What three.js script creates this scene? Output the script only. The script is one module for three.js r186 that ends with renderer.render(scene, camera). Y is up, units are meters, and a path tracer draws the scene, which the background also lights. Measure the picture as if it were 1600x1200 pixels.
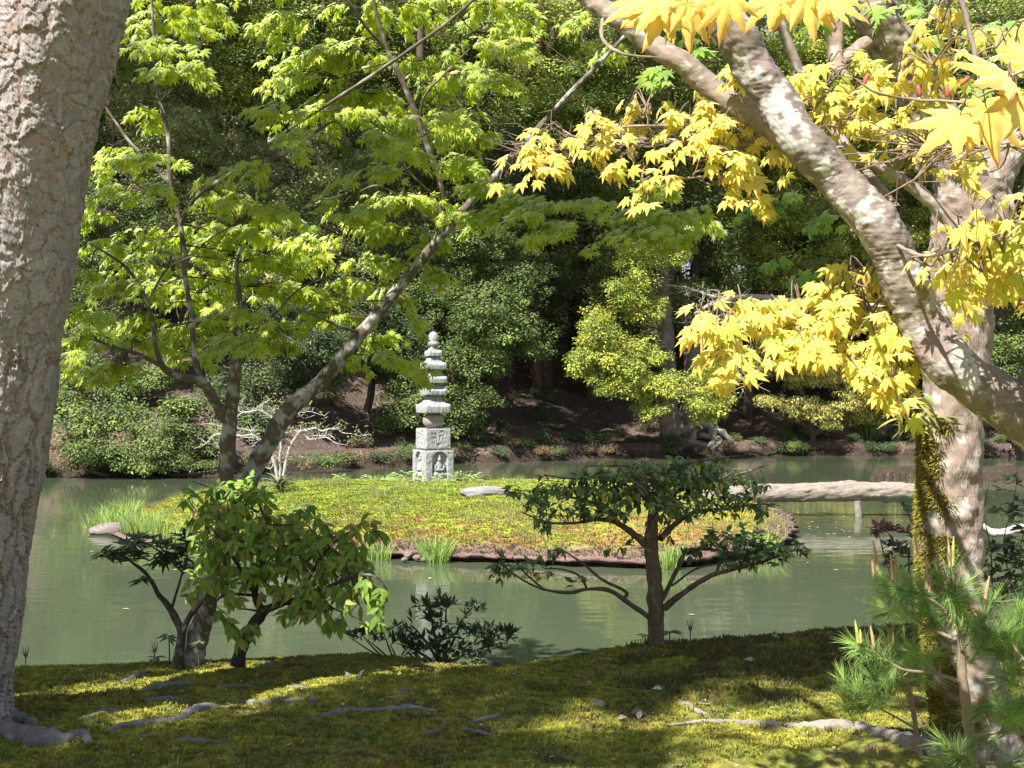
import * as THREE from 'three';
import { mergeGeometries } from 'three/addons/utils/BufferGeometryUtils.js';
import { createNoise2D, createNoise3D } from 'simplex-noise';

// ---------------------------------------------------------------- camera, sky, sun, exposure
const EYE = 2.2, FOC = 1847, HORIZON = 620;                       // eye height over the water; focal length and horizon in pixels of the 1600 x 1200 photograph
const scene = new THREE.Scene();
const camera = new THREE.PerspectiveCamera(2 * Math.atan(600 / FOC) * 180 / Math.PI, 4 / 3, 0.1, 2000);
const PITCH = Math.atan((HORIZON - 600) / FOC);
camera.position.set(0, EYE, 0);
camera.rotation.x = PITCH;
const renderer = new THREE.WebGLRenderer();
renderer.toneMapping = THREE.LinearToneMapping;
renderer.toneMappingExposure = 2.5;
renderer.shadowMap.enabled = true;
const SKY = 0.31;
const SUN = new THREE.Vector3(-0.396, 0.788, 0.472).normalize();  // behind the camera on the left, 52 degrees up
{ // hazy spring sky: pale blue overhead, whiter towards the horizon and round the sun
  const W = 512, H = 256, d = new Float32Array(W * H * 4);
  for (let y = 0, i = 0; y < H; y++) for (let x = 0; x < W; x++, i += 4) {
    const up = ((y + 0.5) / H - 0.5) * Math.PI, az = ((x + 0.5) / W - 0.5) * 2 * Math.PI, sy = Math.sin(up), c = Math.cos(az) * Math.cos(up) * SUN.x + sy * SUN.y + Math.sin(az) * Math.cos(up) * SUN.z;
    const t = Math.pow(1 - Math.max(0, sy), 2.2), g = 0.5 * Math.pow(Math.max(0, c), 8) + 0.9 * Math.pow(Math.max(0, c), 60);
    d[i] = SKY * (0.5 + 0.42 * t + g); d[i + 1] = SKY * (0.66 + 0.32 * t + g * 0.97); d[i + 2] = SKY * (0.97 + 0.11 * t + g * 0.9); d[i + 3] = 1;
  }
  const t = new THREE.DataTexture(d, W, H, THREE.RGBAFormat, THREE.FloatType); t.mapping = THREE.EquirectangularReflectionMapping; t.magFilter = THREE.LinearFilter; t.minFilter = THREE.LinearFilter; t.needsUpdate = true;
  scene.background = t; scene.environment = t;
}
const sun = new THREE.DirectionalLight(new THREE.Color(1, 0.96, 0.9), 5);
sun.position.copy(SUN).multiplyScalar(60); sun.target.position.set(0, 0, 0); sun.castShadow = true; sun.shadow.radius = 1;
Object.assign(sun.shadow.camera, { left: -60, right: 60, top: 60, bottom: -60, near: 1, far: 200 });
sun.name = 'sun'; scene.add(sun, sun.target);

// ---------------------------------------------------------------- helpers
function mulberry(a) { return () => { a |= 0; a = a + 0x6D2B79F5 | 0; let t = Math.imul(a ^ a >>> 15, 1 | a); t = t + Math.imul(t ^ t >>> 7, 61 | t) ^ t; return ((t ^ t >>> 14) >>> 0) / 4294967296; }; }
let rnd = mulberry(7);
const seed = (n) => { rnd = mulberry(n); };
const rr = (a, b) => a + (b - a) * rnd();
const gauss = () => (rnd() + rnd() + rnd() + rnd() - 2) * 0.85;
const pick = (a) => a[Math.floor(rnd() * a.length)];
const n3 = createNoise3D(mulberry(11)), n2 = createNoise2D(mulberry(12));
const fbm3 = (x, y, z, o = 3) => { let s = 0, a = 0.5; for (let i = 0; i < o; i++) { s += a * n3(x, y, z); x *= 2.03; y *= 2.03; z *= 2.03; a *= 0.5; } return s; };
const fbm2 = (x, y, o = 3) => { let s = 0, a = 0.5; for (let i = 0; i < o; i++) { s += a * n2(x, y); x *= 2.03; y *= 2.03; a *= 0.5; } return s; };
const clamp = THREE.MathUtils.clamp, lerp = THREE.MathUtils.lerp, sstep = (a, b, x) => { const t = clamp((x - a) / (b - a), 0, 1); return t * t * (3 - 2 * t); };
const V = (x, y, z) => new THREE.Vector3(x, y, z);
const C = (r, g, b) => new THREE.Color().setRGB(r, g, b);
const cp = Math.cos(PITCH), sp = Math.sin(PITCH);
function P(px, py, d) { const yc = (600 - py) / FOC * d; return V((px - 800) / FOC * d, EYE + yc * cp + d * sp, -(d * cp - yc * sp)); }   // pixel of the photograph and distance -> place
function toPix(p) { const y = p.y - EYE, d = -p.z * cp + y * sp, yc = y * cp + p.z * sp; return [800 + p.x / d * FOC, 600 - yc / d * FOC, d]; }
const hash = (a, b = 0, c = 0) => { let h = Math.imul(a | 0, 374761393) ^ Math.imul(b | 0, 668265263) ^ Math.imul(c | 0, 2147483647 & 1274126177); h = Math.imul(h ^ h >>> 13, 1274126177); h ^= h >>> 16; return (h >>> 0) / 4294967296; };

const used = new Map();
function numbered(name) { const n = used.get(name) ?? 0; used.set(name, n + 1); return n ? name + '_' + String(n).padStart(3, '0') : name; }
function tag(o, label, category, group, kind) { o.userData = { ...o.userData, label, category }; if (group) o.userData.group = group; if (kind) o.userData.kind = kind; return o; }
function shade(o) { o.castShadow = true; o.receiveShadow = true; return o; }
function thing(name, label, category, pos = V(0, 0, 0), turn = 0, group) {
  const o = new THREE.Group(); o.name = numbered(name); o.position.copy(pos); o.rotation.y = turn; scene.add(o); o.updateMatrixWorld();
  return tag(o, label, category, group);
}
function local(g, t) { const m = new THREE.Matrix4().copy(t.matrixWorld).invert(); g.applyMatrix4(m); return g; }   // geometry given in the world -> in the thing's own axes
function part(name, geo, mat, parent, world = true) {
  if (world && parent !== scene) local(geo, parent);
  const m = shade(new THREE.Mesh(geo, mat)); m.name = name; parent.add(m); m.updateMatrixWorld(); return m;
}
function whole(name, geo, mat, label, category, group, kind) { const m = shade(new THREE.Mesh(geo, mat)); m.name = numbered(name); scene.add(m); return tag(m, label, category, group, kind); }

// textures -----------------------------------------------------------------
function lattice(seedN) { return (x, y, per) => {                  // tiling value noise, period per
  const xi = Math.floor(x), yi = Math.floor(y), fx = x - xi, fy = y - yi, w = (i) => ((i % per) + per) % per;
  const s = fx * fx * (3 - 2 * fx), t = fy * fy * (3 - 2 * fy), h = (a, b) => hash(w(a), w(b), seedN);
  return lerp(lerp(h(xi, yi), h(xi + 1, yi), s), lerp(h(xi, yi + 1), h(xi + 1, yi + 1), s), t);
}; }
function tfbm(L, u, v, base, oct) { let s = 0, a = 0.5, p = base, n = 0; for (let i = 0; i < oct; i++) { s += a * L(u * p, v * p, p); n += a; a *= 0.55; p *= 2; } return s / n; }
function tex(w, h, fn, repeat = [1, 1], gray = false) {
  const d = new Uint8Array(w * h * 4);
  for (let y = 0, i = 0; y < h; y++) for (let x = 0; x < w; x++, i += 4) {
    const c = fn(x / w, y / h);
    if (gray) d[i] = d[i + 1] = d[i + 2] = clamp(c, 0, 1) * 255;
    else for (let k = 0; k < 3; k++) { const v = clamp(c[k], 0, 1); d[i + k] = 255 * (v <= 0.0031308 ? v * 12.92 : 1.055 * Math.pow(v, 1 / 2.4) - 0.055); }
    d[i + 3] = 255;
  }
  const t = new THREE.DataTexture(d, w, h, THREE.RGBAFormat);
  t.wrapS = t.wrapT = THREE.RepeatWrapping; t.magFilter = THREE.LinearFilter; t.minFilter = THREE.LinearFilter; t.repeat.set(...repeat);
  if (!gray) t.colorSpace = THREE.SRGBColorSpace;
  t.needsUpdate = true; return t;
}
const mix3 = (a, b, t) => [lerp(a[0], b[0], t), lerp(a[1], b[1], t), lerp(a[2], b[2], t)];
const std = (o) => new THREE.MeshStandardMaterial({ side: THREE.DoubleSide, ...o });
const leafMat = (color, o = {}) => new THREE.MeshPhysicalMaterial({ color, roughness: 1, transmission: 0.42, thickness: 0, clearcoat: 0.25, clearcoatRoughness: 0.42, side: THREE.DoubleSide, ...o });

const LA = lattice(1), LB = lattice(2), LC = lattice(3);
const barkBump = tex(512, 512, (u, v) => { const a = tfbm(LA, u, v * 0.5, 16, 5), b = tfbm(LB, u * 1, v * 0.25, 32, 4); return 0.55 * a + 0.45 * Math.abs(b * 2 - 1); }, [3, 3], true);
const barkTint = tex(512, 512, (u, v) => { const a = tfbm(LB, u, v, 12, 5), b = tfbm(LC, u, v, 40, 3), g = 0.62 + 0.5 * a + 0.25 * (b - 0.5); return [g, g * 0.99, g * 0.97]; }, [3, 3]);
const barkMat = (color, o = {}) => std({ color, map: barkTint, bumpMap: barkBump, bumpScale: 0.006, roughness: 0.92, vertexColors: true, ...o });

// swept limbs ---------------------------------------------------------------
// pts: array of [Vector3, radius]. Rings along a smooth curve; o.disp(angle, metres, place) moves the skin, o.color(place, normal, angle, metres) colours it.
function limb(pts, o = {}) {
  const n = pts.length, curve = new THREE.CatmullRomCurve3(pts.map((p) => p[0]), false, 'centripetal');
  let len = 0; for (let i = 1; i < n; i++) len += pts[i][0].distanceTo(pts[i - 1][0]);
  const seg = o.seg ?? 8, steps = o.steps ?? Math.max(2, Math.ceil(len / (o.step ?? 0.08)));
  const pos = [], uv = [], col = [], idx = [];
  let T = curve.getTangent(0), N = Math.abs(T.y) > 0.9 ? V(1, 0, 0) : V(0, 1, 0);
  N.sub(T.clone().multiplyScalar(N.dot(T))).normalize();
  let run = 0, prev = null;
  const ringP = V(0, 0, 0), nn = V(0, 0, 0);
  for (let i = 0; i <= steps; i++) {
    const t = i / steps, p = curve.getPoint(t), tn = curve.getTangent(t);
    N.sub(tn.clone().multiplyScalar(N.dot(tn))).normalize();
    const B = tn.clone().cross(N);
    if (prev) run += p.distanceTo(prev); prev = p;
    const f = t * (n - 1), k = Math.min(n - 2, Math.floor(f)), s = f - k, r = lerp(pts[k][1], pts[k + 1][1], s * s * (3 - 2 * s));
    for (let j = 0; j <= seg; j++) {
      const a = j / seg * Math.PI * 2;
      nn.copy(N).multiplyScalar(Math.cos(a)).addScaledVector(B, Math.sin(a));
      let rad = r; ringP.copy(p).addScaledVector(nn, r);
      if (o.disp) { rad += o.disp(j === seg ? 0 : a, run, ringP, r); ringP.copy(p).addScaledVector(nn, rad); }
      pos.push(ringP.x, ringP.y, ringP.z); uv.push(a * r, run);
      if (o.color) { const c = o.color(ringP, nn, j === seg ? 0 : a, run); col.push(c[0], c[1], c[2]); } else col.push(1, 1, 1);
    }
  }
  for (let i = 0; i < steps; i++) for (let j = 0; j < seg; j++) { const a = i * (seg + 1) + j, b = a + seg + 1; idx.push(a, a + 1, b, b, a + 1, b + 1); }
  for (const e of o.caps ? [0, steps] : []) {
    const c = pos.length / 3, p = curve.getPoint(e / steps); pos.push(p.x, p.y, p.z); uv.push(0, 0); col.push(...(o.capColor ?? [1, 1, 1]));
    const first = c; for (let j = 0; j <= seg; j++) { const a = (e * (seg + 1) + j) * 3; pos.push(pos[a], pos[a + 1], pos[a + 2]); uv.push(Math.cos(j) * 0.05, Math.sin(j) * 0.05); col.push(...(o.capColor ?? [1, 1, 1])); }
    for (let j = 0; j < seg; j++) idx.push(...(e ? [first, first + 1 + j, first + 2 + j] : [first, first + 2 + j, first + 1 + j]));
  }
  const g = new THREE.BufferGeometry();
  g.setAttribute('position', new THREE.Float32BufferAttribute(pos, 3)); g.setAttribute('uv', new THREE.Float32BufferAttribute(uv, 2)); g.setAttribute('color', new THREE.Float32BufferAttribute(col, 3)); g.setIndex(idx);
  g.computeVertexNormals();
  const na = g.attributes.normal;
  for (let i = 0; i <= steps; i++) {
    const a = i * (seg + 1), b = a + seg, x = na.getX(a) + na.getX(b), y = na.getY(a) + na.getY(b), z = na.getZ(a) + na.getZ(b), l = Math.hypot(x, y, z) || 1;
    na.setXYZ(a, x / l, y / l, z / l); na.setXYZ(b, x / l, y / l, z / l);
  }
  return g;
}
const path = (list, d) => list.map(([x, y, w, dd]) => { const D = dd ?? d; return [P(x, y, D), w / 2 / FOC * D]; });  // [px, py, width in px, depth?]
const samples = (pts, every = 0.06) => { const c = new THREE.CatmullRomCurve3(pts.map((p) => p[0]), false, 'centripetal'), L = c.getLength(), n = Math.max(2, Math.ceil(L / every)), out = []; for (let i = 0; i <= n; i++) out.push(c.getPoint(i / n)); return out; };

// leaves --------------------------------------------------------------------
function geoFrom(pos, idx, col) { const g = new THREE.BufferGeometry(); g.setAttribute('position', new THREE.Float32BufferAttribute(pos, 3)); if (col) g.setAttribute('color', new THREE.Float32BufferAttribute(col, 3)); g.setIndex(idx); g.computeVertexNormals(); return g; }
function mapleLeaf(r, o = {}) {                                      // palmate, seven pointed lobes; +Y to the tip, +Z up; tips hang
  const ang = [0, 36, -36, 72, -72, 112, -112], L = [1, 0.94, 0.94, 0.74, 0.74, 0.42, 0.42], droop = o.droop ?? 0.35, w = o.width ?? 0.14;
  const order = [6, 4, 2, 0, 1, 3, 5], lobes = order.map((k) => ({ a: (ang[k] + r() * 8 - 4) * Math.PI / 180, l: L[k] * (0.88 + r() * 0.2), d: droop * (0.6 + r() * 0.9), tw: r() * 0.3 - 0.15 }));
  const pos = [0, 0, 0], idx = [], col = [1, 1, 1], z = (rad, d, off) => 0.05 * rad - d * rad * rad + off;
  const add = (a, rad, d, off, c) => { pos.push(Math.sin(a) * rad, Math.cos(a) * rad, z(rad, d, off)); col.push(...c); return pos.length / 3 - 1; };
  const tipC = o.tip ?? [1, 1, 1], one = [1, 1, 1];
  const sin = [];
  for (let i = 0; i <= lobes.length; i++) {
    const A = lobes[i - 1], B = lobes[i], a = A && B ? (A.a + B.a) / 2 : A ? A.a + 0.5 : B.a - 0.5, rad = A && B ? 0.27 * Math.min(1, (A.l + B.l) / 1.6) + 0.04 : 0.1;
    sin.push(add(a, rad, 0.2, -0.03, one));
  }
  lobes.forEach((b, i) => {
    const q = Math.hypot(0.55 * b.l, w * b.l * 1.15), da = Math.atan2(w * b.l * 1.15, 0.55 * b.l);
    const v = add(b.a, 0.52 * b.l, b.d, 0.02, one), l = add(b.a - da, q, b.d, -0.035 + b.tw * 0.1, one), rgt = add(b.a + da, q, b.d, -0.035 - b.tw * 0.1, one), t = add(b.a + b.tw * 0.2, b.l, b.d, 0, tipC);
    idx.push(0, v, sin[i], sin[i], v, l, l, v, t, 0, sin[i + 1], v, sin[i + 1], rgt, v, rgt, t, v);
  });
  return geoFrom(pos, idx, col);
}
function ovalLeaf(o = {}) {                                          // blade along +Y, folded along its midrib, bent down; rows of three
  const w = o.width ?? 0.4, fold = o.fold ?? 0.1, droop = o.droop ?? 0.25, rows = o.rows ?? 4, pos = [], idx = [], sharp = o.sharp ?? 1.2, wave = o.wave ?? 0;
  const W = (t) => Math.pow(Math.sin(Math.PI * Math.pow(t, o.belly ?? 0.8)), sharp) * w / 2;
  pos.push(0, 0, 0);
  for (let i = 1; i < rows; i++) { const t = i / rows, ww = W(t), z = -droop * t * t; pos.push(-ww, t, z + fold * ww * 2 + wave * Math.sin(i * 2.3), 0, t, z, ww, t, z + fold * ww * 2 - wave * Math.sin(i * 1.9)); }
  pos.push(0, 1, -droop); const last = pos.length / 3 - 1;
  idx.push(0, 2, 1, 0, 3, 2);
  for (let i = 1; i < rows - 1; i++) { const a = 1 + (i - 1) * 3, b = a + 3; idx.push(a, a + 1, b, b, a + 1, b + 1, a + 1, a + 2, b + 1, b + 1, a + 2, b + 2); }
  const a = 1 + (rows - 2) * 3; idx.push(a, a + 1, last, a + 1, a + 2, last);
  return geoFrom(pos, idx);
}
const _x = V(0, 0, 0), _y = V(0, 0, 0), _z = V(0, 0, 0);
function leafMatrix(p, tip, normal, s) {
  _y.copy(tip).normalize(); _z.copy(normal).addScaledVector(_y, -normal.dot(_y)).normalize(); _x.copy(_y).cross(_z);
  return new THREE.Matrix4().makeBasis(_x, _y, _z).scale(V(s, s, s)).setPosition(p);
}
// leaves of one thing: those that show largest are parts of their own, the rest one part
function hangLeaves(t, leaves, geos, mats, o = {}) {
  const most = o.most ?? 300, inv = new THREE.Matrix4().copy(t.matrixWorld).invert();
  for (const l of leaves) {
    const p = V(0, 0, 0).setFromMatrixPosition(l.m), [x, y, d] = toPix(p); l.k = l.k ?? Math.floor(rnd() * geos.length); l.c = l.c ?? Math.floor(rnd() * mats.length);
    l.see = d > 0.2 && x > 0 && x < 1600 && y > 0 && y < 1200 ? l.m.getMaxScaleOnAxis() / (o.rank ? o.rank(l, d, p) : d) * (0.9 + 0.2 * rnd()) : 0;
    l.m.premultiply(inv);
  }
  const order = [...leaves].sort((a, b) => b.see - a.see), own = order.slice(0, most).filter((l) => l.see > 0), rest = order.slice(own.length);
  for (const l of own) { const m = shade(new THREE.Mesh(geos[l.k], mats[l.c])); m.name = o.name ?? 'leaf'; m.applyMatrix4(l.m); t.add(m); }
  instanced(t, rest, geos, mats, o.restName ?? 'foliage');
}
function instanced(t, list, geos, mats, name) {
  const cells = new Map();
  for (const l of list) { const key = l.k * 100 + (l.col ? 0 : l.c); if (!cells.has(key)) cells.set(key, []); cells.get(key).push(l); }
  for (const a of cells.values()) {
    const im = shade(new THREE.InstancedMesh(geos[a[0].k], mats[a[0].c ?? 0], a.length)); im.name = name; im.userData.kind = 'stuff';
    a.forEach((l, i) => { im.setMatrixAt(i, l.m); if (l.col) im.setColorAt(i, l.col); });
    t.add(im);
  }
}

// ---------------------------------------------------------------- the setting: water, near bank, island, far hillside
const onWater = (px, py) => P(px, py, EYE * FOC / (py - HORIZON));
const interp = (list, x) => { let i = 0; while (i < list.length - 2 && x > list[i + 1][0]) i++; const [a, b] = [list[i], list[i + 1]], t = clamp((x - a[0]) / (b[0] - a[0]), 0, 1), s = t * t * (3 - 2 * t); return a.slice(1).map((v, k) => lerp(v, b[k + 1], lerp(t, s, 0.5))); };

{ // pond: turbid green water, still, with a breath of ripples
  const ripple = tex(1024, 1024, (u, v) => { const calm = 0.25 + 0.75 * LC(u * 5, v * 4, 20) * LA(u * 5, v * 5, 5) * 1.6; return 0.5 + (tfbm(LA, u, v, 20, 4) - 0.5) * calm; }, [1, 1], true);
  const g = new THREE.PlaneGeometry(260, 90, 1, 1).rotateX(-Math.PI / 2);
  for (let i = 0; i < 4; i++) g.attributes.uv.setXY(i, g.attributes.position.getX(i) / 11, g.attributes.position.getZ(i) / 4.5);
  const m = new THREE.MeshPhysicalMaterial({ color: C(0.066, 0.083, 0.047), roughness: 0.03, ior: 1.333, bumpMap: ripple, bumpScale: 0.006 });
  const w = whole('pond_water', g, m, 'still murky jade green pond water reflecting the wooded shore', 'water', null, 'structure');
  w.position.set(0, 0, -35);
}

// near bank ---------------------------------------------------------------
const CREST = [[-600, 1042, 7.2], [-200, 1044, 7.1], [20, 1043, 7.1], [120, 1041, 7.2], [250, 1036, 7.2], [420, 1030, 7.3], [500, 1025, 7.3], [565, 1022, 7.25], [640, 1029, 7.1], [700, 1040, 7.0], [800, 1042, 7.0], [880, 1027, 7.3], [960, 1013, 7.5], [1040, 1006, 7.65], [1160, 998, 7.8], [1300, 986, 8.0], [1400, 980, 8.1], [1600, 968, 8.4], [2000, 960, 8.8], [3500, 960, 9]]
  .map(([px, py, D]) => { const p = P(px, py, D); return [p.x, p.y, p.z]; });
const crest = (x) => interp(CREST, x);
function nearH(x, z) {
  const [yc, zc] = crest(x), t = z - zc;
  const bump = 0.075 * fbm2(x * 1.1 + 3, z * 1.3, 2) + 0.035 * fbm2(x * 4 + 9, z * 4.5, 2);
  if (t >= 0) { const dip = -0.1 * Math.exp(-((x - 0.75) ** 2 / 0.14 + (z + 5.9) ** 2 / 0.1)) + 0.05 * Math.exp(-((x - 1.5) ** 2 / 0.5 + (z + 5.2) ** 2 / 0.15)); return yc + (0.655 - yc) * sstep(0, 2.6, t) + (bump + dip) * sstep(0, 0.8, t) + 0.01 * t * sstep(3, 20, t); }
  return yc - 0.2 * -t - 0.9 * t * t + bump * 0.4 * sstep(0, 0.5, -t);
}
const onNear = (px, D, lift = 0) => { const x = (px - 800) / FOC * D, z = -D; return V(x, nearH(x, z) + lift, z); };
function nearAt(px, py) {                                            // where the sight line through a pixel meets the near bank
  for (let d = 4; d < 9.5; d += 0.02) { const p = P(px, py, d); if (p.y <= nearH(p.x, p.z)) return p; }
  return onNear(px, 7);
}
const clubmoss = (x, z) => sstep(0.05, 0.3, fbm2(x * 1.6 + 5, z * 2.2, 3) + 0.75 * sstep(0.3, 1.3, x) * sstep(-5.9, -6.5, z) - 0.34);
function mossColor(x, z) {
  const a = fbm2(x * 2.1, z * 2.6, 4), b = fbm2(x * 9 + 4, z * 9, 3), c = fbm2(x * 0.9 + 20, z * 1.1, 3);
  let k = mix3([0.265, 0.26, 0.03], [0.17, 0.195, 0.028], sstep(-0.2, 0.35, a));
  k = mix3(k, [0.19, 0.125, 0.045], sstep(0.1, 0.45, b * 0.8 + c * 0.7) * 0.75);
  k = mix3(k, [0.34, 0.33, 0.04], sstep(0.15, 0.5, -c + b * 0.4) * 0.5);
  return mix3(k, [0.13, 0.125, 0.03], clubmoss(x, z) * 0.6);
}
const mossDetail = tex(512, 512, (u, v) => { const a = tfbm(LA, u, v, 40, 3), b = tfbm(LB, u, v, 12, 4), g = 0.45 + 0.75 * a + 0.45 * (b - 0.5); return [g, g, g]; }, [1.6, 1.6]);
const mossBump = tex(512, 512, (u, v) => tfbm(LA, u, v, 40, 4), [1.6, 1.6], true);
const mossMat = std({ color: 0xffffff, map: mossDetail, bumpMap: mossBump, bumpScale: 0.02, roughness: 1, vertexColors: true });
function sheet(us, vs, fn, uvs = 1) {
  const pos = [], uv = [], col = [], idx = [], n = us.length;
  for (const v of vs) for (const u of us) { const [p, c] = fn(u, v); pos.push(p.x, p.y, p.z); uv.push(p.x * uvs, p.z * uvs); col.push(...c); }
  for (let j = 0; j + 1 < vs.length; j++) for (let i = 0; i + 1 < n; i++) { const a = j * n + i, b = a + n; idx.push(a, b, a + 1, a + 1, b, b + 1); }
  const g = geoFrom(pos, idx, col); g.setAttribute('uv', new THREE.Float32BufferAttribute(uv, 2)); return g;
}
const range = (a, b, s) => { const o = [], n = Math.round((b - a) / s); for (let i = 0; i <= n; i++) o.push(a + (b - a) * i / n); return o; };
{
  const xs = [-60, -30, -15, -8, ...range(-5, 5.5, 0.035), 8, 15, 30, 60], ts = [-3, -2.4, ...range(-1.9, 3.4, 0.035), 4, 5, 7, 10, 16, 26, 45];
  const g = sheet(xs, ts, (x, t) => { const z = crest(x)[1] + t, y = nearH(x, z), c = y < 0.12 ? [0.09, 0.065, 0.045] : mossColor(x, z); return [V(x, y + 0.008 * fbm2(x * 14, z * 14, 2), z), c]; });
  whole('near_bank_ground', g, mossMat, 'mossy mound of the near bank with humps and hollows', 'ground', null, 'structure');
}
// moss and club moss as small tufts
function tuftGeo(n, h, spread, w, r, lean = 0.5) {
  const pos = [], idx = [], col = [];
  for (let i = 0; i < n; i++) {
    const a = r() * 6.283, q = Math.sqrt(r()) * spread, x = Math.cos(a) * q, z = Math.sin(a) * q, b = r() * 6.283, l = lean * (0.3 + r()), hh = h * (0.55 + 0.6 * r()), k = pos.length / 3, tone = 0.7 + 0.6 * r();
    const dx = Math.cos(b) * w / 2, dz = Math.sin(b) * w / 2, ox = x / spread * l * h + (r() - 0.5) * l * h, oz = z / spread * l * h + (r() - 0.5) * l * h;
    pos.push(x - dx, -0.004, z - dz, x + dx, -0.004, z + dz, x + ox * 0.4 + dx * 0.8, hh * 0.6, z + oz * 0.4 + dz * 0.8, x + ox * 0.4 - dx * 0.8, hh * 0.6, z + oz * 0.4 - dz * 0.8, x + ox, hh, z + oz);
    for (let q2 = 0; q2 < 5; q2++) col.push(tone, tone, tone);
    idx.push(k, k + 1, k + 2, k, k + 2, k + 3, k + 3, k + 2, k + 4);
  }
  return geoFrom(pos, idx, col);
}
const grassMat = new THREE.MeshPhysicalMaterial({ color: 0xffffff, roughness: 1, transmission: 0.3, thickness: 0, side: THREE.DoubleSide, vertexColors: true });
const tuftMat = std({ color: 0xffffff, roughness: 0.95, vertexColors: true });
function carpet(name, label, category, geos, mat, spots) {
  const t = new THREE.Group(); t.name = numbered(name); scene.add(t); tag(t, label, category, null, 'stuff');
  const byGeo = geos.map(() => []); spots.forEach((s) => byGeo[Math.floor(rnd() * geos.length)].push(s));
  geos.forEach((g, k) => {
    const a = byGeo[k], im = shade(new THREE.InstancedMesh(g, mat, a.length)), m = new THREE.Matrix4(), q = new THREE.Quaternion(), e = new THREE.Euler(), c = new THREE.Color();
    im.name = 'tufts';
    a.forEach((s, i) => { q.setFromEuler(e.set((s.lx ?? 0), rnd() * 6.283, (s.lz ?? 0))); m.compose(s.p, q, V(s.s, s.s * (s.h ?? 1), s.s)); im.setMatrixAt(i, m); im.setColorAt(i, c.setRGB(...s.c)); });
    t.add(im);
  });
  return t;
}
{
  seed(21);
  const g = [0, 1, 2].map(() => tuftGeo(9, 0.011, 0.017, 0.005, rnd, 1.1)), spots = [], club = [];
  for (let i = 0; i < 46000; i++) {
    const x = rr(-3, 4.4), t = Math.pow(rnd(), 0.9) * 2.9 - 0.25, z = crest(x)[1] + t, k = mossColor(x, z), j = rr(0.7, 1.45), [px] = toPix(V(x, 0.6, z)); if (px < -60 || px > 1680) continue;
    spots.push({ p: V(x, nearH(x, z) + 0.008 * fbm2(x * 14, z * 14, 2), z), s: rr(0.7, 1.5), c: [k[0] * j, k[1] * j * rr(0.92, 1.05), k[2] * j] });
    if (rnd() < clubmoss(x, z) * 0.55) { const b = rnd(); club.push({ p: V(x, nearH(x, z), z), s: rr(0.8, 1.7), h: rr(0.8, 1.3), c: b < 0.35 ? [0.16, 0.1, 0.045] : b < 0.8 ? [0.11, 0.12, 0.03] : [0.2, 0.2, 0.04] }); }
  }
  carpet('moss_cover', 'short yellow green moss felt covering the near bank', 'moss', g, tuftMat, spots);
  carpet('club_moss_cover', 'dark brownish club moss standing on the right of the near bank', 'club moss', [0, 1].map(() => tuftGeo(5, 0.022, 0.014, 0.008, rnd, 0.5)), tuftMat, club);
}

{ // needles and scraps fallen on the moss
  seed(23); const t = new THREE.Group(); t.name = 'needle_litter'; scene.add(t); tag(t, 'brown needles and scraps scattered over the near bank moss', 'litter', null, 'stuff');
  const g = geoFrom([-0.0011, 0, 0, 0.0011, 0, 0, 0.0011, 0.05, 0.001, -0.0011, 0.05, 0.001], [0, 1, 2, 0, 2, 3]), g2 = geoFrom([0, 0, 0, -0.006, 0.01, 0.002, 0, 0.024, 0.003, 0.006, 0.01, 0.001], [0, 2, 1, 0, 3, 2]), a = [];
  for (let i = 0; i < 2600; i++) { const x = rr(-2.9, 4), t0 = Math.pow(rnd(), 0.8) * 2.8, z = crest(x)[1] + t0, an = rnd() * 6.28; if (fbm2(x * 1.3 + 8, z * 1.3, 3) < -0.12) continue; const k = rnd() < 0.6 ? 0 : 1; a.push({ m: leafMatrix(V(x, nearH(x, z) + 0.011, z), V(Math.cos(an), gauss() * 0.15, Math.sin(an)), V(gauss() * 0.3, 1, gauss() * 0.3), rr(0.7, 1.4)), k, c: 0, col: C(...pick([[0.3, 0.17, 0.09], [0.36, 0.26, 0.17], [0.2, 0.12, 0.07], [0.5, 0.44, 0.36]])) }); }
  instanced(t, a, [g, g2], [std({ color: 0xffffff, roughness: 0.9 })], 'scraps');
}

// island ------------------------------------------------------------------
const ISLE = [[182, 840], [222, 848], [270, 847], [330, 856], [420, 866], [520, 871], [610, 874], [700, 879], [800, 880], [900, 887], [1000, 889], [1100, 884], [1170, 873], [1218, 860], [1240, 843], [1236, 818], [1190, 796], [1110, 778], [990, 770], [850, 766], [650, 765], [450, 767], [320, 776], [225, 797], [180, 822]].map(([x, y]) => onWater(x, y));
const ISC = V(-1.15, 0, -20.8);
const isleRim = (() => { const c = new THREE.CatmullRomCurve3(ISLE, true, 'centripetal'), a = c.getPoints(700).map((p) => [Math.atan2(p.z - ISC.z, p.x - ISC.x), Math.hypot(p.x - ISC.x, p.z - ISC.z)]).sort((p, q) => p[0] - q[0]); const n = 720, out = new Float32Array(n); for (let i = 0, k = 0; i < n; i++) { const th = -Math.PI + (i + 0.5) / n * 2 * Math.PI; while (k < a.length - 1 && a[k][0] < th) k++; out[i] = a[k][1]; } return (th) => { const f = ((th + Math.PI) / (2 * Math.PI) * n - 0.5 + n) % n, i = Math.floor(f), s = f - i; return lerp(out[i % n], out[(i + 1) % n], s) + 0.08 * n2(Math.cos(th) * 9, Math.sin(th) * 9) + 0.04 * n2(Math.cos(th) * 26, Math.sin(th) * 26); }; })();
const isleS = (x, z) => Math.hypot(x - ISC.x, z - ISC.z) / isleRim(Math.atan2(z - ISC.z, x - ISC.x));
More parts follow.
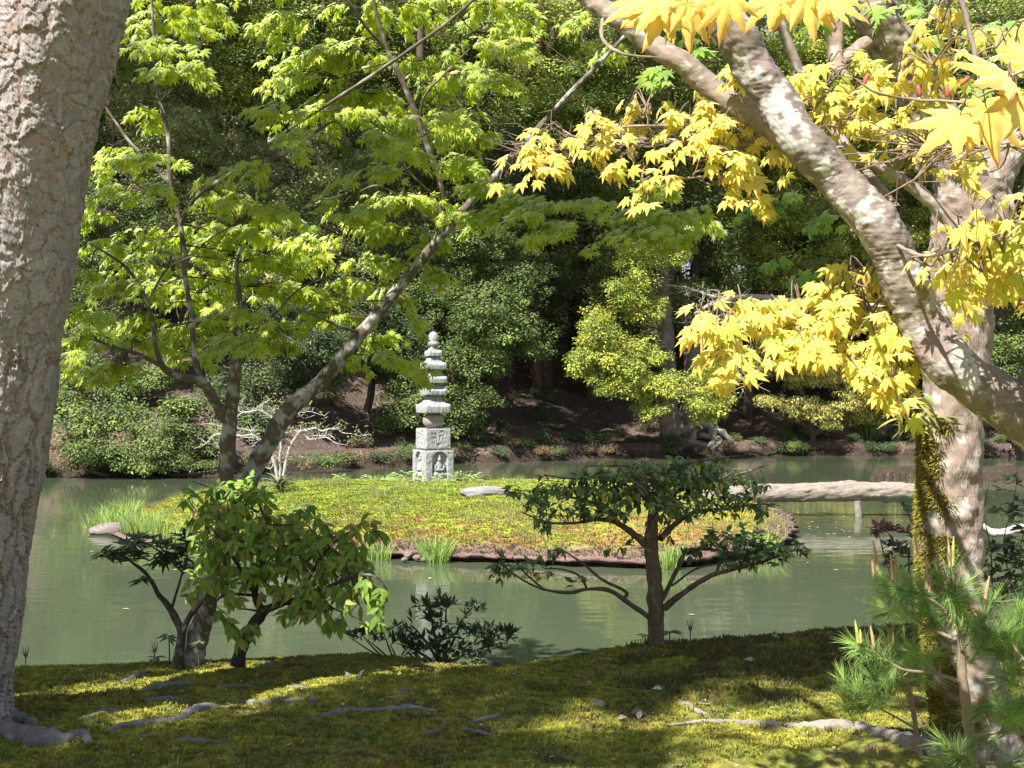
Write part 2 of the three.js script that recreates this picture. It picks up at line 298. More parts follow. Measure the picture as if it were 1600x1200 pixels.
const rimH = (th) => 0.17 + 0.05 * n2(Math.cos(th) * 5 + 3, Math.sin(th) * 5) - 0.1 * sstep(0.5, 1, Math.cos(th - 2.75)) + 0.05 * sstep(0.7, 1, Math.cos(th - 0.5));
function isleH(x, z) { const s = isleS(x, z), th = Math.atan2(z - ISC.z, x - ISC.x), e = rimH(th); return e + (0.585 - e) * (1 - Math.pow(Math.min(s, 1), 2.1)) + 0.03 * fbm2(x * 1.5, z * 1.5, 3) * (1 - s * 0.5) - 0.09 * sstep(0.9, 1, s) * e / 0.2; }
function isleColor(x, z) {
  const s = isleS(x, z), a = fbm2(x * 1.1 + 7, z * 1.4, 4), b = fbm2(x * 4, z * 5 + 9, 3), front = sstep(-21, -16.8, z), left = sstep(-3.5, -6, x), right = sstep(0.5, 3, x);
  let k = mix3([0.29, 0.35, 0.035], [0.19, 0.25, 0.03], sstep(-0.25, 0.3, a));
  k = mix3(k, [0.42, 0.35, 0.05], clamp(front * 0.5 + left * 0.5 + right * 0.5 + b * 0.6 - 0.18, 0, 0.85));
  k = mix3(k, [0.38, 0.2, 0.065], sstep(0.1, 0.45, a * 0.5 + b * 0.6 + sstep(-18.4, -16.2, z) * 0.4 + right * 0.16 - 0.1) * 0.75);
  k = mix3(k, [0.2, 0.125, 0.08], sstep(0.28, 0.5, b + 0.1 * front) * 0.7);
  return mix3(k, [0.2, 0.13, 0.105], sstep(0.9, 0.96, s + b * 0.05));
}
{
  const pos = [], uv = [], col = [], idx = [], NT = 420, ss = [...range(0, 0.9, 0.015), 0.92, 0.94, 0.955, 0.97, 0.98, 0.99, 1], extra = [[0.996, 0.6], [0.972, 0.42], [0.966, 0.2], [0.975, 0.05], [0.985, -0.12], [1.06, -1.5]], rows = ss.length + extra.length;
  for (let r = 0; r < rows; r++) for (let i = 0; i <= NT; i++) {
    const th = -Math.PI + i / NT * 2 * Math.PI, R = isleRim(th), s = r < ss.length ? ss[r] : extra[r - ss.length][0];
    const jag = r < ss.length ? 0 : 0.06 * n3(Math.cos(th) * 30, Math.sin(th) * 30, r * 0.7), x = ISC.x + Math.cos(th) * R * (s + jag * 0.2), z = ISC.z + Math.sin(th) * R * (s + jag * 0.2);
    let y, c; if (r < ss.length) { y = isleH(x, z) + 0.012 * fbm2(x * 7, z * 7, 2); c = isleColor(x, z); } else { y = isleH(ISC.x + Math.cos(th) * R, ISC.z + Math.sin(th) * R) * extra[r - ss.length][1]; c = [0.1 + 0.03 * jag * 9, 0.06, 0.045]; }
    pos.push(x, y, z); uv.push(x, z + y); col.push(...c);
  }
  for (let r = 0; r + 1 < rows; r++) for (let i = 0; i < NT; i++) { const a = r * (NT + 1) + i, b = a + NT + 1; idx.push(a, a + 1, b, a + 1, b + 1, b); }
  const g = geoFrom(pos, idx, col); g.setAttribute('uv', new THREE.Float32BufferAttribute(uv, 2));
  whole('island_ground', g, mossMat, 'low mossy island with an undercut earth edge in the pond', 'island', null, 'structure');
  seed(22);
  const spots = [], grass = [];
  for (let i = 0; i < 60000; i++) {
    const th = rr(-Math.PI, Math.PI), s = Math.sqrt(rnd()) * 0.985, R = isleRim(th), x = ISC.x + Math.cos(th) * R * s, z = ISC.z + Math.sin(th) * R * s; if (z < -25.5) continue;
    const k = isleColor(x, z), j = rr(0.8, 1.25); spots.push({ p: V(x, isleH(x, z), z), s: rr(0.6, 1.4), c: [k[0] * j, k[1] * j, k[2] * j] });
    const gp = sstep(0.0, 0.4, fbm2(x * 0.7 + 31, z * 0.9, 3) + 0.28 * sstep(-19.5, -18, z) * sstep(-1.6, 0.2, x) - 0.06);
    if (rnd() < gp * 0.16) grass.push({ p: V(x, isleH(x, z), z), s: rr(0.6, 1.3), c: mix3([0.2, 0.26, 0.05], [0.33, 0.3, 0.12], rnd()) });
  }
  carpet('island_moss', 'golden and bright green moss cushions covering the island', 'moss', [0, 1, 2].map(() => tuftGeo(9, 0.02, 0.036, 0.014, rnd, 1.2)), tuftMat, spots);
  carpet('island_grass', 'thin pale grass blades scattered through the island moss', 'grass', [0, 1].map(() => tuftGeo(6, 0.12, 0.05, 0.006, rnd, 0.7)), grassMat, grass);
}
const onIsle = (px, d) => { const x = (px - 800) / FOC * d, z = -d; return V(x, isleH(x, z), z); };

// far hillside ------------------------------------------------------------
const SHORE = [[-900, 752], [-200, 750], [0, 747], [330, 744], [450, 739], [560, 732], [760, 723], [1000, 717], [1200, 713], [1440, 713], [1700, 716], [2100, 724]].map(([x, y]) => { const p = onWater(x, y); return [p.x, p.z]; });
const shoreZ = (x) => interp(SHORE, x)[0] + 0.5 * n2(x * 0.35, 3) + 0.18 * n2(x * 1.4, 8);
function hillH(x, z) {
  const u = shoreZ(x) - z; if (u < 0) return -0.5 * Math.min(1, -u) ;
  const low = x > 10 ? sstep(10, 15, x) : 0;
  return 0.55 * sstep(0, 0.7, u) + lerp(0.3, 0.2, low) * Math.max(0, Math.min(u, 60) - 0.6) * sstep(0.4, 5, u) + 0.35 * fbm2(x * 0.25, z * 0.25, 3) * sstep(0.3, 3, u) + 0.08 * fbm2(x * 1.5, z * 1.5, 2) * sstep(0, 0.6, u);
}
const onHill = (px, d) => { const x = (px - 800) / FOC * d, z = -d; return V(x, hillH(x, z), z); };
const litter = tex(1024, 1024, (u, v) => {
  const a = tfbm(LA, u, v, 10, 5), b = LB(u * 170, v * 170, 170), c = LC(u * 260, v * 260, 260), f = LA(u * 90, v * 90, 90);
  let k = mix3([0.085, 0.055, 0.042], [0.15, 0.1, 0.08], a); if (b > 0.62) k = mix3(k, [0.36, 0.25, 0.2], (b - 0.62) * 2.2); if (c < 0.3) k = mix3(k, [0.06, 0.035, 0.025], (0.3 - c) * 2.5); if (f > 0.86) k = [0.12, 0.13, 0.04]; return k;
}, [0.14, 0.14]);
const litterMat = std({ color: 0xffffff, map: litter, bumpMap: mossBump, bumpScale: 0.05, roughness: 1, vertexColors: true });
{
  const xs = [-110, -80, -60, -45, ...range(-34, 34, 0.3), 45, 60, 80, 110], us = [-2.5, -1.2, -0.5, ...range(-0.3, 1.5, 0.1), ...range(1.8, 16, 0.35), ...range(17, 40, 1.5), 50, 60, 80, 120, 180];
  const g = sheet(xs, us.reverse(), (x, u) => { const z = shoreZ(x) - u; const wetShade = u < 0.35; const gr = sstep(0.15, 0.45, fbm2(x * 0.5 + 3, z * 0.6, 3)) * sstep(0.6, 1.5, u); return [V(x, hillH(x, z), z), wetShade ? [0.4, 0.36, 0.33] : mix3([1, 1, 1], [0.6, 0.8, 0.4], gr * 0.5)]; });  // damp waterline strip, darkened further to stand in for overhang shade
  whole('far_hillside_ground', g, litterMat, 'wooded slope of brown leaf litter rising from the far shore', 'hillside', null, 'structure');
}
{ // spit of the shore that runs in from the right
  const xs = range(9.2, 34, 0.25), zs = range(-35.5, -28.5, 0.25);
  const H = (x, z) => { const tipX = 9.7 + 0.35 * n2(z * 0.7, 4), mid = -32.4 + 0.12 * (x - 10), half = 1.2 * Math.sqrt(clamp((x - tipX) / 3, 0, 1)) + 0.15 * n2(x * 0.9, 7); const q = 1 - Math.abs(z - mid) / Math.max(0.05, half); return x < tipX ? -0.5 : q > 0 ? 0.3 * sstep(0, 0.6, q) + 0.05 * fbm2(x * 2, z * 2, 2) : Math.max(-0.6, q * 0.8); };
  const g = sheet(xs, zs, (x, z) => [V(x, H(x, z), z), mix3([0.4, 0.37, 0.28], [0.34, 0.44, 0.15], sstep(0.05, 0.4, fbm2(x * 0.8, z * 0.8, 3)) * 0.8)]);  // earth and moss tones darkened to stand in for shade on the spit
  whole('right_shore_ground', g, litterMat, 'low earth spit running into the pond from the right', 'shore', null, 'structure');
}

// ---------------------------------------------------------------- large pine on the left
function worley(u, v, nu, s) {                                       // cells round a trunk: u in cells (wraps at nu), v in cells
  let f1 = 9, f2 = 9, id = 0, dx = 0, dy = 0; const iu = Math.floor(u), iv = Math.floor(v);
  for (let j = -1; j <= 1; j++) for (let i = -1; i <= 1; i++) {
    const cu = iu + i, cv = iv + j, w = ((cu % nu) + nu) % nu, px = cu + 0.5 + (hash(w, cv, s) - 0.5) * 0.85, py = cv + 0.5 + (hash(w, cv, s + 1) - 0.5) * 0.85, d = Math.hypot(u - px, v - py);
    if (d < f1) { f2 = f1; f1 = d; id = hash(w, cv, s + 2); dx = u - px; dy = v - py; } else if (d < f2) f2 = d;
  }
  return [f1, f2, id, dx, dy];
}
const nearSpots = [];                                                // places kept sunlit by gaps cut into the unseen needle pads
{
  const list = [[-118, 1190], [-108, 1110], [-96, 1040], [-80, 960], [-73, 900], [-63, 820], [-43, 720], [-28, 620], [-18, 520], [0, 430], [12, 330], [32, 230], [47, 150], [67, 80], [87, 0], [130, -150], [190, -380]];
  const D = 5.5, R0 = 118 / FOC * D, pts = list.map(([x, y], i) => [P(x - 6, y, D), R0 * (i === 0 ? 1.12 : i === 1 ? 1.03 : 0.97 - i * 0.003)]);
  const t = thing('pine_tree', 'large old pine with scaly plated bark at the left edge of the picture', 'pine tree', V(pts[1][0].x, 0.62, pts[1][0].z));
  for (const [p] of pts.slice(6, 15)) nearSpots.push([p, 0.42]);
  for (const [x, y, d, r] of [[1640, 690, 2.9, 0.3], [1570, 628, 2.9, 0.3], [1450, 520, 3, 0.3], [1396, 400, 3, 0.3], [1340, 315, 3, 0.3], [1252, 215, 3.05, 0.3], [1175, 100, 3.1, 0.3], [1112, -10, 3.1, 0.3], [1500, 170, 1.8, 0.3], [1580, 130, 1.6, 0.3], [1050, 0, 2.1, 0.3], [1260, -10, 2.1, 0.3], [1000, 230, 3.7, 0.4], [1130, 210, 3.7, 0.4], [1290, 150, 3.7, 0.4], [1470, 220, 3.4, 0.4], [1120, 540, 3.1, 0.4], [1250, 510, 3.2, 0.4], [1370, 510, 3.2, 0.4], [1520, 400, 2.6, 0.4], [1380, 265, 3.8, 0.3], [1500, 60, 3.2, 0.4], [1486, 800, 5, 0.25], [1486, 700, 5, 0.25], [1490, 600, 5, 0.2], [1530, 300, 5, 0.4]]) nearSpots.push([P(x, y, d), r]);
  // scaly bark: overlapping flakes that lift at their lower edge, long ridged plates with furrows lower down
  const bark = (a, run, p) => {
    const cu = a / (2 * Math.PI), wx = 0.5 * n3(p.x * 7, p.y * 5, p.z * 7), wy = 0.5 * n3(p.x * 7 + 7, p.y * 5, p.z * 7), jx = 0.13 * n3(p.x * 38, p.y * 38, p.z * 38) + 0.07 * n3(p.x * 90, p.y * 90, p.z * 90), jy = 0.13 * n3(p.x * 38 + 5, p.y * 38, p.z * 38) + 0.07 * n3(p.x * 90 + 5, p.y * 90, p.z * 90);
    const low = sstep(2.9, 1.6, p.y + 0.35 * n3(p.x * 2, p.y * 2, p.z * 2));
    const A = worley(cu * 32 + wx * 1.2 + jx, run * 13 + wy * 1.3 + jy, 32, 5), L = worley(cu * 30 + wx * 0.8 + jx * 1.3, run * 4.2 + wy * 0.6 + jy, 30, 21), B = worley(cu * 62 + wx * 2 + jx * 1.7, run * 25 + wy * 2 + jy * 1.7, 62, 9), K = worley(cu * 90 + jx * 3, run * 36 + jy * 3, 90, 13);
    return { A, L, B, K, low, eA: sstep(0, 0.08, A[1] - A[0]), eL: sstep(0.0, 0.24, L[1] - L[0]), eB: sstep(0, 0.07, B[1] - B[0]) };
  };
  const g = limb(pts, {
    seg: 420, step: 0.0062,
    disp: (a, run, p) => {
      const { A, L, B, K, low, eA, eL, eB } = bark(a, run, p);
      const up = eA * 0.0055 + A[2] * 0.0075 - A[4] * 0.006 * (0.3 + A[2]) + A[3] * 0.005 * (hash(A[2] * 1e6) - 0.5), dn = eL * 0.02 + L[2] * 0.008 - L[4] * 0.006 + L[3] * 0.01 * (hash(L[2] * 1e6) - 0.5) - 0.016;
      return lerp(up, dn, low) + (B[2] > 0.4 ? eB * 0.0032 + (B[2] - 0.4) * 0.006 - B[4] * 0.005 : 0) * (1 - 0.4 * low) + 0.0007 * K[2] + 0.006 * n3(p.x * 4, p.y * 2, p.z * 4) - 0.006;
    },
    color: (p, n, a, run) => {
      const { A, L, B, low, eA, eL } = bark(a, run, p), id = low > 0.5 ? L[2] : A[2], u = hash(id * 1e6, 7), v = hash(B[2] * 1e6, 5);
      let c = u < 0.4 ? [0.3, 0.25, 0.232] : u < 0.75 ? [0.335, 0.295, 0.28] : [0.27, 0.24, 0.23];
      if (B[2] > 0.4) c = mix3(c, v < 0.4 ? [0.36, 0.325, 0.31] : v < 0.8 ? [0.31, 0.27, 0.255] : [0.39, 0.355, 0.335], 0.7); else if (v > 0.78) c = mix3(c, [0.37, 0.235, 0.18], 0.6);
      if (low > 0.5 ? eL < 0.3 : eA < 0.5) c = mix3(c, [0.17, 0.11, 0.085], 0.75);
      const j = 0.94 + 0.16 * n3(p.x * 60, p.y * 60, p.z * 60); return [c[0] * j, c[1] * j, c[2] * j];
    },
  });
  part('trunk', g, std({ color: 0xffffff, roughness: 0.85, vertexColors: true, bumpMap: barkBump, bumpScale: 0.004 }), t);
  const lift = path([[180, -330, 90, 5.5], [40, -520, 70, 5.0], [-300, -760, 60, 4.2], [-900, -1100, 40, 3.6]], 5).map((a) => a);
  part('branch', limb(lift, { seg: 10, step: 0.2 }), barkMat(C(0.2, 0.13, 0.1)), t);
  // surface roots of the pine
  const rootMat = barkMat(C(0.2, 0.185, 0.18), { bumpScale: 0.008 });
  const roots = [
    [[-60, 1146, 56], [0, 1148, 46], [40, 1153, 38], [75, 1158, 40], [100, 1160, 30], [125, 1150, 22], [145, 1166, 10]], [[-30, 1118, 44], [10, 1122, 36], [40, 1130, 24], [65, 1142, 10]],
    [[185, 1068, 6], [200, 1064, 12], [215, 1056, 13], [232, 1050, 6]], [[222, 1082, 7], [245, 1074, 13], [270, 1070, 12], [305, 1068, 6]], [[225, 1096, 6], [245, 1096, 14], [270, 1095, 14], [292, 1096, 6]],
    [[120, 1125, 6], [145, 1120, 12], [165, 1113, 14], [195, 1112, 8]], [[160, 1144, 7], [200, 1134, 14], [240, 1130, 14], [275, 1126, 15], [300, 1114, 20], [325, 1108, 18], [360, 1112, 7]],
    [[275, 1158, 8], [295, 1157, 13], [330, 1162, 12], [400, 1168, 10], [450, 1178, 6]], [[345, 1072, 5], [370, 1073, 8], [400, 1072, 5]], [[365, 1096, 5], [400, 1098, 10], [440, 1097, 9], [480, 1092, 5]],
    [[485, 1128, 7], [510, 1118, 13], [540, 1112, 14], [590, 1112, 12], [640, 1108, 15], [660, 1110, 11], [695, 1112, 5]], [[450, 1074, 5], [468, 1075, 10], [490, 1080, 5]],
    [[612, 1088, 5], [625, 1080, 9], [645, 1078, 5]], [[190, 1165, 5], [225, 1152, 8], [255, 1147, 5]], [[645, 1160, 5], [680, 1142, 7], [725, 1140, 7], [770, 1150, 6], [790, 1157, 4]],
  ];
  for (const r of roots) {
    const pts2 = r.map(([x, y, w]) => { const p = nearAt(x, y), d = -p.z, rad = w / 2 / FOC * d; p.y += rad * 0.05; return [p, rad * 0.95]; });
    part('root', limb(pts2, { seg: 12, step: 0.025, disp: (a, run, p, r0) => r0 * (0.45 * fbm3(p.x * 12, p.y * 12, p.z * 12, 3) + 0.25 * fbm3(p.x * 45, p.y * 45, p.z * 45, 2)) }), rootMat, t);
  }
  // the pine's unseen crown: needle pads placed along sun rays to shade the near bank
  seed(31);
  const needles = (n, r) => { const pos = [], idx = []; for (let i = 0; i < n; i++) { const u = rnd() * 2 - 1, a = rnd() * 6.283, s = Math.sqrt(1 - u * u), d = V(Math.cos(a) * s, u, Math.sin(a) * s), q = V(rr(-1, 1), rr(-0.4, 0.4), rr(-1, 1)).multiplyScalar(r * 0.6), w = d.clone().cross(V(rr(-1, 1), 1, rr(-1, 1))).normalize().multiplyScalar(0.006), k = pos.length / 3, e = q.clone().addScaledVector(d, r * 0.7); pos.push(q.x - w.x, q.y - w.y, q.z - w.z, q.x + w.x, q.y + w.y, q.z + w.z, e.x, e.y, e.z); idx.push(k, k + 1, k + 2); } return geoFrom(pos, idx); };
  const geos = [needles(90, 0.26), needles(100, 0.22)], mats = [std({ color: C(0.035, 0.07, 0.02), roughness: 0.7 })], spots = [], m = new THREE.Matrix4(), q = new THREE.Quaternion(), inv = new THREE.Matrix4().copy(t.matrixWorld).invert();
  const glade = (x, z) => x > -0.15 + 0.5 * n2(z * 1.3, 2) && z > -6.4 + 0.45 * n2(x * 1.1, 5) - 0.1 * (x - 1);       // the sunlit moss patches low on the right
  for (let i = 0; i < 3900; i++) {
    const x = rr(-3.6, 4.2), D = rr(4.2, 8.3), y = rnd() < 0.72 ? 0.62 : rr(0.6, 1.2), s = V(x, y, -D);
    if (y > 0.7 && D < 6.6) continue;
    if (glade(x, -D) && (y > 0.7 || fbm2(x * 1.1 + 2, D * 1.9, 2) < 0.12)) continue;
    if (x > 2.6 && rnd() < 0.4) continue;
    const h = rr(5.6, 8.6), p = s.clone().addScaledVector(SUN, (h - y) / SUN.y);
    let room = 9;
    for (const [c, rad] of nearSpots) { const w = c.clone().sub(p), along = w.dot(SUN); if (along < 0) room = Math.min(room, w.addScaledVector(SUN, -along).length() - rad); }
    if (room < 0.1) continue;
    const fine = room < 0.42 ? 4 : 1;
    for (let k = 0; k < fine; k++) {
    q.setFromEuler(new THREE.Euler(rnd() * 6, rnd() * 6, rnd() * 6)); m.compose(p.clone().add(fine > 1 ? V(gauss() * 0.1, gauss() * 0.1, gauss() * 0.1) : V(0, 0, 0)), q, V(1, 1, 1).multiplyScalar(fine > 1 ? 0.32 : rr(0.8, 1.3)));
    spots.push({ m: m.clone().premultiply(inv), k: i % 2, c: 0 });
    }
  }
  instanced(t, spots, geos, mats, 'crown');
}

// ---------------------------------------------------------------- maples
const twigGeo = (a, b, sag, r0, r1, bend) => { const mid = a.clone().lerp(b, 0.5); mid.y += sag; if (bend) mid.add(bend); return limb([[a, r0], [mid, (r0 + r1) / 2], [b, r1]], { seg: 5, steps: 6 }); };
// sprays: tiers of leaves round a fan of twigs; each grows from the nearest of the tree's branches
function spray(c, rx, rz, tilt, count, anchor, leaves, twigs, o) {
  const n = Math.max(3, Math.round(count / 11)), out = c.clone().sub(anchor).setY(0); if (out.lengthSq() < 1e-4) out.set(1, 0, 0); const base = Math.atan2(out.z, out.x);
  const start = anchor.distanceTo(c) > 0.02 ? c.clone().lerp(anchor, 0.35) : c;
  twigs.push(twigGeo(anchor, start, 0.02, o.tw ?? 0.0045, 0.003, V(rr(-0.03, 0.03), rr(-0.02, 0.04), rr(-0.03, 0.03))));
  for (let i = 0; i < n; i++) {
    const a = base + gauss() * 1.5 + (i % 3 ? 0 : Math.PI * rr(-0.6, 0.6)), q = Math.sqrt(rr(0.15, 1.1)), end = c.clone().add(V(Math.cos(a) * rx * q, -0.1 * rx * q * q + gauss() * 0.05 + tilt * Math.cos(a) * rx * q, Math.sin(a) * rz * q));
    const bend = V(rr(-0.03, 0.03), rr(0, 0.05), rr(-0.03, 0.03));
    twigs.push(twigGeo(start, end, 0.03, 0.0028, 0.0012, bend));
    const per = Math.ceil(count / n), len = start.distanceTo(end), dir = end.clone().sub(start).normalize();
    for (let k = 0; k < per; k++) {
      const f = k < 2 ? 1 : rr(0.3, 1), side = k % 2 ? 1 : -1, p = start.clone().lerp(end, f); p.y += 0.03 * 4 * f * (1 - f) * 1 + bend.y * 4 * f * (1 - f) * 0.5;
      const tip = dir.clone().applyAxisAngle(V(0, 1, 0), side * rr(0.1, 1.2)); tip.y = rr(-1.1, -0.05) * (o.hang ?? 1); tip.normalize();
      const nor = V(SUN.x + gauss() * 0.5, SUN.y + gauss() * 0.3, SUN.z + gauss() * 0.5 + (o.face ?? 0)).normalize();
      const s = o.size * rr(0.7, 1.18); p.addScaledVector(tip, rr(0.01, 0.05)); p.y += gauss() * 0.02;
      leaves.push({ m: leafMatrix(p, tip, nor, s), c: o.tone ? o.tone(p) : undefined });
    }
  }
}
function nearest(list, p, up = 0) { let b = list[0], bd = 1e9; for (const q of list) { const d = q.distanceToSquared(p) + (q.y > p.y + 0.15 ? up : 0); if (d < bd) { bd = d; b = q; } } return b; }
const lichenBark = (dark, light, amount, f = 9, pink) => (p) => {
  const a = fbm3(p.x * f, p.y * f, p.z * f, 4), b = fbm3(p.x * f * 2.7 + 5, p.y * f * 2.7, p.z * f * 2.7, 3), l = sstep(amount, amount + 0.022, a + 0.4 * b + 0.12 * n3(p.x * 60, p.y * 60, p.z * 60));
  let c = mix3(dark, [dark[0] * 1.35, dark[1] * 1.3, dark[2] * 1.25], sstep(-0.3, 0.4, b)); if (pink) c = mix3(c, pink, sstep(0.12, 0.25, n3(p.x * 4.3 + 9, p.y * 4.3, p.z * 4.3) - 0.15));
  c = mix3(c, light, l); const j = 1 + 0.18 * n3(p.x * 70, p.y * 70, p.z * 70); return [c[0] * j, c[1] * j, c[2] * j];
};

{ // green maple on the near bank, leaning over the water
  seed(41);
  const root = onNear(300, 7.15);
  const t = thing('green_maple', 'fresh green maple leaning right over the pond from a lichened double trunk', 'maple tree', root);
  const bk = barkMat(0xffffff, { bumpScale: 0.004 }), col = lichenBark([0.115, 0.095, 0.072], [0.36, 0.355, 0.32], 0.12, 8), darkCol = lichenBark([0.115, 0.095, 0.072], [0.36, 0.355, 0.32], 0.3, 8);
  const wob = (a, run, p, r) => r * (0.16 * n3(p.x * 7, p.y * 7, p.z * 7) + 0.06 * n3(p.x * 28, p.y * 28, p.z * 28));
  const all = [];
  const add = (name, list, seg = 10, step = 0.02, c = col) => { const pts = path(list.map(([x, y, w, d]) => [x, y, w * 0.66, d])); all.push(...samples(pts)); return part(name, limb(pts, { seg, step, disp: wob, color: c }), bk, t); };
  add('trunk', [[296, 1052, 64, 7.15], [303, 1020, 52, 7.15], [312, 985, 48, 7.15], [330, 920, 45, 7.15], [350, 855, 47, 7.15], [372, 795, 44, 7.15], [395, 738, 44, 7.2], [425, 682, 40, 7.2], [452, 640, 40, 7.25], [500, 598, 35, 7.3], [540, 550, 30, 7.3], [590, 490, 28, 7.35], [640, 430, 25, 7.4], [684, 375, 26, 7.4], [740, 310, 20, 7.4], [790, 258, 16, 7.45], [850, 190, 14, 7.5], [915, 120, 12, 7.5], [975, 58, 9, 7.6], [1010, 20, 6, 7.6]], 26, 0.016);
  add('trunk', [[345, 860, 40, 7.15], [352, 800, 38, 7.1], [353, 740, 36, 7.1], [356, 690, 35, 7.05], [361, 640, 32, 7.05], [368, 580, 28, 7], [372, 530, 24, 7], [374, 470, 15, 7], [370, 420, 9, 6.95], [376, 385, 5, 6.9]], 18, 0.02);
  add('branch', [[690, 372, 20, 7.4], [692, 335, 17, 7.35], [690, 300, 16, 7.3], [676, 250, 15, 7.25], [655, 190, 14, 7.2], [630, 130, 12, 7.15], [607, 82, 11, 7.1], [588, 20, 9, 7.05], [575, -50, 7, 7]], 12, 0.025, darkCol);
  add('branch', [[603, 76, 9, 7.1], [572, 42, 8, 7], [540, -5, 7, 6.9], [520, -50, 5, 6.9]], 8, 0.03, darkCol);
  add('branch', [[760, -20, 7, 6.6], [715, 22, 8, 6.65], [630, 85, 9, 6.7], [540, 145, 9, 6.75], [478, 185, 7, 6.8], [420, 222, 5, 6.8]], 8, 0.03, darkCol);
  add('branch', [[0, 0, 0], [0, 0, 0], [283, 350, 11, 7.1], [305, 310, 11, 6.85], [370, 268, 11, 6.6], [430, 245, 11, 6.5], [480, 215, 9, 6.5], [510, 195, 7, 6.5]].slice(2), 10, 0.03);
  add('branch', [[352, 655, 26, 7.05], [335, 625, 24, 7], [314, 596, 23, 6.95], [290, 590, 18, 6.9], [265, 583, 16, 6.9], [252, 568, 14, 6.85], [243, 540, 10, 6.8], [239, 505, 10, 6.8], [230, 475, 10, 6.75], [216, 443, 9, 6.7], [196, 417, 8, 6.7], [170, 398, 6, 6.6], [140, 380, 4, 6.6]], 12, 0.025, darkCol);
  add('branch', [[256, 574, 11, 6.85], [213, 552, 9, 6.8], [180, 543, 8, 6.75], [143, 530, 7, 6.7], [107, 533, 4, 6.7]], 8, 0.03, darkCol);
  add('branch', [[314, 598, 18, 6.95], [303, 545, 14, 7], [300, 505, 13, 7.05], [288, 420, 12, 7.1], [282, 350, 12, 7.1], [266, 285, 12, 7.1], [263, 215, 11, 7.1], [247, 145, 10, 7.1], [241, 70, 8, 7.1], [236, -20, 6, 7.1]], 10, 0.03);
  add('branch', [[267, 290, 10, 7.1], [235, 255, 9, 7.05], [203, 222, 8, 7.0], [165, 168, 6, 7]], 8, 0.03);
  add('branch', [[372, 500, 9, 7], [333, 497, 9, 6.9], [290, 505, 7, 6.8], [257, 512, 4, 6.7]], 8, 0.03, darkCol);
  add('branch', [[705, 348, 10, 7.4], [750, 346, 9, 7.3], [800, 340, 8, 7.2], [870, 345, 6, 7.1], [950, 352, 5, 7], [1040, 360, 3, 7]], 8, 0.03, darkCol);
  for (const b of [[[655, 190, 7, 7.2], [664, 150, 6, 7.1], [700, 110, 5, 7], [738, 72, 3, 7]], [[678, 262, 7, 7.25], [640, 235, 5, 7.1], [605, 200, 4, 7], [575, 175, 3, 6.9]], [[692, 320, 7, 7.3], [650, 280, 6, 7.1], [610, 240, 4, 6.9], [590, 225, 3, 6.9]], [[560, 520, 9, 7.3], [520, 505, 7, 7.1], [480, 488, 6, 7], [440, 470, 3, 6.9]], [[470, 622, 8, 7.3], [560, 470, 4, 7], [640, 470, 3, 6.9]].slice(1), [[372, 540, 9, 7], [420, 500, 7, 6.9], [470, 450, 5, 6.8], [520, 430, 3, 6.8]], [[690, 360, 8, 7.4], [640, 320, 6, 7.2], [590, 290, 4, 7], [560, 300, 3, 6.9]], [[232, 470, 6, 6.75], [262, 420, 5, 6.6], [300, 400, 3, 6.5]]]) add('branch', b, 7, 0.03, darkCol);
  const tiers = [
    [290, 118, 85, 26, 6.9], [255, 12, 60, 26], [330, 22, 45, 22], [215, 60, 25, 20], [470, 30, 70, 34], [560, 50, 70, 40], [650, 48, 85, 40], [755, 36, 75, 36], [815, 48, 30, 30], [465, 105, 68, 34], [575, 118, 75, 34], [690, 106, 85, 34], [765, 104, 55, 30], [430, 168, 45, 24], [540, 178, 75, 34], [640, 186, 75, 34], [725, 178, 66, 34], [560, 244, 55, 28], [620, 274, 62, 32], [700, 232, 55, 32], [735, 268, 32, 22],
    [560, 322, 45, 24], [640, 330, 75, 32], [600, 378, 60, 28], [690, 385, 36, 20], [760, 316, 66, 30], [830, 330, 64, 28], [900, 336, 64, 26], [980, 352, 70, 26], [1060, 346, 64, 28], [1115, 342, 36, 24], [860, 372, 40, 18], [915, 45, 30, 24], [950, 75, 30, 22], [1000, 300, 60, 20],
    [180, 248, 40, 24], [160, 306, 46, 34], [230, 288, 55, 30], [300, 328, 56, 32], [370, 346, 55, 32], [158, 376, 36, 26], [230, 396, 66, 32], [320, 414, 75, 32], [410, 396, 56, 28], [460, 428, 66, 32], [160, 468, 46, 32], [240, 480, 66, 34], [330, 488, 64, 32], [420, 478, 64, 32], [500, 470, 62, 26], [540, 496, 32, 22], [140, 526, 46, 26], [198, 556, 56, 34], [108, 588, 22, 18], [300, 546, 46, 26], [370, 515, 56, 32], [432, 534, 46, 24], [400, 316, 46, 20], [445, 232, 36, 16], [410, 276, 46, 18], [340, 292, 36, 18], [222, 178, 36, 14], [450, 350, 36, 20], [130, 430, 30, 24],
    [560, 440, 48, 24], [610, 466, 38, 24], [640, 418, 38, 24], [600, 536, 44, 16], [648, 508, 24, 12], [612, 572, 34, 12], [655, 590, 26, 9], [536, 566, 30, 14], [500, 380, 46, 22], [520, 320, 30, 18], [690, 430, 26, 16],
  ];
  const leaves = [], twigs = [];
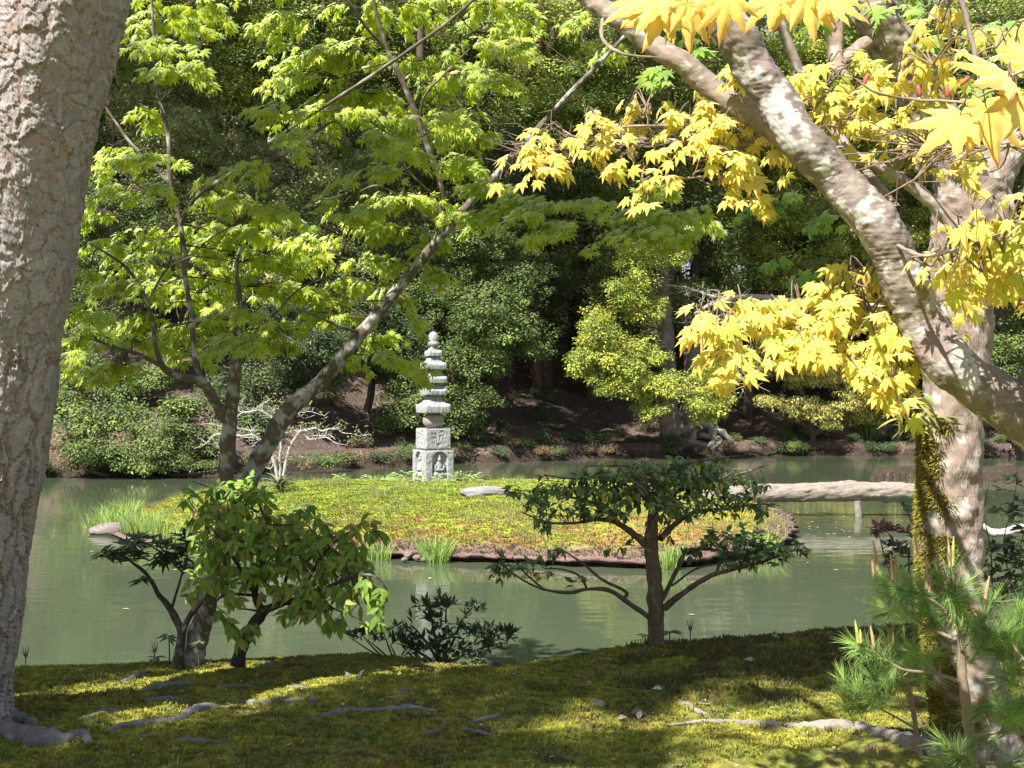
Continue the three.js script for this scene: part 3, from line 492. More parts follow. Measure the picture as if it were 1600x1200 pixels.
  for (const [x, y, rx, ry, d0] of tiers) {
    const ref = nearest(all, P(x, y, 7.1)), d = d0 ?? (x > 385 && x < 720 && y > 345 && y < 560 ? rr(7.75, 8.3) : clamp(-ref.z + rr(-0.7, 0.7), 5.9, 8.4)), c = P(x, y, d), w = rx / FOC * d, h = ry / FOC * d;
    const layers = Math.max(1, Math.round(ry / 17));
    for (let l = 0; l < layers; l++) { const cc = c.clone(); cc.y += layers > 1 ? lerp(-h * 0.75, h * 0.75, l / (layers - 1)) : 0; cc.x += gauss() * w * 0.3; cc.z += gauss() * 0.35; spray(cc, w * rr(0.9, 1.3), Math.max(0.25, w * 1.15), rr(-0.12, 0.12), Math.max(16, Math.round(rx * 1.55)), nearest(all, cc, 0.4), leaves, twigs, { size: 0.057 * (d / 7), face: 0.15 }); }
  }
  part('twig', mergeGeometries(twigs), barkMat(C(0.07, 0.05, 0.035)), t).userData.kind = 'stuff';
  const geos = [1, 2, 3, 4, 5].map(() => mapleLeaf(rnd, { droop: 0.4, width: 0.125 }));
  const mats = [C(0.46, 0.56, 0.022), C(0.4, 0.52, 0.022), C(0.55, 0.6, 0.03), C(0.33, 0.46, 0.022), C(0.49, 0.57, 0.024)].map((c) => leafMat(c, { transmission: 0.58 }));
  hangLeaves(t, leaves, geos, mats);
}

// near maple on the right with young yellow leaves
{
  seed(51);
  const t = thing('yellow_maple', 'near maple with a thick curved lichen blotched limb and golden yellow young leaves', 'maple tree', V(1.9, 0.66, -2.9));
  const bk = barkMat(0xffffff, { bumpScale: 0.003, roughness: 0.8 }), col = lichenBark([0.165, 0.135, 0.11], [0.4, 0.385, 0.35], 0.15, 8, [0.235, 0.18, 0.16]), col2 = lichenBark([0.27, 0.22, 0.18], [0.45, 0.41, 0.36], 0.2, 9), dcol = lichenBark([0.23, 0.185, 0.145], [0.45, 0.42, 0.37], 0.34, 9);
  const wob = (a, run, p, r) => r * (0.13 * n3(p.x * 6, p.y * 6, p.z * 6) + 0.035 * n3(p.x * 30, p.y * 30, p.z * 30)) + 0.0018 * sstep(0.35, 0.6, n3(p.x * 22, p.y * 22, p.z * 22)) + 0.0011 * n3(p.x * 9, p.y * 120, p.z * 9) + knot(p) + 0.0012 * n3(p.x * 75, p.y * 75, p.z * 75);
  const knots = [[1385, 330, 2.97, 0.026, 0.014], [1300, 255, 3, 0.02, 0.008], [1195, 120, 3.05, 0.03, 0.01], [1440, 455, 2.95, 0.022, 0.01], [1520, 640, 2.86, 0.03, 0.012], [1410, 520, 2.96, 0.02, 0.008], [1225, 215, 3.0, 0.018, 0.009]].map(([x, y, d, r, h]) => [P(x, y, d), r, h]);
  const knot = (p) => { let h = 0; for (const [c, r, k] of knots) { const q = p.distanceTo(c) / r; if (q < 2.5) h += k * (Math.exp(-q * q) - 0.75 * Math.exp(-q * q * 9)); } return h; };
  const all = [];
  const add = (name, list, seg = 10, step = 0.03, c = col2) => { const pts = path(list.map(([x, y, w, d]) => [x, y, w * 0.78, d])); all.push(...samples(pts, 0.04)); return part(name, limb(pts, { seg, step, disp: wob, color: c }), bk, t); };
  add('limb', [[2000, 1500, 170, 2.9], [1880, 1100, 160, 2.9], [1760, 830, 145, 2.9], [1645, 690, 122, 2.9], [1570, 628, 100, 2.92], [1500, 580, 94, 2.95], [1450, 520, 90, 3], [1420, 460, 88, 3], [1396, 400, 86, 3], [1365, 345, 86, 3], [1312, 285, 82, 3.05], [1252, 215, 80, 3.05], [1200, 140, 80, 3.1], [1152, 60, 82, 3.1], [1112, -10, 82, 3.1], [1080, -90, 78, 3.1], [1040, -220, 70, 3.1], [990, -430, 54, 3.15], [960, -700, 36, 3.2], [900, -1000, 14, 3.3]], 72, 0.008, col);
  add('limb', [[1655, 705, 100, 2.9], [1622, 655, 88, 2.9], [1618, 610, 76, 2.9], [1660, 520, 66, 2.9], [1720, 380, 60, 2.9], [1800, 150, 46, 2.9], [1850, -250, 28, 2.9], [1880, -600, 10, 2.9]], 40, 0.012, col);
  const dark = add('limb', [[1405, 450, 50, 3.05], [1372, 380, 50, 3.25], [1290, 280, 48, 3.5], [1205, 198, 47, 3.6], [1150, 165, 46, 3.65], [1100, 128, 46, 3.7], [1060, 95, 45, 3.7], [1010, 62, 43, 3.75], [960, 26, 40, 3.75], [915, -5, 37, 3.8], [860, -60, 34, 3.8], [740, -200, 26, 3.9], [600, -400, 14, 4], [500, -560, 5, 4]], 26, 0.02, dcol);
  add('branch', [[942, 30, 8, 3.75], [940, 58, 7, 3.7], [956, 76, 6, 3.65], [985, 86, 5, 3.6], [1035, 90, 3, 3.6]], 8, 0.03, dcol);
  add('branch', [[1205, -30, 24, 4.1], [1215, 20, 22, 4.1], [1228, 60, 21, 4.1], [1244, 100, 20, 4.1], [1268, 150, 18, 4.1], [1330, 240, 20, 3.9], [1400, 330, 24, 3.6]], 12, 0.03, dcol);
  add('branch', [[1660, 660, 50, 3.05], [1650, 540, 40, 3.4], [1560, 420, 30, 3.7], [1492, 354, 26, 3.8], [1440, 303, 24, 3.8], [1380, 265, 22, 3.8], [1310, 236, 20, 3.8], [1240, 224, 16, 3.8], [1180, 223, 13, 3.8], [1100, 221, 10, 3.8], [1020, 221, 9, 3.8], [960, 228, 7, 3.8], [880, 244, 5, 3.75], [812, 238, 3, 3.7]], 12, 0.02);
  add('branch', [[1385, 268, 13, 3.8], [1402, 262, 13, 3.75], [1412, 245, 12, 3.7], [1425, 240, 7, 3.7]], 8, 0.02);
  for (const b of [[[1120, 222, 7, 3.8], [1060, 200, 6, 3.75], [1000, 197, 5, 3.7], [950, 200, 3, 3.7]], [[1040, 222, 6, 3.8], [960, 212, 5, 3.75], [900, 214, 4, 3.7], [862, 190, 2, 3.7]], [[960, 230, 5, 3.8], [900, 232, 4, 3.75], [850, 222, 3, 3.7], [800, 226, 2, 3.65]], [[1130, 222, 5, 3.8], [1120, 270, 4, 3.7], [1060, 280, 3, 3.65], [1000, 292, 2, 3.6]], [[1440, 303, 7, 3.8], [1440, 230, 5, 3.7], [1470, 205, 4, 3.6], [1540, 210, 3, 3.6]], [[1640, 168, 7, 1.9], [1560, 165, 6, 1.9], [1480, 158, 6, 1.95], [1430, 155, 5, 2], [1370, 145, 4, 2], [1335, 122, 3, 2]], [[1660, 240, 6, 2.4], [1600, 228, 6, 2.4], [1520, 232, 5, 2.45], [1450, 228, 4, 2.5]], [[1430, 500, 10, 3.05], [1380, 480, 7, 3.3], [1300, 470, 6, 3.4], [1200, 490, 5, 3.3], [1100, 510, 3, 3.2]], [[1440, 520, 8, 3.05], [1400, 540, 6, 3.2], [1350, 560, 5, 3.2], [1310, 590, 3, 3.2]], [[1380, 370, 8, 3.1], [1450, 400, 7, 2.7], [1520, 380, 6, 2.5], [1600, 350, 4, 2.4]], [[1490, -40, 12, 3], [1508, 20, 11, 3], [1522, 80, 9, 3], [1530, 125, 6, 3]]]) add('branch', b, 7, 0.02);
  // bare twig tips of the lit branch
  const twigs = [], leaves = [], big = [];
  for (let i = 0; i < 190; i++) { const x = i < 130 ? rr(795, 1240) : rr(1300, 1600), y = i < 130 ? rr(205, 250) : pick([150, 160, 215, 232]) + gauss() * 10, a = nearest(all, P(x, y, i < 130 ? 3.75 : 2.4)), e = a.clone().add(V(gauss() * 0.13 - 0.05, gauss() * 0.07, gauss() * 0.12)); twigs.push(twigGeo(a, e, rr(-0.02, 0.02), 0.0024, 0.001, V(rr(-0.02, 0.02), rr(-0.02, 0.02), rr(-0.02, 0.02)))); if (rnd() < 0.6) { const e2 = e.clone().add(V(gauss() * 0.05 - 0.02, rr(-0.01, 0.05), gauss() * 0.05)); twigs.push(twigGeo(e, e2, 0, 0.0014, 0.0007)); } }
  const tiers = [
    [1005, 160, 32, 22, 3.7, 9], [900, 240, 55, 26, 3.7, 16], [825, 265, 40, 24, 3.65, 12], [930, 205, 36, 20, 3.7, 9], [960, 232, 40, 20, 3.7, 9], [985, 245, 30, 16, 3.6, 5], [1090, 165, 50, 34, 3.7, 18], [1150, 150, 40, 32, 3.7, 14], [1080, 205, 46, 30, 3.65, 15], [1140, 205, 40, 28, 3.65, 12], [1110, 275, 58, 26, 3.6, 16], [1030, 288, 40, 18, 3.6, 8], [1140, 290, 34, 18, 3.55, 8],
    [1180, 215, 24, 16, 3.7, 5], [1240, 130, 44, 34, 3.7, 16], [1290, 135, 50, 36, 3.7, 20], [1345, 165, 34, 26, 3.6, 10], [1240, 240, 30, 16, 3.8, 6], [1300, 190, 40, 24, 3.7, 11], [1380, 205, 36, 20, 3.6, 9], [1430, 190, 40, 20, 3.5, 9], [1420, 225, 50, 22, 3.5, 14], [1470, 240, 46, 28, 3.4, 15], [1530, 220, 34, 20, 3.4, 8], [1470, 90, 60, 16, 3.2, 15], [1545, 84, 50, 14, 3.1, 12], [1440, 30, 50, 18, 3.3, 10], [1540, 20, 60, 18, 3.2, 12], [1420, 125, 26, 16, 3.3, 6], [1440, 58, 30, 14, 3.3, 6], [1590, 95, 30, 18, 2.8, 6],
    [1100, 515, 38, 26, 3.1, 13], [1110, 570, 44, 26, 3.1, 13], [1160, 505, 36, 30, 3.2, 12], [1210, 510, 44, 38, 3.2, 18], [1270, 490, 46, 34, 3.25, 18], [1320, 470, 52, 32, 3.3, 22], [1370, 455, 46, 34, 3.3, 20], [1410, 440, 40, 20, 3.3, 10], [1300, 530, 50, 34, 3.2, 18], [1360, 520, 50, 40, 3.2, 22], [1410, 540, 32, 34, 3.2, 12], [1330, 600, 48, 24, 3.15, 13], [1390, 590, 46, 24, 3.15, 11], [1250, 550, 40, 18, 3.2, 7], [1340, 440, 40, 18, 3.4, 9],
    [1450, 410, 36, 26, 2.8, 10], [1500, 395, 44, 28, 2.6, 12], [1550, 385, 46, 30, 2.5, 14], [1590, 370, 34, 30, 2.4, 10], [1480, 440, 40, 20, 2.9, 9], [1540, 430, 40, 14, 2.7, 8], [1500, 475, 30, 30, 3.0, 11], [1590, 420, 26, 24, 2.5, 6],
  ];
  const leafTint = (p) => (rnd() < 0.55 ? 0 : rnd() < 0.6 ? 1 : 2);  // random pick among the leaf tints
  for (const [x, y, rx, ry, d, n] of tiers) {
    const c = P(x, y, d), w = rx / FOC * d, h = ry / FOC * d, layers = Math.max(1, Math.round(ry / 14));
    for (let l = 0; l < layers; l++) { const cc = c.clone(); cc.y += layers > 1 ? lerp(-h * 0.7, h * 0.7, l / (layers - 1)) : 0; cc.x += gauss() * w * 0.25; cc.z += gauss() * 0.12; spray(cc, w * 1.2, Math.max(0.12, w * 1.3), rr(-0.15, 0.15), Math.max(5, Math.round(n * 1.6 / Math.sqrt(layers))), nearest(all, cc, 0.2), leaves, twigs, { size: 0.046, face: 0.15, hang: 1.15, tw: 0.0025, tone: leafTint }); }
  }
  const shoots = []; for (const sh of [[[1120, -60, 9, 2.6], [1080, -40, 7, 2.2], [1040, -22, 6, 2.1], [1005, -12, 3, 2.1]], [[1180, -60, 9, 2.6], [1220, -45, 7, 2.2], [1260, -32, 6, 2.1], [1300, -26, 3, 2.1]], [[1080, -40, 6, 2.2], [1110, -30, 5, 2.1], [1140, -22, 3, 2.05]], [[1660, 190, 8, 1.7], [1600, 150, 7, 1.65], [1560, 140, 5, 1.65], [1530, 152, 3, 1.7]], [[1640, 90, 7, 1.6], [1600, 110, 6, 1.6], [1580, 118, 4, 1.6]]]) { const q = path(sh); shoots.push(...samples(q, 0.02)); part('branch', limb(q, { seg: 7, step: 0.02, color: col2 }), bk, t); }
  for (const [x, y, d, tx, ty, s] of [[1500, 180, 1.75, -0.7, -0.5, 0.095], [1540, 165, 1.75, 0.2, -1, 0.1], [1575, 120, 1.6, -0.6, 0.2, 0.1], [1590, 150, 1.6, 0.3, -0.8, 0.09], [1600, 100, 1.6, 0.5, 0.6, 0.09], [1030, -4, 2.1, -1, -0.35, 0.1], [1040, 8, 2.1, -0.6, -1, 0.095], [1075, 4, 2.1, 0.1, -1, 0.1], [1010, 2, 2.15, -1, -0.1, 0.09], [1110, -16, 2.1, 0.7, -0.8, 0.09], [1060, 0, 2.15, 0.4, -0.9, 0.085], [1230, -18, 2.1, -0.3, -1, 0.085], [1260, -12, 2.1, 0.2, -1, 0.1], [1290, -10, 2.1, 0.9, -0.5, 0.1], [1275, -16, 2.15, 0.6, -0.9, 0.085], [1215, -12, 2.1, -0.9, -0.6, 0.09], [1140, -8, 2.05, -0.3, -1, 0.085]]) {
    const p = P(x, y, d), tip = V(tx, ty, 0.25).normalize(), a = nearest(shoots, p); twigs.push(twigGeo(a, p, 0.02, 0.0016, 0.001)); leaves.push({ m: leafMatrix(p, tip, V(0.15 + gauss() * 0.2, 0.75, 0.75), s * 0.92), c: 3, big: 1 });
  }
  part('twig', mergeGeometries(twigs), barkMat(C(0.24, 0.17, 0.13)), t).userData.kind = 'stuff';
  const geos = [1, 2, 3, 4, 5, 6].map(() => mapleLeaf(rnd, { droop: 0.5, width: 0.145, tip: [1.0, 0.66, 0.55] }));
  // the few leaves nearest to the lens: toothed lobes, ribs and reddened margins
  const fineLeaf = () => {
    const pos = [0, 0, 0], col = [1, 1, 0.8], idx = [], order = [-112, -74, -37, 0, 37, 74, 112], LL = [0.42, 0.76, 0.95, 1, 0.95, 0.76, 0.42], curl = rr(0.25, 0.6);
    order.forEach((deg, li) => {
      const a = (deg + gauss() * 4) * Math.PI / 180, l = LL[li] * rr(0.92, 1.08), d = curl * rr(0.6, 1.4), M = 9, first = pos.length / 3, sw = gauss() * 0.12;
      for (let i = 1; i <= M; i++) {
        const t = i / M, rad = l * t, aa = a + sw * t * t, w = l * (t < 0.3 ? 0.3 * t / 0.3 + 0.02 : 0.3 * Math.pow(Math.max(0, 1 - (t - 0.28) / 0.72), 0.8)) * (1 + 0.28 * (i % 2)), z = 0.04 * rad - d * rad * rad, red = sstep(0.55, 1, t);
        for (const side of [-1, -0.5, 0, 0.5, 1]) { const x = w * side * 0.62, tip = i === M ? 0 : 1; pos.push(Math.sin(aa) * rad + Math.cos(aa) * x * tip, Math.cos(aa) * rad - Math.sin(aa) * x * tip, z - Math.abs(side) * w * 0.3 + (side === 0 ? 0.008 : 0) + 0.01 * Math.sin(t * 20 + li)); const e = Math.max(red * 0.8, Math.abs(side) === 1 ? 0.28 : 0) , v = side === 0 ? 1.12 : 1; col.push(v * (1 - 0.08 * e), v * (1 - 0.42 * e), v * (1 - 0.35 * e)); }
        const k = first + (i - 1) * 5; if (i === 1) for (let q = 0; q < 4; q++) idx.push(0, k + q + 1, k + q); else for (let q = 0; q < 4; q++) idx.push(k - 5 + q, k - 4 + q, k + q, k - 4 + q, k + 1 + q, k + q);
      }
    });
    return geoFrom(pos, idx, col);
  };
  for (let i = 0; i < 4; i++) geos.push(fineLeaf());
  for (const l of leaves) l.k = l.big ? 6 + Math.floor(rnd() * 4) : Math.floor(rnd() * 6);
  const vc = { vertexColors: true, transmission: 0.45, clearcoat: 0.15 };
  const mats = [C(0.7, 0.645, 0.09), C(0.72, 0.58, 0.09), C(0.54, 0.6, 0.06), C(0.78, 0.6, 0.12)].map((c) => leafMat(c, vc));
  hangLeaves(t, leaves, geos, mats);
  // red buds on the bare shoot
  const bud = new THREE.SphereGeometry(1, 8, 6).scale(0.35, 1, 0.35); const red = std({ color: C(0.45, 0.08, 0.06), roughness: 0.6 });
  for (const [x, y, d, rot] of [[1353, 124, 2, -0.3], [1508, 126, 1.95, -0.8], [1436, 142, 2, 0.2], [1480, 143, 1.95, 0.1]]) { const g = bud.clone().scale(0.011, 0.011, 0.011).rotateZ(rot); const p = P(x, y, d); g.translate(p.x, p.y, p.z); part('bud', g, red, t); }
}

// mossy tree behind it
{
  seed(61);
  const base = V((1530 - 800) / FOC * 5.0, 0.6, -5.0);
  const t = thing('mossy_tree', 'upright tree with pinkish grey bark, a mossy left flank and a forked top', 'tree', base);
  const bk = barkMat(0xffffff, { bumpScale: 0.007 }), col = lichenBark([0.235, 0.185, 0.15], [0.41, 0.39, 0.35], 0.25, 7, [0.29, 0.21, 0.175]), up = lichenBark([0.235, 0.185, 0.15], [0.41, 0.39, 0.35], 0.22, 11);
  const wob = (a, run, p, r) => r * (0.12 * n3(p.x * 4, p.y * 4, p.z * 4) + 0.07 * n3(p.x * 16, p.y * 16, p.z * 16)) + 0.004 * sstep(0.2, 0.45, n3(p.x * 20, p.y * 20, p.z * 20));
  const mixCol = col;
  const main = path([[1540, 1260, 175, 5], [1536, 1195, 138, 5], [1522, 1120, 118, 5], [1508, 1040, 110, 5], [1496, 960, 102, 5], [1487, 880, 96, 5], [1484, 800, 92, 5], [1486, 700, 91, 5], [1492, 600, 92, 5], [1500, 500, 96, 5], [1512, 400, 108, 5], [1520, 330, 126, 5], [1524, 285, 110, 5]]);
  const all = samples(main);
  part('trunk', limb(main, { seg: 60, step: 0.014, disp: wob, color: mixCol }), bk, t);
  for (const l of [[[1510, 345, 96, 5], [1492, 250, 96, 5], [1455, 175, 88, 5], [1408, 95, 84, 4.95], [1370, 30, 80, 4.9], [1345, -50, 74, 4.9], [1300, -260, 56, 4.9], [1240, -600, 32, 4.9], [1200, -900, 10, 4.9]], [[1530, 345, 90, 5], [1562, 255, 74, 5.05], [1605, 190, 66, 5.1], [1670, 110, 60, 5.2], [1740, 20, 50, 5.3], [1830, -200, 36, 5.4], [1900, -520, 16, 5.5], [1930, -760, 6, 5.5]]]) { const p = path(l.map(([x, y, w, d]) => [x, y, w * 0.85, d])); all.push(...samples(p)); part('limb', limb(p, { seg: 36, step: 0.02, disp: wob, color: up }), bk, t); }
  for (const l of [[[1385, 50, 34, 4.9], [1350, 70, 26, 4.9], [1325, 92, 22, 4.85], [1310, 104, 12, 4.85]], [[1300, -20, 26, 4.9], [1305, 40, 26, 4.9], [1306, 90, 22, 4.85], [1325, 130, 16, 4.8]]]) part('branch', limb(path(l), { seg: 14, step: 0.02, disp: wob, color: lichenBark([0.27, 0.2, 0.155], [0.4, 0.36, 0.32], 0.3) }), bk, t);
  for (const r of [[[1480, 1178, 40], [1440, 1168, 30], [1400, 1156, 26], [1350, 1142, 22], [1300, 1136, 22], [1240, 1138, 18], [1190, 1136, 13], [1145, 1126, 6]], [[1260, 1132, 8], [1220, 1133, 12], [1160, 1130, 9], [1100, 1128, 7], [1040, 1134, 4]], [[1055, 1099, 5], [1075, 1102, 9], [1090, 1112, 9], [1105, 1116, 4]], [[700, 1140, 4], [740, 1128, 8], [785, 1118, 8], [825, 1112, 4]]])
    part('root', limb(r.map(([x, y, w]) => { const p = nearAt(x, y), rad = w / 2 / FOC * -p.z; p.y += rad * 0.1; return [p, rad]; }), { seg: 14, step: 0.02, disp: (a, run, p, r0) => r0 * (0.4 * fbm3(p.x * 12, p.y * 12, p.z * 12, 3) + 0.25 * fbm3(p.x * 40, p.y * 40, p.z * 40, 2)) }), barkMat(C(0.29, 0.25, 0.21), { bumpScale: 0.008 }), t);
  // moss on the left flank
  const mg = [0, 1].map(() => tuftGeo(8, 0.013, 0.02, 0.005, rnd, 1.2)), spots = [], q = new THREE.Quaternion(), q2 = new THREE.Quaternion(), inv = new THREE.Matrix4().copy(t.matrixWorld).invert(), axis = (y) => { let b = main[0]; for (const m of main) if (Math.abs(m[0].y - y) < Math.abs(b[0].y - y)) b = m; return b; };
  const curve = new THREE.CatmullRomCurve3(main.map((m) => m[0]), false, 'centripetal'), rad = (y) => { let i = 0; while (i < main.length - 2 && main[i + 1][0].y < y) i++; const a = main[i], b = main[i + 1]; return lerp(a[1], b[1], clamp((y - a[0].y) / (b[0].y - a[0].y), 0, 1)); };
  for (let i = 0; i < 17000; i++) {
    const c = curve.getPoint(rr(0.02, 0.62)), a = rr(0, 6.283), nx = Math.cos(a), nz = Math.sin(a), p = V(c.x + nx * rad(c.y), c.y, c.z + nz * rad(c.y));
    const edge = -nx - 0.1 + 1.05 * fbm3(p.x * 7, p.y * 5, p.z * 7, 3) - 0.55 * sstep(1.9, 2.25, p.y) * sstep(2.5, 2.2, p.y) * 0 + 0.5 * sstep(1.35, 0.8, p.y) - 0.1; if (edge < 0.42) continue;
    q.setFromUnitVectors(V(0, 1, 0), V(nx, 0.35, nz).normalize()); q2.setFromAxisAngle(V(0, 1, 0), rnd() * 6.28); const s = rr(0.7, 1.5), m = new THREE.Matrix4().compose(p, q.clone().multiply(q2), V(s, s, s)).premultiply(inv), b = rnd();
    const k = mix3([0.3, 0.26, 0.03], [0.17, 0.14, 0.03], sstep(0.3, 0.8, b)); spots.push({ m, k: i % 2, c: 0, col: C(...k) });
  }
  instanced(t, spots, mg, [tuftMat], 'moss');
  // a few fresh green sprays of its own foliage
  const leaves = [], twigs = [];
  for (const [x, y, rx, ry, d, n] of [[1075, 80, 28, 12, 4.6, 5], [1050, 105, 20, 12, 4.6, 4], [1035, 125, 22, 12, 4.6, 4], [1085, 55, 20, 12, 4.6, 4], [1255, 25, 30, 14, 4.7, 5], [1280, 60, 30, 14, 4.7, 6], [1335, 20, 30, 12, 4.7, 5], [1400, 20, 30, 12, 4.7, 6], [1400, 10, 40, 16, 4.8, 8], [1430, 70, 26, 14, 4.7, 5], [1560, 45, 40, 22, 5, 14], [1590, 60, 20, 30, 5, 9], [1500, 45, 36, 18, 5, 10], [1560, 140, 40, 20, 5, 10], [1500, 260, 40, 14, 5.4, 8], [1560, 200, 34, 16, 5.2, 8], [1250, 310, 60, 20, 6.5, 20], [1200, 330, 50, 18, 6.5, 16], [1300, 350, 50, 20, 6.5, 16], [1290, 430, 50, 24, 6.8, 22], [1230, 415, 40, 16, 6.8, 12]]) { const c = P(x, y, d); spray(c, rx / FOC * d, rx / FOC * d, rr(-0.1, 0.1), Math.max(6, Math.round(n * 1.5)), d < 5.6 ? nearest(all, c).clone().lerp(c, 0.75) : c.clone().add(V(0.3, -0.02, 0.2)), leaves, twigs, { size: 0.058, face: 0.2 }); }
  part('twig', mergeGeometries(twigs), barkMat(C(0.12, 0.08, 0.06)), t).userData.kind = 'stuff';
  hangLeaves(t, leaves, [1, 2, 3].map(() => mapleLeaf(rnd, { droop: 0.4, width: 0.15 })), [C(0.28, 0.45, 0.03), C(0.22, 0.38, 0.03), C(0.34, 0.48, 0.03)].map((c) => leafMat(c, { transmission: 0.5 })));
  // epiphyte fern on the trunk
  const f = thing('strap_fern', 'bright strap leaved fern perched high on the mossy trunk', 'fern', P(1438, 640, 4.95));
  const blade = ovalLeaf({ width: 0.13, droop: 0.55, rows: 5, fold: 0.15, sharp: 0.7 }), fm = [C(0.3, 0.33, 0.03), C(0.22, 0.3, 0.03), C(0.36, 0.36, 0.05)].map((c) => leafMat(c)), fl = [];
  for (const [x, y, n] of [[1432, 630, 12], [1440, 655, 10], [1436, 680, 8], [1440, 615, 7], [1412, 650, 7]]) for (let i = 0; i < n; i++) { const p = P(x + gauss() * 5, y + gauss() * 6, 4.93), a = rr(0, 6.28), tip = V(Math.cos(a) * 0.9 - 0.5, rr(-0.5, 0.7), 0.3 + Math.sin(a) * 0.6); fl.push({ m: leafMatrix(p, tip, V(gauss() * 0.4, 1, 0.5), rr(0.07, 0.14)) }); }
  hangLeaves(f, fl, [blade], fm);
}

// ---------------------------------------------------------------- stone pagoda on the island
const graniteMap = tex(512, 512, (u, v) => { const a = tfbm(LA, u, v, 8, 5), b = LB(u * 128, v * 128, 128), c = tfbm(LC, u, v, 24, 3); let g = 0.62 + 0.5 * a + 0.22 * (b - 0.5); let k = [g, g, g * 0.985]; if (c < 0.4) k = mix3(k, [0.42, 0.43, 0.41], (0.4 - c) * 3.5); if (a > 0.62) k = mix3(k, [0.95, 0.95, 0.92], (a - 0.62) * 4); return k; }, [1.3, 1.3]);
const graniteBump = tex(512, 512, (u, v) => 0.6 * tfbm(LB, u, v, 16, 5) + 0.4 * LC(u * 128, v * 128, 128), [1.3, 1.3], true);
const granite = std({ color: C(0.375, 0.38, 0.375), map: graniteMap, bumpMap: graniteBump, bumpScale: 0.008, roughness: 0.93 });
const graniteDark = std({ color: C(0.35, 0.35, 0.345), map: graniteMap, bumpMap: graniteBump, bumpScale: 0.008, roughness: 0.93 });
const graniteBall = std({ color: C(0.35, 0.3, 0.24), map: graniteMap, bumpMap: graniteBump, bumpScale: 0.005, roughness: 0.93 });
// rings of a rounded square: [half width, height, corner lift, roundness 0..1]
function squareLoft(rings, seg = 96, rough = 0.006, sd = 0) {
  const pos = [], uv = [], idx = [];
  rings.forEach(([h, y, lift, round], k) => {
    for (let i = 0; i <= seg; i++) {
      const a = i / seg * Math.PI * 2, ca = Math.cos(a), sa = Math.sin(a), m = Math.max(Math.abs(ca), Math.abs(sa)), e = lerp(1 / m, 1, round), x = ca * e, z = sa * e, corner = Math.pow(Math.min(Math.abs(x), Math.abs(z)) / Math.max(Math.abs(x), Math.abs(z)), 4);
      const q = 1 - 0.045 * corner * (1 - round), n = 1 + rough / Math.max(h, 0.05) * fbm3(x * 3 * h * 8 + sd, y * 12, z * 3 * h * 8, 3);
      const px = x * h * q * n, pz = z * h * q * n, py = y + lift * corner + rough * 0.8 * fbm3(x * 4 + sd, k, z * 4, 2);
      pos.push(px, py, pz); uv.push((Math.abs(x) > Math.abs(z) ? pz : px) + a, py + h);
    }
  });
  const n = seg + 1;
  for (let r = 0; r + 1 < rings.length; r++) for (let i = 0; i < seg; i++) { const a = r * n + i, b = a + n; idx.push(a, b, a + 1, a + 1, b, b + 1); }
  for (const [r, up] of [[0, 0], [rings.length - 1, 1]]) { const c = pos.length / 3; pos.push(0, rings[r][1], 0); uv.push(0, 0); for (let i = 0; i < seg; i++) idx.push(...(up ? [c, r * n + i + 1, r * n + i] : [c, r * n + i, r * n + i + 1])); }
  const g = geoFrom(pos, idx); g.setAttribute('uv', new THREE.Float32BufferAttribute(uv, 2)); return g;
}
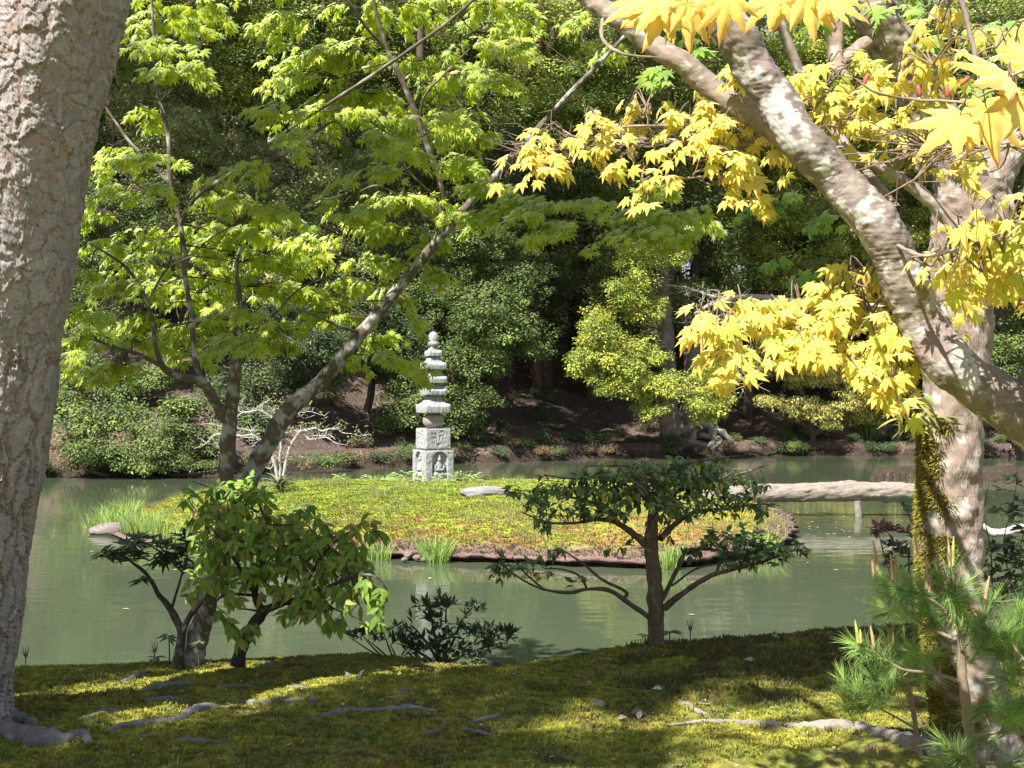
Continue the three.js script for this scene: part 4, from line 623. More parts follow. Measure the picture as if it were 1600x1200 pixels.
{
  const D = 23, k = D / FOC, base = onIsle(677, D), turn = 28 * Math.PI / 180;
  const y0 = P(677, 757, D).y, Y = (py) => (757 - py) * k, W = (px) => px * 1.07 * k / 1.352 / 2;          // seen width of the turned square -> half side
  base.y = y0;
  const t = thing('stone_pagoda', 'weathered grey granite pagoda with five stacked roofs and carved seated figures', 'pagoda', base, turn);
  const put = (n, g, m = granite) => part(n, g, m, t, false);
  put('plinth', squareLoft([[W(78), Y(770), 0, 0], [W(78), Y(754), 0, 0], [W(74), Y(752.5), 0, 0]]));
  // lower block: faces as height fields with a carved niche in each
  const H = W(63), top = Y(701), bot = Y(753), hh = top - bot;
  const fig = (u, v) => {                                             // seated figure in relief; u -1..1 across, v 0..1 up the niche
    const e = (cx, cy, rx, ry, d) => { const q = 1 - ((u - cx) / rx) ** 2 - ((v - cy) / ry) ** 2; return q > 0 ? d * Math.sqrt(q) : 0; };
    const sm = Math.max(e(0, 0.86, 0.2, 0.09, 0.055), e(0, 0.74, 0.22, 0.125, 0.075), e(0, 0.5, 0.46, 0.2, 0.06), e(0, 0.42, 0.36, 0.22, 0.07), e(-0.48, 0.4, 0.15, 0.22, 0.06), e(0.48, 0.4, 0.15, 0.22, 0.06), e(-0.2, 0.34, 0.28, 0.07, 0.085), e(0.2, 0.34, 0.28, 0.07, 0.085), e(-0.36, 0.16, 0.5, 0.13, 0.075), e(0.36, 0.16, 0.5, 0.13, 0.075), e(0, 0.13, 0.5, 0.12, 0.08));
    return sm - 0.006 * (Math.sin((v + Math.abs(u) * 0.5) * 46) > 0.6 && v < 0.6 && sm > 0 ? 1 : 0);
  };
  const niche = (u, v) => { const w = 0.86, top2 = 0.8; if (Math.abs(u) > w || v < 0.0) return 0; const arch = v < top2 ? 1 : 1 - ((v - top2) / 0.24) - Math.pow(Math.abs(u) / w, 2.2) * 0.9; return sstep(0, 0.14, Math.min(arch, (w - Math.abs(u)) * 3)); };
  const N = 84, pos = [], uv = [], idx = [];
  for (let f = 0; f < 4; f++) {
    const o = pos.length / 3, s = [0, 1, 0, -1][f], c = [1, 0, -1, 0][f], nich = f === 0 || f === 3;
    for (let j = 0; j <= N; j++) for (let i = 0; i <= N; i++) {
      const a = i / N * 2 - 1, b = j / N, x = a * H, y = bot + b * hh, edge = Math.min(1 - Math.abs(a), 1 - b) , round = 0.018 * (1 - sstep(0, 0.07, edge));
      let dep = round + 0.008 * fbm3(x * 9 + f * 7, y * 9, f, 4);
      if (nich) dep += 0.062 * niche((a - (f === 0 ? 0.02 : 0)) / 0.6, (b - 0.12) / 0.78);
      const z = H - dep, xx = x * (1 - round * 1.2);
      pos.push(xx * c + z * s, y - round * 0.6 * sstep(0.9, 1, b), -xx * s + z * c); uv.push(x + f * 1.7, y);
    }
    for (let j = 0; j < N; j++) for (let i = 0; i < N; i++) { const a = o + j * (N + 1) + i, b2 = a + N + 1; idx.push(a, a + 1, b2, a + 1, b2 + 1, b2); }
  }
  const tp = pos.length / 3; for (const [x, z] of [[-1, -1], [-1, 1], [1, 1], [1, -1]]) { pos.push(x * H * 0.975, top - 0.016, z * H * 0.975); uv.push(x * H, z * H); } idx.push(tp, tp + 1, tp + 2, tp, tp + 2, tp + 3);
  const lb = geoFrom(pos, idx); lb.setAttribute('uv', new THREE.Float32BufferAttribute(uv, 2));
  const block = put('block', lb);
  for (const f of [0, 3]) {
    const s = [0, 1, 0, -1][f], c = [1, 0, -1, 0][f], p2 = [], u2 = [], i2 = [], M = 70, at = (i, j) => j * (M + 1) + i, hs = [];
    for (let j = 0; j <= M; j++) for (let i = 0; i <= M; i++) { const u = i / M * 2 - 1, v = j / M, h = fig(u, v); hs.push(h); const x = (u * 0.6 + (f === 0 ? 0.02 : 0)) * H, y = bot + (0.12 + v * 0.78) * hh, z = H - 0.064 + h * 1.05 - 0.004; p2.push(x * c + z * s, y, -x * s + z * c); u2.push(x, y); }
    for (let j = 0; j < M; j++) for (let i = 0; i < M; i++) { const a = at(i, j), b = at(i + 1, j), d = at(i, j + 1), e = at(i + 1, j + 1); if (Math.max(hs[a], hs[b], hs[d], hs[e]) > 0) i2.push(a, b, d, b, e, d); }
    const g = geoFrom(p2, i2); g.setAttribute('uv', new THREE.Float32BufferAttribute(u2, 2)); const m = shade(new THREE.Mesh(g, granite)); m.name = 'seated_figure'; block.add(m);
  }
  // upper block with cut strokes
  {
    const h2 = W(53), b0 = top + 0.002, t0 = Y(668.5), p2 = [], u2 = [], i2 = [], M = 90, strokes = [[-0.5, 0.72, -0.2, 0.66], [-0.2, 0.8, -0.28, 0.4], [-0.42, 0.5, -0.1, 0.55], [-0.1, 0.55, -0.16, 0.36], [0.12, 0.78, 0.3, 0.82], [0.28, 0.82, 0.1, 0.5], [0.1, 0.62, 0.42, 0.66], [0.42, 0.66, 0.36, 0.46], [0.34, 0.82, 0.5, 0.72], [-0.1, 0.2, 0.2, 0.24], [0.1, 0.26, 0.04, 0.12], [-0.45, 0.3, -0.3, 0.2]];
    const cut = (x, y) => { let d = 9; for (const [a, b, c, e] of strokes) { const vx = c - a, vy = (e - b) * 0.63, wx = x - a, wy = (y - b) * 0.63, q = clamp((wx * vx + wy * vy) / (vx * vx + vy * vy), 0, 1); d = Math.min(d, Math.hypot(wx - vx * q, wy - vy * q)); } return sstep(0.06, 0.02, d); };
    for (let f = 0; f < 4; f++) { const o = p2.length / 3, s = [0, 1, 0, -1][f], c = [1, 0, -1, 0][f];
      for (let j = 0; j <= M; j++) for (let i = 0; i <= M; i++) { const a = i / M * 2 - 1, b = j / M, x = a * h2, y = b0 + b * (t0 - b0), edge = Math.min(1 - Math.abs(a), (1 - b), b + 0.03), round = 0.014 * (1 - sstep(0, 0.08, edge)), z = h2 - round - 0.007 * fbm3(x * 9 + f * 3, y * 9, f + 4, 4) - (f === 0 || f === 3 ? 0.009 * cut(a, b) : 0), xx = x * (1 - round * 1.2); p2.push(xx * c + z * s, y, -xx * s + z * c); u2.push(x + f * 1.3 + 0.4, y + 0.3); }
      for (let j = 0; j < M; j++) for (let i = 0; i < M; i++) { const a = o + j * (M + 1) + i, b = a + M + 1; i2.push(a, a + 1, b, a + 1, b + 1, b); } }
    const q0 = p2.length / 3; for (const [x, z] of [[-1, -1], [-1, 1], [1, 1], [1, -1]]) { p2.push(x * h2 * 0.98, t0 - 0.002, z * h2 * 0.98); u2.push(x, z); } i2.push(q0, q0 + 1, q0 + 2, q0, q0 + 2, q0 + 3);
    const g = geoFrom(p2, i2); g.setAttribute('uv', new THREE.Float32BufferAttribute(u2, 2)); put('carved_block', g);
  }
  // squat ball with four petal hollows
  { const g = new THREE.SphereGeometry(1, 64, 40), a = g.attributes.position, R = 16.5 * k, hy = (668 - 645) / 2 * k * 1.1; for (let i = 0; i < a.count; i++) { let x = a.getX(i), y = a.getY(i), z = a.getZ(i); const th = Math.atan2(z, x), lob = Math.abs(Math.sin(th * 2 + 0.2)), d = 1 - 0.075 * sstep(0.3, 0.1, lob) * sstep(0.35, -0.1, y) - 0.03 * sstep(0.0, 0.12, y - 0.05 - 0.3 * lob) * sstep(0.5, 0.2, y); a.setXYZ(i, x * R * d, Math.sign(y) * Math.pow(Math.abs(y), 0.85) * hy, z * R * d); } g.computeVertexNormals(); g.translate(0, Y(657), 0); put('ball_body', g, graniteBall); }
  const roof = (yb, yt, w, neck, sd) => { const b = Y(yb), tY = Y(yt), h = tY - b, e = W(w); return squareLoft([[e * 0.45, b + h * 0.06, 0, 0.3], [e * 0.95, b, 0.012, 0], [e, b + h * 0.04, 0.014, 0], [e * 1.005, b + h * 0.32, 0.03, 0], [e * 0.985, b + h * 0.37, 0.034, 0], [e * 0.86, b + h * 0.44, 0.022, 0], [e * 0.72, b + h * 0.54, 0.01, 0.05], [W(neck) * 1.12, b + h * 0.68, 0, 0.1], [W(neck) * 0.98, b + h * 0.72, 0, 0.1], [W(neck) * 0.92, tY, 0, 0.12]], 128, 0.012, sd); };
  put('roof', roof(645.5, 617, 54, 29, 1)); put('roof', roof(617.5, 598.5, 44, 27, 5)); put('roof', roof(599, 578.5, 43, 26, 9)); put('roof', roof(577.5, 557.5, 41, 23, 13)); put('roof', roof(557, 541, 28, 16, 17));
  put('neck_stone', squareLoft([[W(22), Y(579), 0, 0.3], [W(22), Y(577), 0, 0.3]]), graniteDark);
  { const pts = [[0.001, 542], [7, 542], [9.2, 539.5], [9.6, 537], [8.6, 534.5], [7.2, 533.6], [8.2, 531], [8.3, 527], [7, 522.5], [4, 519], [0.001, 517.6]].map(([r, y]) => new THREE.Vector2(r * k, Y(y))); put('jewel', new THREE.LatheGeometry(pts, 40)); }
  { const g = new THREE.CylinderGeometry(0.006, 0.009, 0.1, 8); g.translate(0, Y(515), 0); put('spike', g, std({ color: C(0.12, 0.09, 0.07), metalness: 0.6, roughness: 0.7 })); }
}

// stones --------------------------------------------------------------------
const rockMat = (c) => std({ color: c, map: graniteMap, bumpMap: graniteBump, bumpScale: 0.02, roughness: 0.95 });
function rockGeo(sx, sy, sz, sd, det = 5) {
  const g = mergeVerts(new THREE.IcosahedronGeometry(1, det)), a = g.attributes.position, uv = [];
  for (let i = 0; i < a.count; i++) { const x = a.getX(i), y = a.getY(i), z = a.getZ(i); let q = 1 + 0.28 * fbm3(x * 1.3 + sd, y * 1.3, z * 1.3, 4) + 0.1 * Math.abs(n3(x * 3 + sd, y * 3, z * 3)); for (let p = 0; p < 5; p++) { const nx = hash(sd, p) * 2 - 1, ny = hash(sd, p, 1) * 1.4 - 0.3, nz = hash(sd, p, 2) * 2 - 1, l = Math.hypot(nx, ny, nz), d = (x * nx + y * ny + z * nz) / l; q = Math.min(q, 0.82 / Math.max(0.05, d)); } a.setXYZ(i, x * q * sx, y * q * sy, z * q * sz); uv.push(x * sx * 2 + y, z * sz * 2 + y); }
  g.setAttribute('uv', new THREE.Float32BufferAttribute(uv, 2)); g.computeVertexNormals(); return g;
}
function mergeVerts(g) { const map = new Map(), p = g.attributes.position, pos = [], idx = []; for (let i = 0; i < p.count; i++) { const key = [p.getX(i), p.getY(i), p.getZ(i)].map((v) => v.toFixed(4)).join(); if (!map.has(key)) { map.set(key, pos.length / 3); pos.push(p.getX(i), p.getY(i), p.getZ(i)); } idx.push(map.get(key)); } return geoFrom(pos, idx); }
const rock = (p, s, sd, turn, color, label, group) => { const m = whole('rock', rockGeo(...s, sd), rockMat(color), label, 'rock', group); m.position.copy(p); m.rotation.y = turn; return m; };
{
  const d = 19.6, p = onIsle(757, d); p.y += 0.03; rock(p, [0.4, 0.13, 0.22], 3, 0.15, C(0.4, 0.37, 0.35), 'flat pale stone lying in the island moss in front of the pagoda');
  rock(V(onWater(176, 834).x, 0.06, onWater(176, 834).z), [0.36, 0.13, 0.2], 8, 0.2, C(0.36, 0.3, 0.28), 'low brownish stone at the waterline of the island tip on the left');
  seed(71);
  [[638, 872, 0.07], [648, 868, 0.09], [658, 866, 0.08], [667, 870, 0.06], [652, 874, 0.06], [676, 876, 0.05], [632, 876, 0.05], [662, 876, 0.045]].forEach(([x, y, s], i) => { const w = onWater(x, y + 4); const m = rock(V(w.x, 0.05 + (876 - y) * 0.006, w.z), [s, s * 0.65, s * 0.8], 20 + i, rnd() * 6, C(0.4, 0.33, 0.26), ['small tan shore stone at the left end of the heap below the island edge', 'larger tan stone in the middle of the heap of shore stones', 'tan stone on top of the heap of shore stones', 'tan stone at the right end of the heap, next to the round grass tuft', 'small low stone in front in the middle of the stone heap', 'tiny stone half hidden by the round grass tuft', 'tiny outermost stone left of the stone heap', 'tiny pebble in front of the right half of the stone heap'][i], 'stones heaped at the island shore'); });
}

// white barked azalea ---------------------------------------------------------
{
  seed(72);
  const Z = (x, y) => [300 + x / 5.714, 580 + y / 5.714], D = 21.6, base = onIsle(440, D);
  const t = thing('bleached_azalea', 'low spreading azalea with bleached white branches behind the leaning maple trunk', 'shrub', base);
  const bm = barkMat(C(0.5, 0.47, 0.44), { bumpScale: 0.01 }), all = [];
  const br = [
    [[770, 1000, 40], [755, 900, 40], [735, 810, 36], [690, 720, 22], [640, 640, 20], [540, 570, 20], [440, 580, 20], [370, 570, 18], [270, 560, 14], [190, 575, 12], [120, 650, 10], [20, 690, 6]],
    [[780, 990, 30], [790, 880, 28], [785, 780, 28], [795, 680, 26], [790, 580, 26], [765, 480, 30], [720, 420, 28], [665, 380, 24], [590, 350, 22], [520, 365, 16], [450, 370, 14], [400, 410, 8]],
    [[800, 1000, 40], [822, 900, 34], [850, 760, 30], [880, 670, 30], [920, 600, 28], [960, 540, 28], [1030, 525, 22], [1110, 510, 18], [1160, 535, 16], [1220, 515, 16], [1300, 520, 12], [1350, 550, 9], [1440, 560, 7], [1500, 580, 5], [1580, 565, 4]],
    [[960, 550, 24], [1010, 570, 20], [1050, 610, 14], [1130, 600, 12], [1200, 590, 12], [1280, 640, 9], [1380, 660, 5]], [[970, 545, 14], [1060, 565, 12], [1140, 580, 12], [1230, 570, 8], [1280, 610, 5]], [[960, 540, 14], [900, 530, 10], [850, 550, 8], [800, 545, 5]],
    [[545, 572, 16], [530, 540, 14], [430, 510, 14], [350, 515, 10], [250, 490, 7], [170, 470, 5]], [[530, 540, 12], [560, 520, 10], [620, 535, 9], [720, 520, 6]], [[640, 640, 16], [560, 600, 12], [480, 590, 8], [400, 610, 4]], [[600, 620, 10], [570, 640, 8], [540, 670, 5]],
    [[735, 430, 20], [720, 380, 14], [740, 340, 12], [800, 345, 10], [860, 370, 6]], [[700, 410, 16], [720, 360, 12], [640, 350, 8], [580, 330, 8], [640, 290, 5], [670, 275, 3]], [[560, 360, 12], [480, 340, 8], [440, 310, 6], [420, 270, 3]], [[460, 372, 8], [410, 360, 6], [380, 410, 4], [360, 430, 3]],
    [[880, 370, 8], [980, 370, 8], [1050, 360, 7], [1180, 400, 4]], [[950, 380, 6], [1000, 420, 6], [1100, 390, 4]], [[735, 820, 16], [700, 870, 10], [640, 850, 7], [560, 840, 4]], [[690, 860, 10], [720, 920, 8], [760, 960, 5]], [[850, 800, 12], [900, 790, 8], [945, 765, 4]], [[735, 790, 10], [700, 770, 6], [690, 740, 4]], [[240, 640, 12], [200, 650, 7], [130, 650, 4]], [[250, 700, 10], [225, 650, 12], [250, 580, 10], [190, 565, 8]],
  ];
  for (const b of br) { const dz = rr(-0.35, 0.35), n = b.length, pts = path(b.map(([x, y, w], i) => [...Z(x, y), w / 5.714 * 0.85, D + dz * (i / n)])); all.push(...samples(pts, 0.1)); part('branch', limb(pts, { seg: 8, step: 0.05, disp: (a, run, p, r) => r * 0.3 * n3(p.x * 9, p.y * 9, p.z * 9) }), bm, t); }
  const tw = [], lv = []; for (let i = 0; i < 380; i++) { const a = pick(all); if (a.y < base.y + 0.55) continue; const e = a.clone().add(V(gauss() * 0.16, rr(-0.02, 0.14), gauss() * 0.16)); tw.push(twigGeo(a, e, 0.01, 0.005, 0.0025, V(gauss() * 0.02, 0, 0))); if (rnd() < 0.5) for (let k = 0; k < 5; k++) lv.push({ m: leafMatrix(e.clone().add(V(gauss() * 0.07, rr(0, 0.07), gauss() * 0.07)), V(gauss(), rr(0.1, 0.8), gauss()), V(gauss() * 0.5, 1, 0.4), rr(0.03, 0.055)) }); }
  part('twig', mergeGeometries(tw), bm, t).userData.kind = 'stuff';
  hangLeaves(t, lv, [ovalLeaf({ width: 0.5, rows: 3 })], [C(0.3, 0.33, 0.05), C(0.24, 0.28, 0.05)].map((c) => leafMat(c)), { most: 60 });
  // strap leaved plant at its foot
  const q = onIsle(438, D - 0.25), s = thing('strap_plant', 'dark green strap leaved tuft at the foot of the bleached azalea', 'plant', q), bl = ovalLeaf({ width: 0.13, droop: 0.7, rows: 6, sharp: 0.6, fold: 0.1 }), sl = [];
  for (let i = 0; i < 70; i++) { const a = rr(0, 6.28), r = rr(0, 0.1); sl.push({ m: leafMatrix(q.clone().add(V(Math.cos(a) * r, rr(0, 0.2), Math.sin(a) * r)), V(Math.cos(a), rr(0.5, 1.6), Math.sin(a)), V(-Math.cos(a) * 0.5, 1, -Math.sin(a) * 0.5), rr(0.22, 0.36)) }); }
  hangLeaves(s, sl, [bl], [leafMat(C(0.06, 0.11, 0.025), { transmission: 0.1, roughness: 0.5 }), leafMat(C(0.2, 0.22, 0.07), { transmission: 0.2 })], { most: 40 });
}

// grass tufts and weeds ---------------------------------------------------------
const bladeClump = (n, h, spread, w) => { const pos = [], idx = [], col = []; for (let i = 0; i < n; i++) { const a = rr(0, 6.28), q = Math.sqrt(rnd()) * spread, x = Math.cos(a) * q, z = Math.sin(a) * q, hh = h * rr(0.5, 1.1), b = rr(0, 6.28), dx = Math.cos(b) * w / 2, dz = Math.sin(b) * w / 2, lx = (Math.cos(a) * q / spread * 0.5 + gauss() * 0.3) * hh, lz = (Math.sin(a) * q / spread * 0.5 + gauss() * 0.3) * hh, k = pos.length / 3, tn = rr(0.75, 1.3), c = [tn, tn, tn]; for (const [f, m] of [[0, 0.8], [0.5, 1], [0.85, 0.6]]) { const ox = lx * f * f, oz = lz * f * f; pos.push(x + ox - dx * m, hh * f - 0.02, z + oz - dz * m, x + ox + dx * m, hh * f - 0.02, z + oz + dz * m); col.push(...c, ...c); } pos.push(x + lx * 1.15, hh * rr(0.9, 1.02), z + lz * 1.15); col.push(...c); idx.push(k, k + 1, k + 2, k + 2, k + 1, k + 3, k + 2, k + 3, k + 4, k + 4, k + 3, k + 5, k + 4, k + 5, k + 6); } return geoFrom(pos, idx, col); };
const grassGreen = leafMat(C(0.3, 0.43, 0.075), { vertexColors: true, clearcoat: 0.1 });
{
  seed(73);
  const tuft = (p, n, h, s, label) => { const m = whole('grass_tuft', bladeClump(n, h, s, 0.012), grassGreen, label, 'grass tuft', 'grass tufts along the island edge'); m.position.copy(p); return m; };
  const at = (px, d) => { const q = onIsle(px, d); q.y = Math.max(0, Math.min(q.y, 0.3)); return q; };
  tuft(V(onWater(681, 878).x, 0.02, onWater(681, 878).z), 230, 0.34, 0.2, 'round bright grass tuft at the waterline right of the small stone heap');
  tuft(V(onWater(592, 874).x, 0.02, onWater(592, 874).z), 110, 0.27, 0.16, 'grass tuft at the waterline left of the small stone heap');
  tuft(V(onWater(1045, 887).x, 0.03, onWater(1045, 887).z + 0.1), 120, 0.3, 0.14, 'grass tuft at the island edge just right of the camellia trunk');
  tuft(V(onWater(1190, 868).x, 0.05, onWater(1190, 868).z - 0.1), 190, 0.3, 0.25, 'grass tuft at the right end of the island shore');
  const tip = thing('shore_grass', 'bright green grass fringe around the left tip of the island', 'grass', onIsle(215, 19)); tip.userData.kind = 'stuff';
  const g = []; for (const [x, y, n, h, s] of [[150, 826, 90, 0.26, 0.2], [164, 818, 110, 0.32, 0.24], [176, 832, 120, 0.25, 0.22], [182, 824, 160, 0.32, 0.25], [188, 812, 180, 0.36, 0.28], [200, 806, 120, 0.3, 0.24], [168, 834, 60, 0.2, 0.16], [215, 842, 150, 0.33, 0.26], [232, 842, 160, 0.34, 0.28], [255, 846, 130, 0.32, 0.26], [285, 852, 100, 0.26, 0.24], [320, 856, 90, 0.24, 0.24]]) { const w = onWater(x, y), h0 = isleS(w.x, w.z) < 1 ? isleH(w.x, w.z) : 0; const q = bladeClump(n, h, s, 0.011); q.translate(w.x, Math.max(0, h0 - 0.02), w.z); g.push(q); }
  part('blades', mergeGeometries(g), grassGreen, tip).userData.kind = 'stuff';
  // fern like weeds round the pagoda
  const frond = ovalLeaf({ width: 0.34, droop: 0.4, rows: 4, fold: 0.2 }), fm = [C(0.28, 0.4, 0.05), C(0.22, 0.34, 0.05)].map((c) => leafMat(c));
  [[640, 22.7, 22, 0.16, 'leafy weed clump at the left foot of the pagoda'], [722, 22.7, 20, 0.16, 'leafy weed clump at the right foot of the pagoda'], [683, 22.45, 22, 0.1, 'low weeds growing in front of the pagoda plinth'], [590, 23, 16, 0.1, 'small pale weed well left of the pagoda on the island crest'], [745, 23, 12, 0.1, 'small weed right of the pagoda by the water'], [530, 24, 10, 0.12, 'single pale sprout on the island crest near the azalea']].forEach(([px, d, n, h, label]) => {
    const p = onIsle(px, d), w = thing('weed', label, 'weed', p), l = []; for (let i = 0; i < n * 3; i++) { const a = rr(0, 6.28), r = n > 15 ? rr(0, 0.3) : rr(0, 0.12); l.push({ m: leafMatrix(p.clone().add(V(Math.cos(a) * r * 1.3, rr(0, h * 1.3), Math.sin(a) * r * 0.6)), V(Math.cos(a), rr(0, 0.8), Math.sin(a)), V(gauss() * 0.5, 1, 0.5), rr(0.06, 0.13)) }); }
    hangLeaves(w, l, [frond], fm, { most: 24 });
  });
}

// fallen log bridging from the island to the right shore --------------------------
{
  const pts = path([[1060, 790, 30], [1110, 778, 29], [1180, 772, 28], [1260, 769, 29], [1330, 768, 30], [1400, 769, 28], [1450, 769, 27], [1500, 767, 26]], 21.8).map(([p, r], i) => [p.setZ(p.z + (i < 2 ? 0.6 - i * 0.4 : 0)), r]);
  const t = thing('fallen_log', 'pale barkless log lying over the water right of the island', 'log', pts[3][0].clone().setY(0));
  part('trunk', limb(pts, { seg: 48, step: 0.04, caps: true, disp: (a, run, p, r) => r * (0.07 * n3(p.x * 1.6, p.y * 3, p.z * 3) + 0.05 * n3(p.x * 7, p.y * 9, p.z * 9)) + 0.008 * n3(p.x * 4, a * 7, 3) + 0.03 * sstep(0.55, 0.8, n3(p.x * 1.7, p.y * 4, p.z * 4)), color: (p) => { const j = 0.82 + 0.3 * fbm3(p.x * 3, p.y * 16, p.z * 16, 3); return [0.34 * j, 0.29 * j, 0.235 * j]; } }), barkMat(0xffffff, { bumpScale: 0.012 }), t);
  for (const [x, label] of [[1341, 'short grey post standing in the water under the log'], [1478, 'grey post under the right end of the log']]) { const p = P(x, 800, 21.65), g = limb([[V(p.x + 0.02, -0.6, p.z), 0.065], [V(p.x, 0.1, p.z), 0.065], [V(p.x - 0.02, 0.29, p.z), 0.062]], { seg: 12, step: 0.05, caps: true, disp: (a, run, q) => 0.01 * n3(q.x * 14, q.y * 4, q.z * 14) }); whole('wooden_post', g, barkMat(C(0.26, 0.235, 0.2)), label, 'post'); }
  seed(74);
  [[1368, 746, 30.5], [1379, 744, 30.6], [1392, 741, 30.8], [1404, 738, 31], [1413, 738, 31.2]].forEach(([x, y, d], i) => { const p = P(x, y, d), g = limb([[V(p.x, -0.4, p.z), 0.055], [V(p.x, 0.05, p.z), 0.055], [V(p.x, 0.15 + 0.08 * rnd(), p.z), 0.05]], { seg: 10, step: 0.08, caps: true }); whole('shore_stake', g, barkMat(C(0.05, 0.04, 0.035)), ['leftmost black stake at the tip of the right shore behind the log', 'second black stake from the left at the tip of the right shore', 'middle black stake of the five at the tip of the right shore', 'second black stake from the right at the tip of the right shore', 'rightmost black stake at the tip of the right shore behind the log'][i], 'stake', 'row of stakes at the tip of the right shore'); });
  // drifting leaves on the water
  const w = new THREE.Group(); w.name = 'floating_leaves'; scene.add(w); tag(w, 'tan leaves drifting on the water below the log', 'floating leaves', null, 'stuff');
  const lg = ovalLeaf({ width: 0.55, droop: 0.02, rows: 3, fold: 0.03 }), lm = [std({ color: C(0.45, 0.32, 0.22) })], sp2 = []; for (let i = 0; i < 70; i++) { const p = i < 50 ? onWater(rr(1200, 1440), rr(786, 840)) : onWater(rr(120, 1350), rr(850, 1000)); p.y = 0.006; sp2.push({ m: leafMatrix(p, V(gauss(), 0, gauss()), V(0, 1, 0), rr(0.05, 0.09)), k: 0, c: 0 }); }
  instanced(w, sp2, [lg], lm, 'leaves');
}

// ---------------------------------------------------------------- shrubs on the near bank
// leaves on short twigs round the ends of branches, in clumps given as [px, py, rx, ry, depth, number of twigs]
function clump(c, all, leaves, twigs, n, rx, ry, rz, o) {
  for (let i = 0; i < n; i++) {
    let x, y, z; do { x = rr(-1, 1); y = rr(-1, 1); z = rr(-1, 1); } while (x * x + y * y + z * z > 1);
    const e = V(c.x + x * rx, c.y + y * ry, c.z + z * rz), a0 = nearest(all, e), a = a0.distanceTo(e) > (o.reach ?? 0.25) ? e.clone().lerp(a0, (o.reach ?? 0.25) / a0.distanceTo(e)) : a0;
    twigs.push(twigGeo(a, e, rr(-0.01, 0.02), o.tw ?? 0.003, 0.0012, V(gauss() * 0.015, gauss() * 0.015, gauss() * 0.015)));
    const d = e.clone().sub(a).normalize();
    for (let k = 0; k < o.per; k++) {
      const an = rr(0, 6.28), tip = V(Math.cos(an), 0, Math.sin(an)).multiplyScalar(o.out ?? 0.8).addScaledVector(d, 0.6); tip.y += rr(...(o.rise ?? [-0.3, 0.5]));
      leaves.push({ m: leafMatrix(e.clone().lerp(a, k < 2 ? 0 : rr(0, o.along ?? 0.5)), tip, V(gauss() * 0.5, o.up ?? 0.9, gauss() * 0.5 + (o.face ?? 0.3)), o.size * rr(0.7, 1.25)), c: o.tone?.(k, y) });
    }
  }
}
function shrub(name, label, cat, base, barkColor, branches, clumps, o, groups) {
  const t = thing(name, label, cat, base), all = [], leaves = [], twigs = [], wob = (a, run, p, r) => r * 0.18 * n3(p.x * 12, p.y * 12, p.z * 12);
  branches.forEach((b, i) => { const pts = path(b.map(([x, y, w, dd]) => [x, y, w * (o.w ?? 0.68), dd]), o.d); all.push(...samples(pts, 0.04)); part(i < (o.trunks ?? 1) ? 'trunk' : 'branch', limb(pts, { seg: b[0][2] > 12 ? 20 : 9, step: 0.02, disp: wob, color: barkColor }), o.bark, t); });
  for (const [x, y, rx, ry, d, n, over] of clumps) { const dd = d ?? o.d, c = P(x, y, dd); clump(c, all, leaves, twigs, n, rx / FOC * dd, ry / FOC * dd, (o.deep ?? 0.9) * Math.max(rx, ry) / FOC * dd, { ...o, ...over }); }
  part('twig', mergeGeometries(twigs), o.twigBark ?? barkMat(C(0.1, 0.08, 0.055)), t).userData.kind = 'stuff';
  hangLeaves(t, leaves, o.geos, o.mats); return t;
}
const glossy = (c, o = {}) => leafMat(c, { transmission: 0.16, clearcoat: 0.32, clearcoatRoughness: 0.35, roughness: 0.9, ...o });
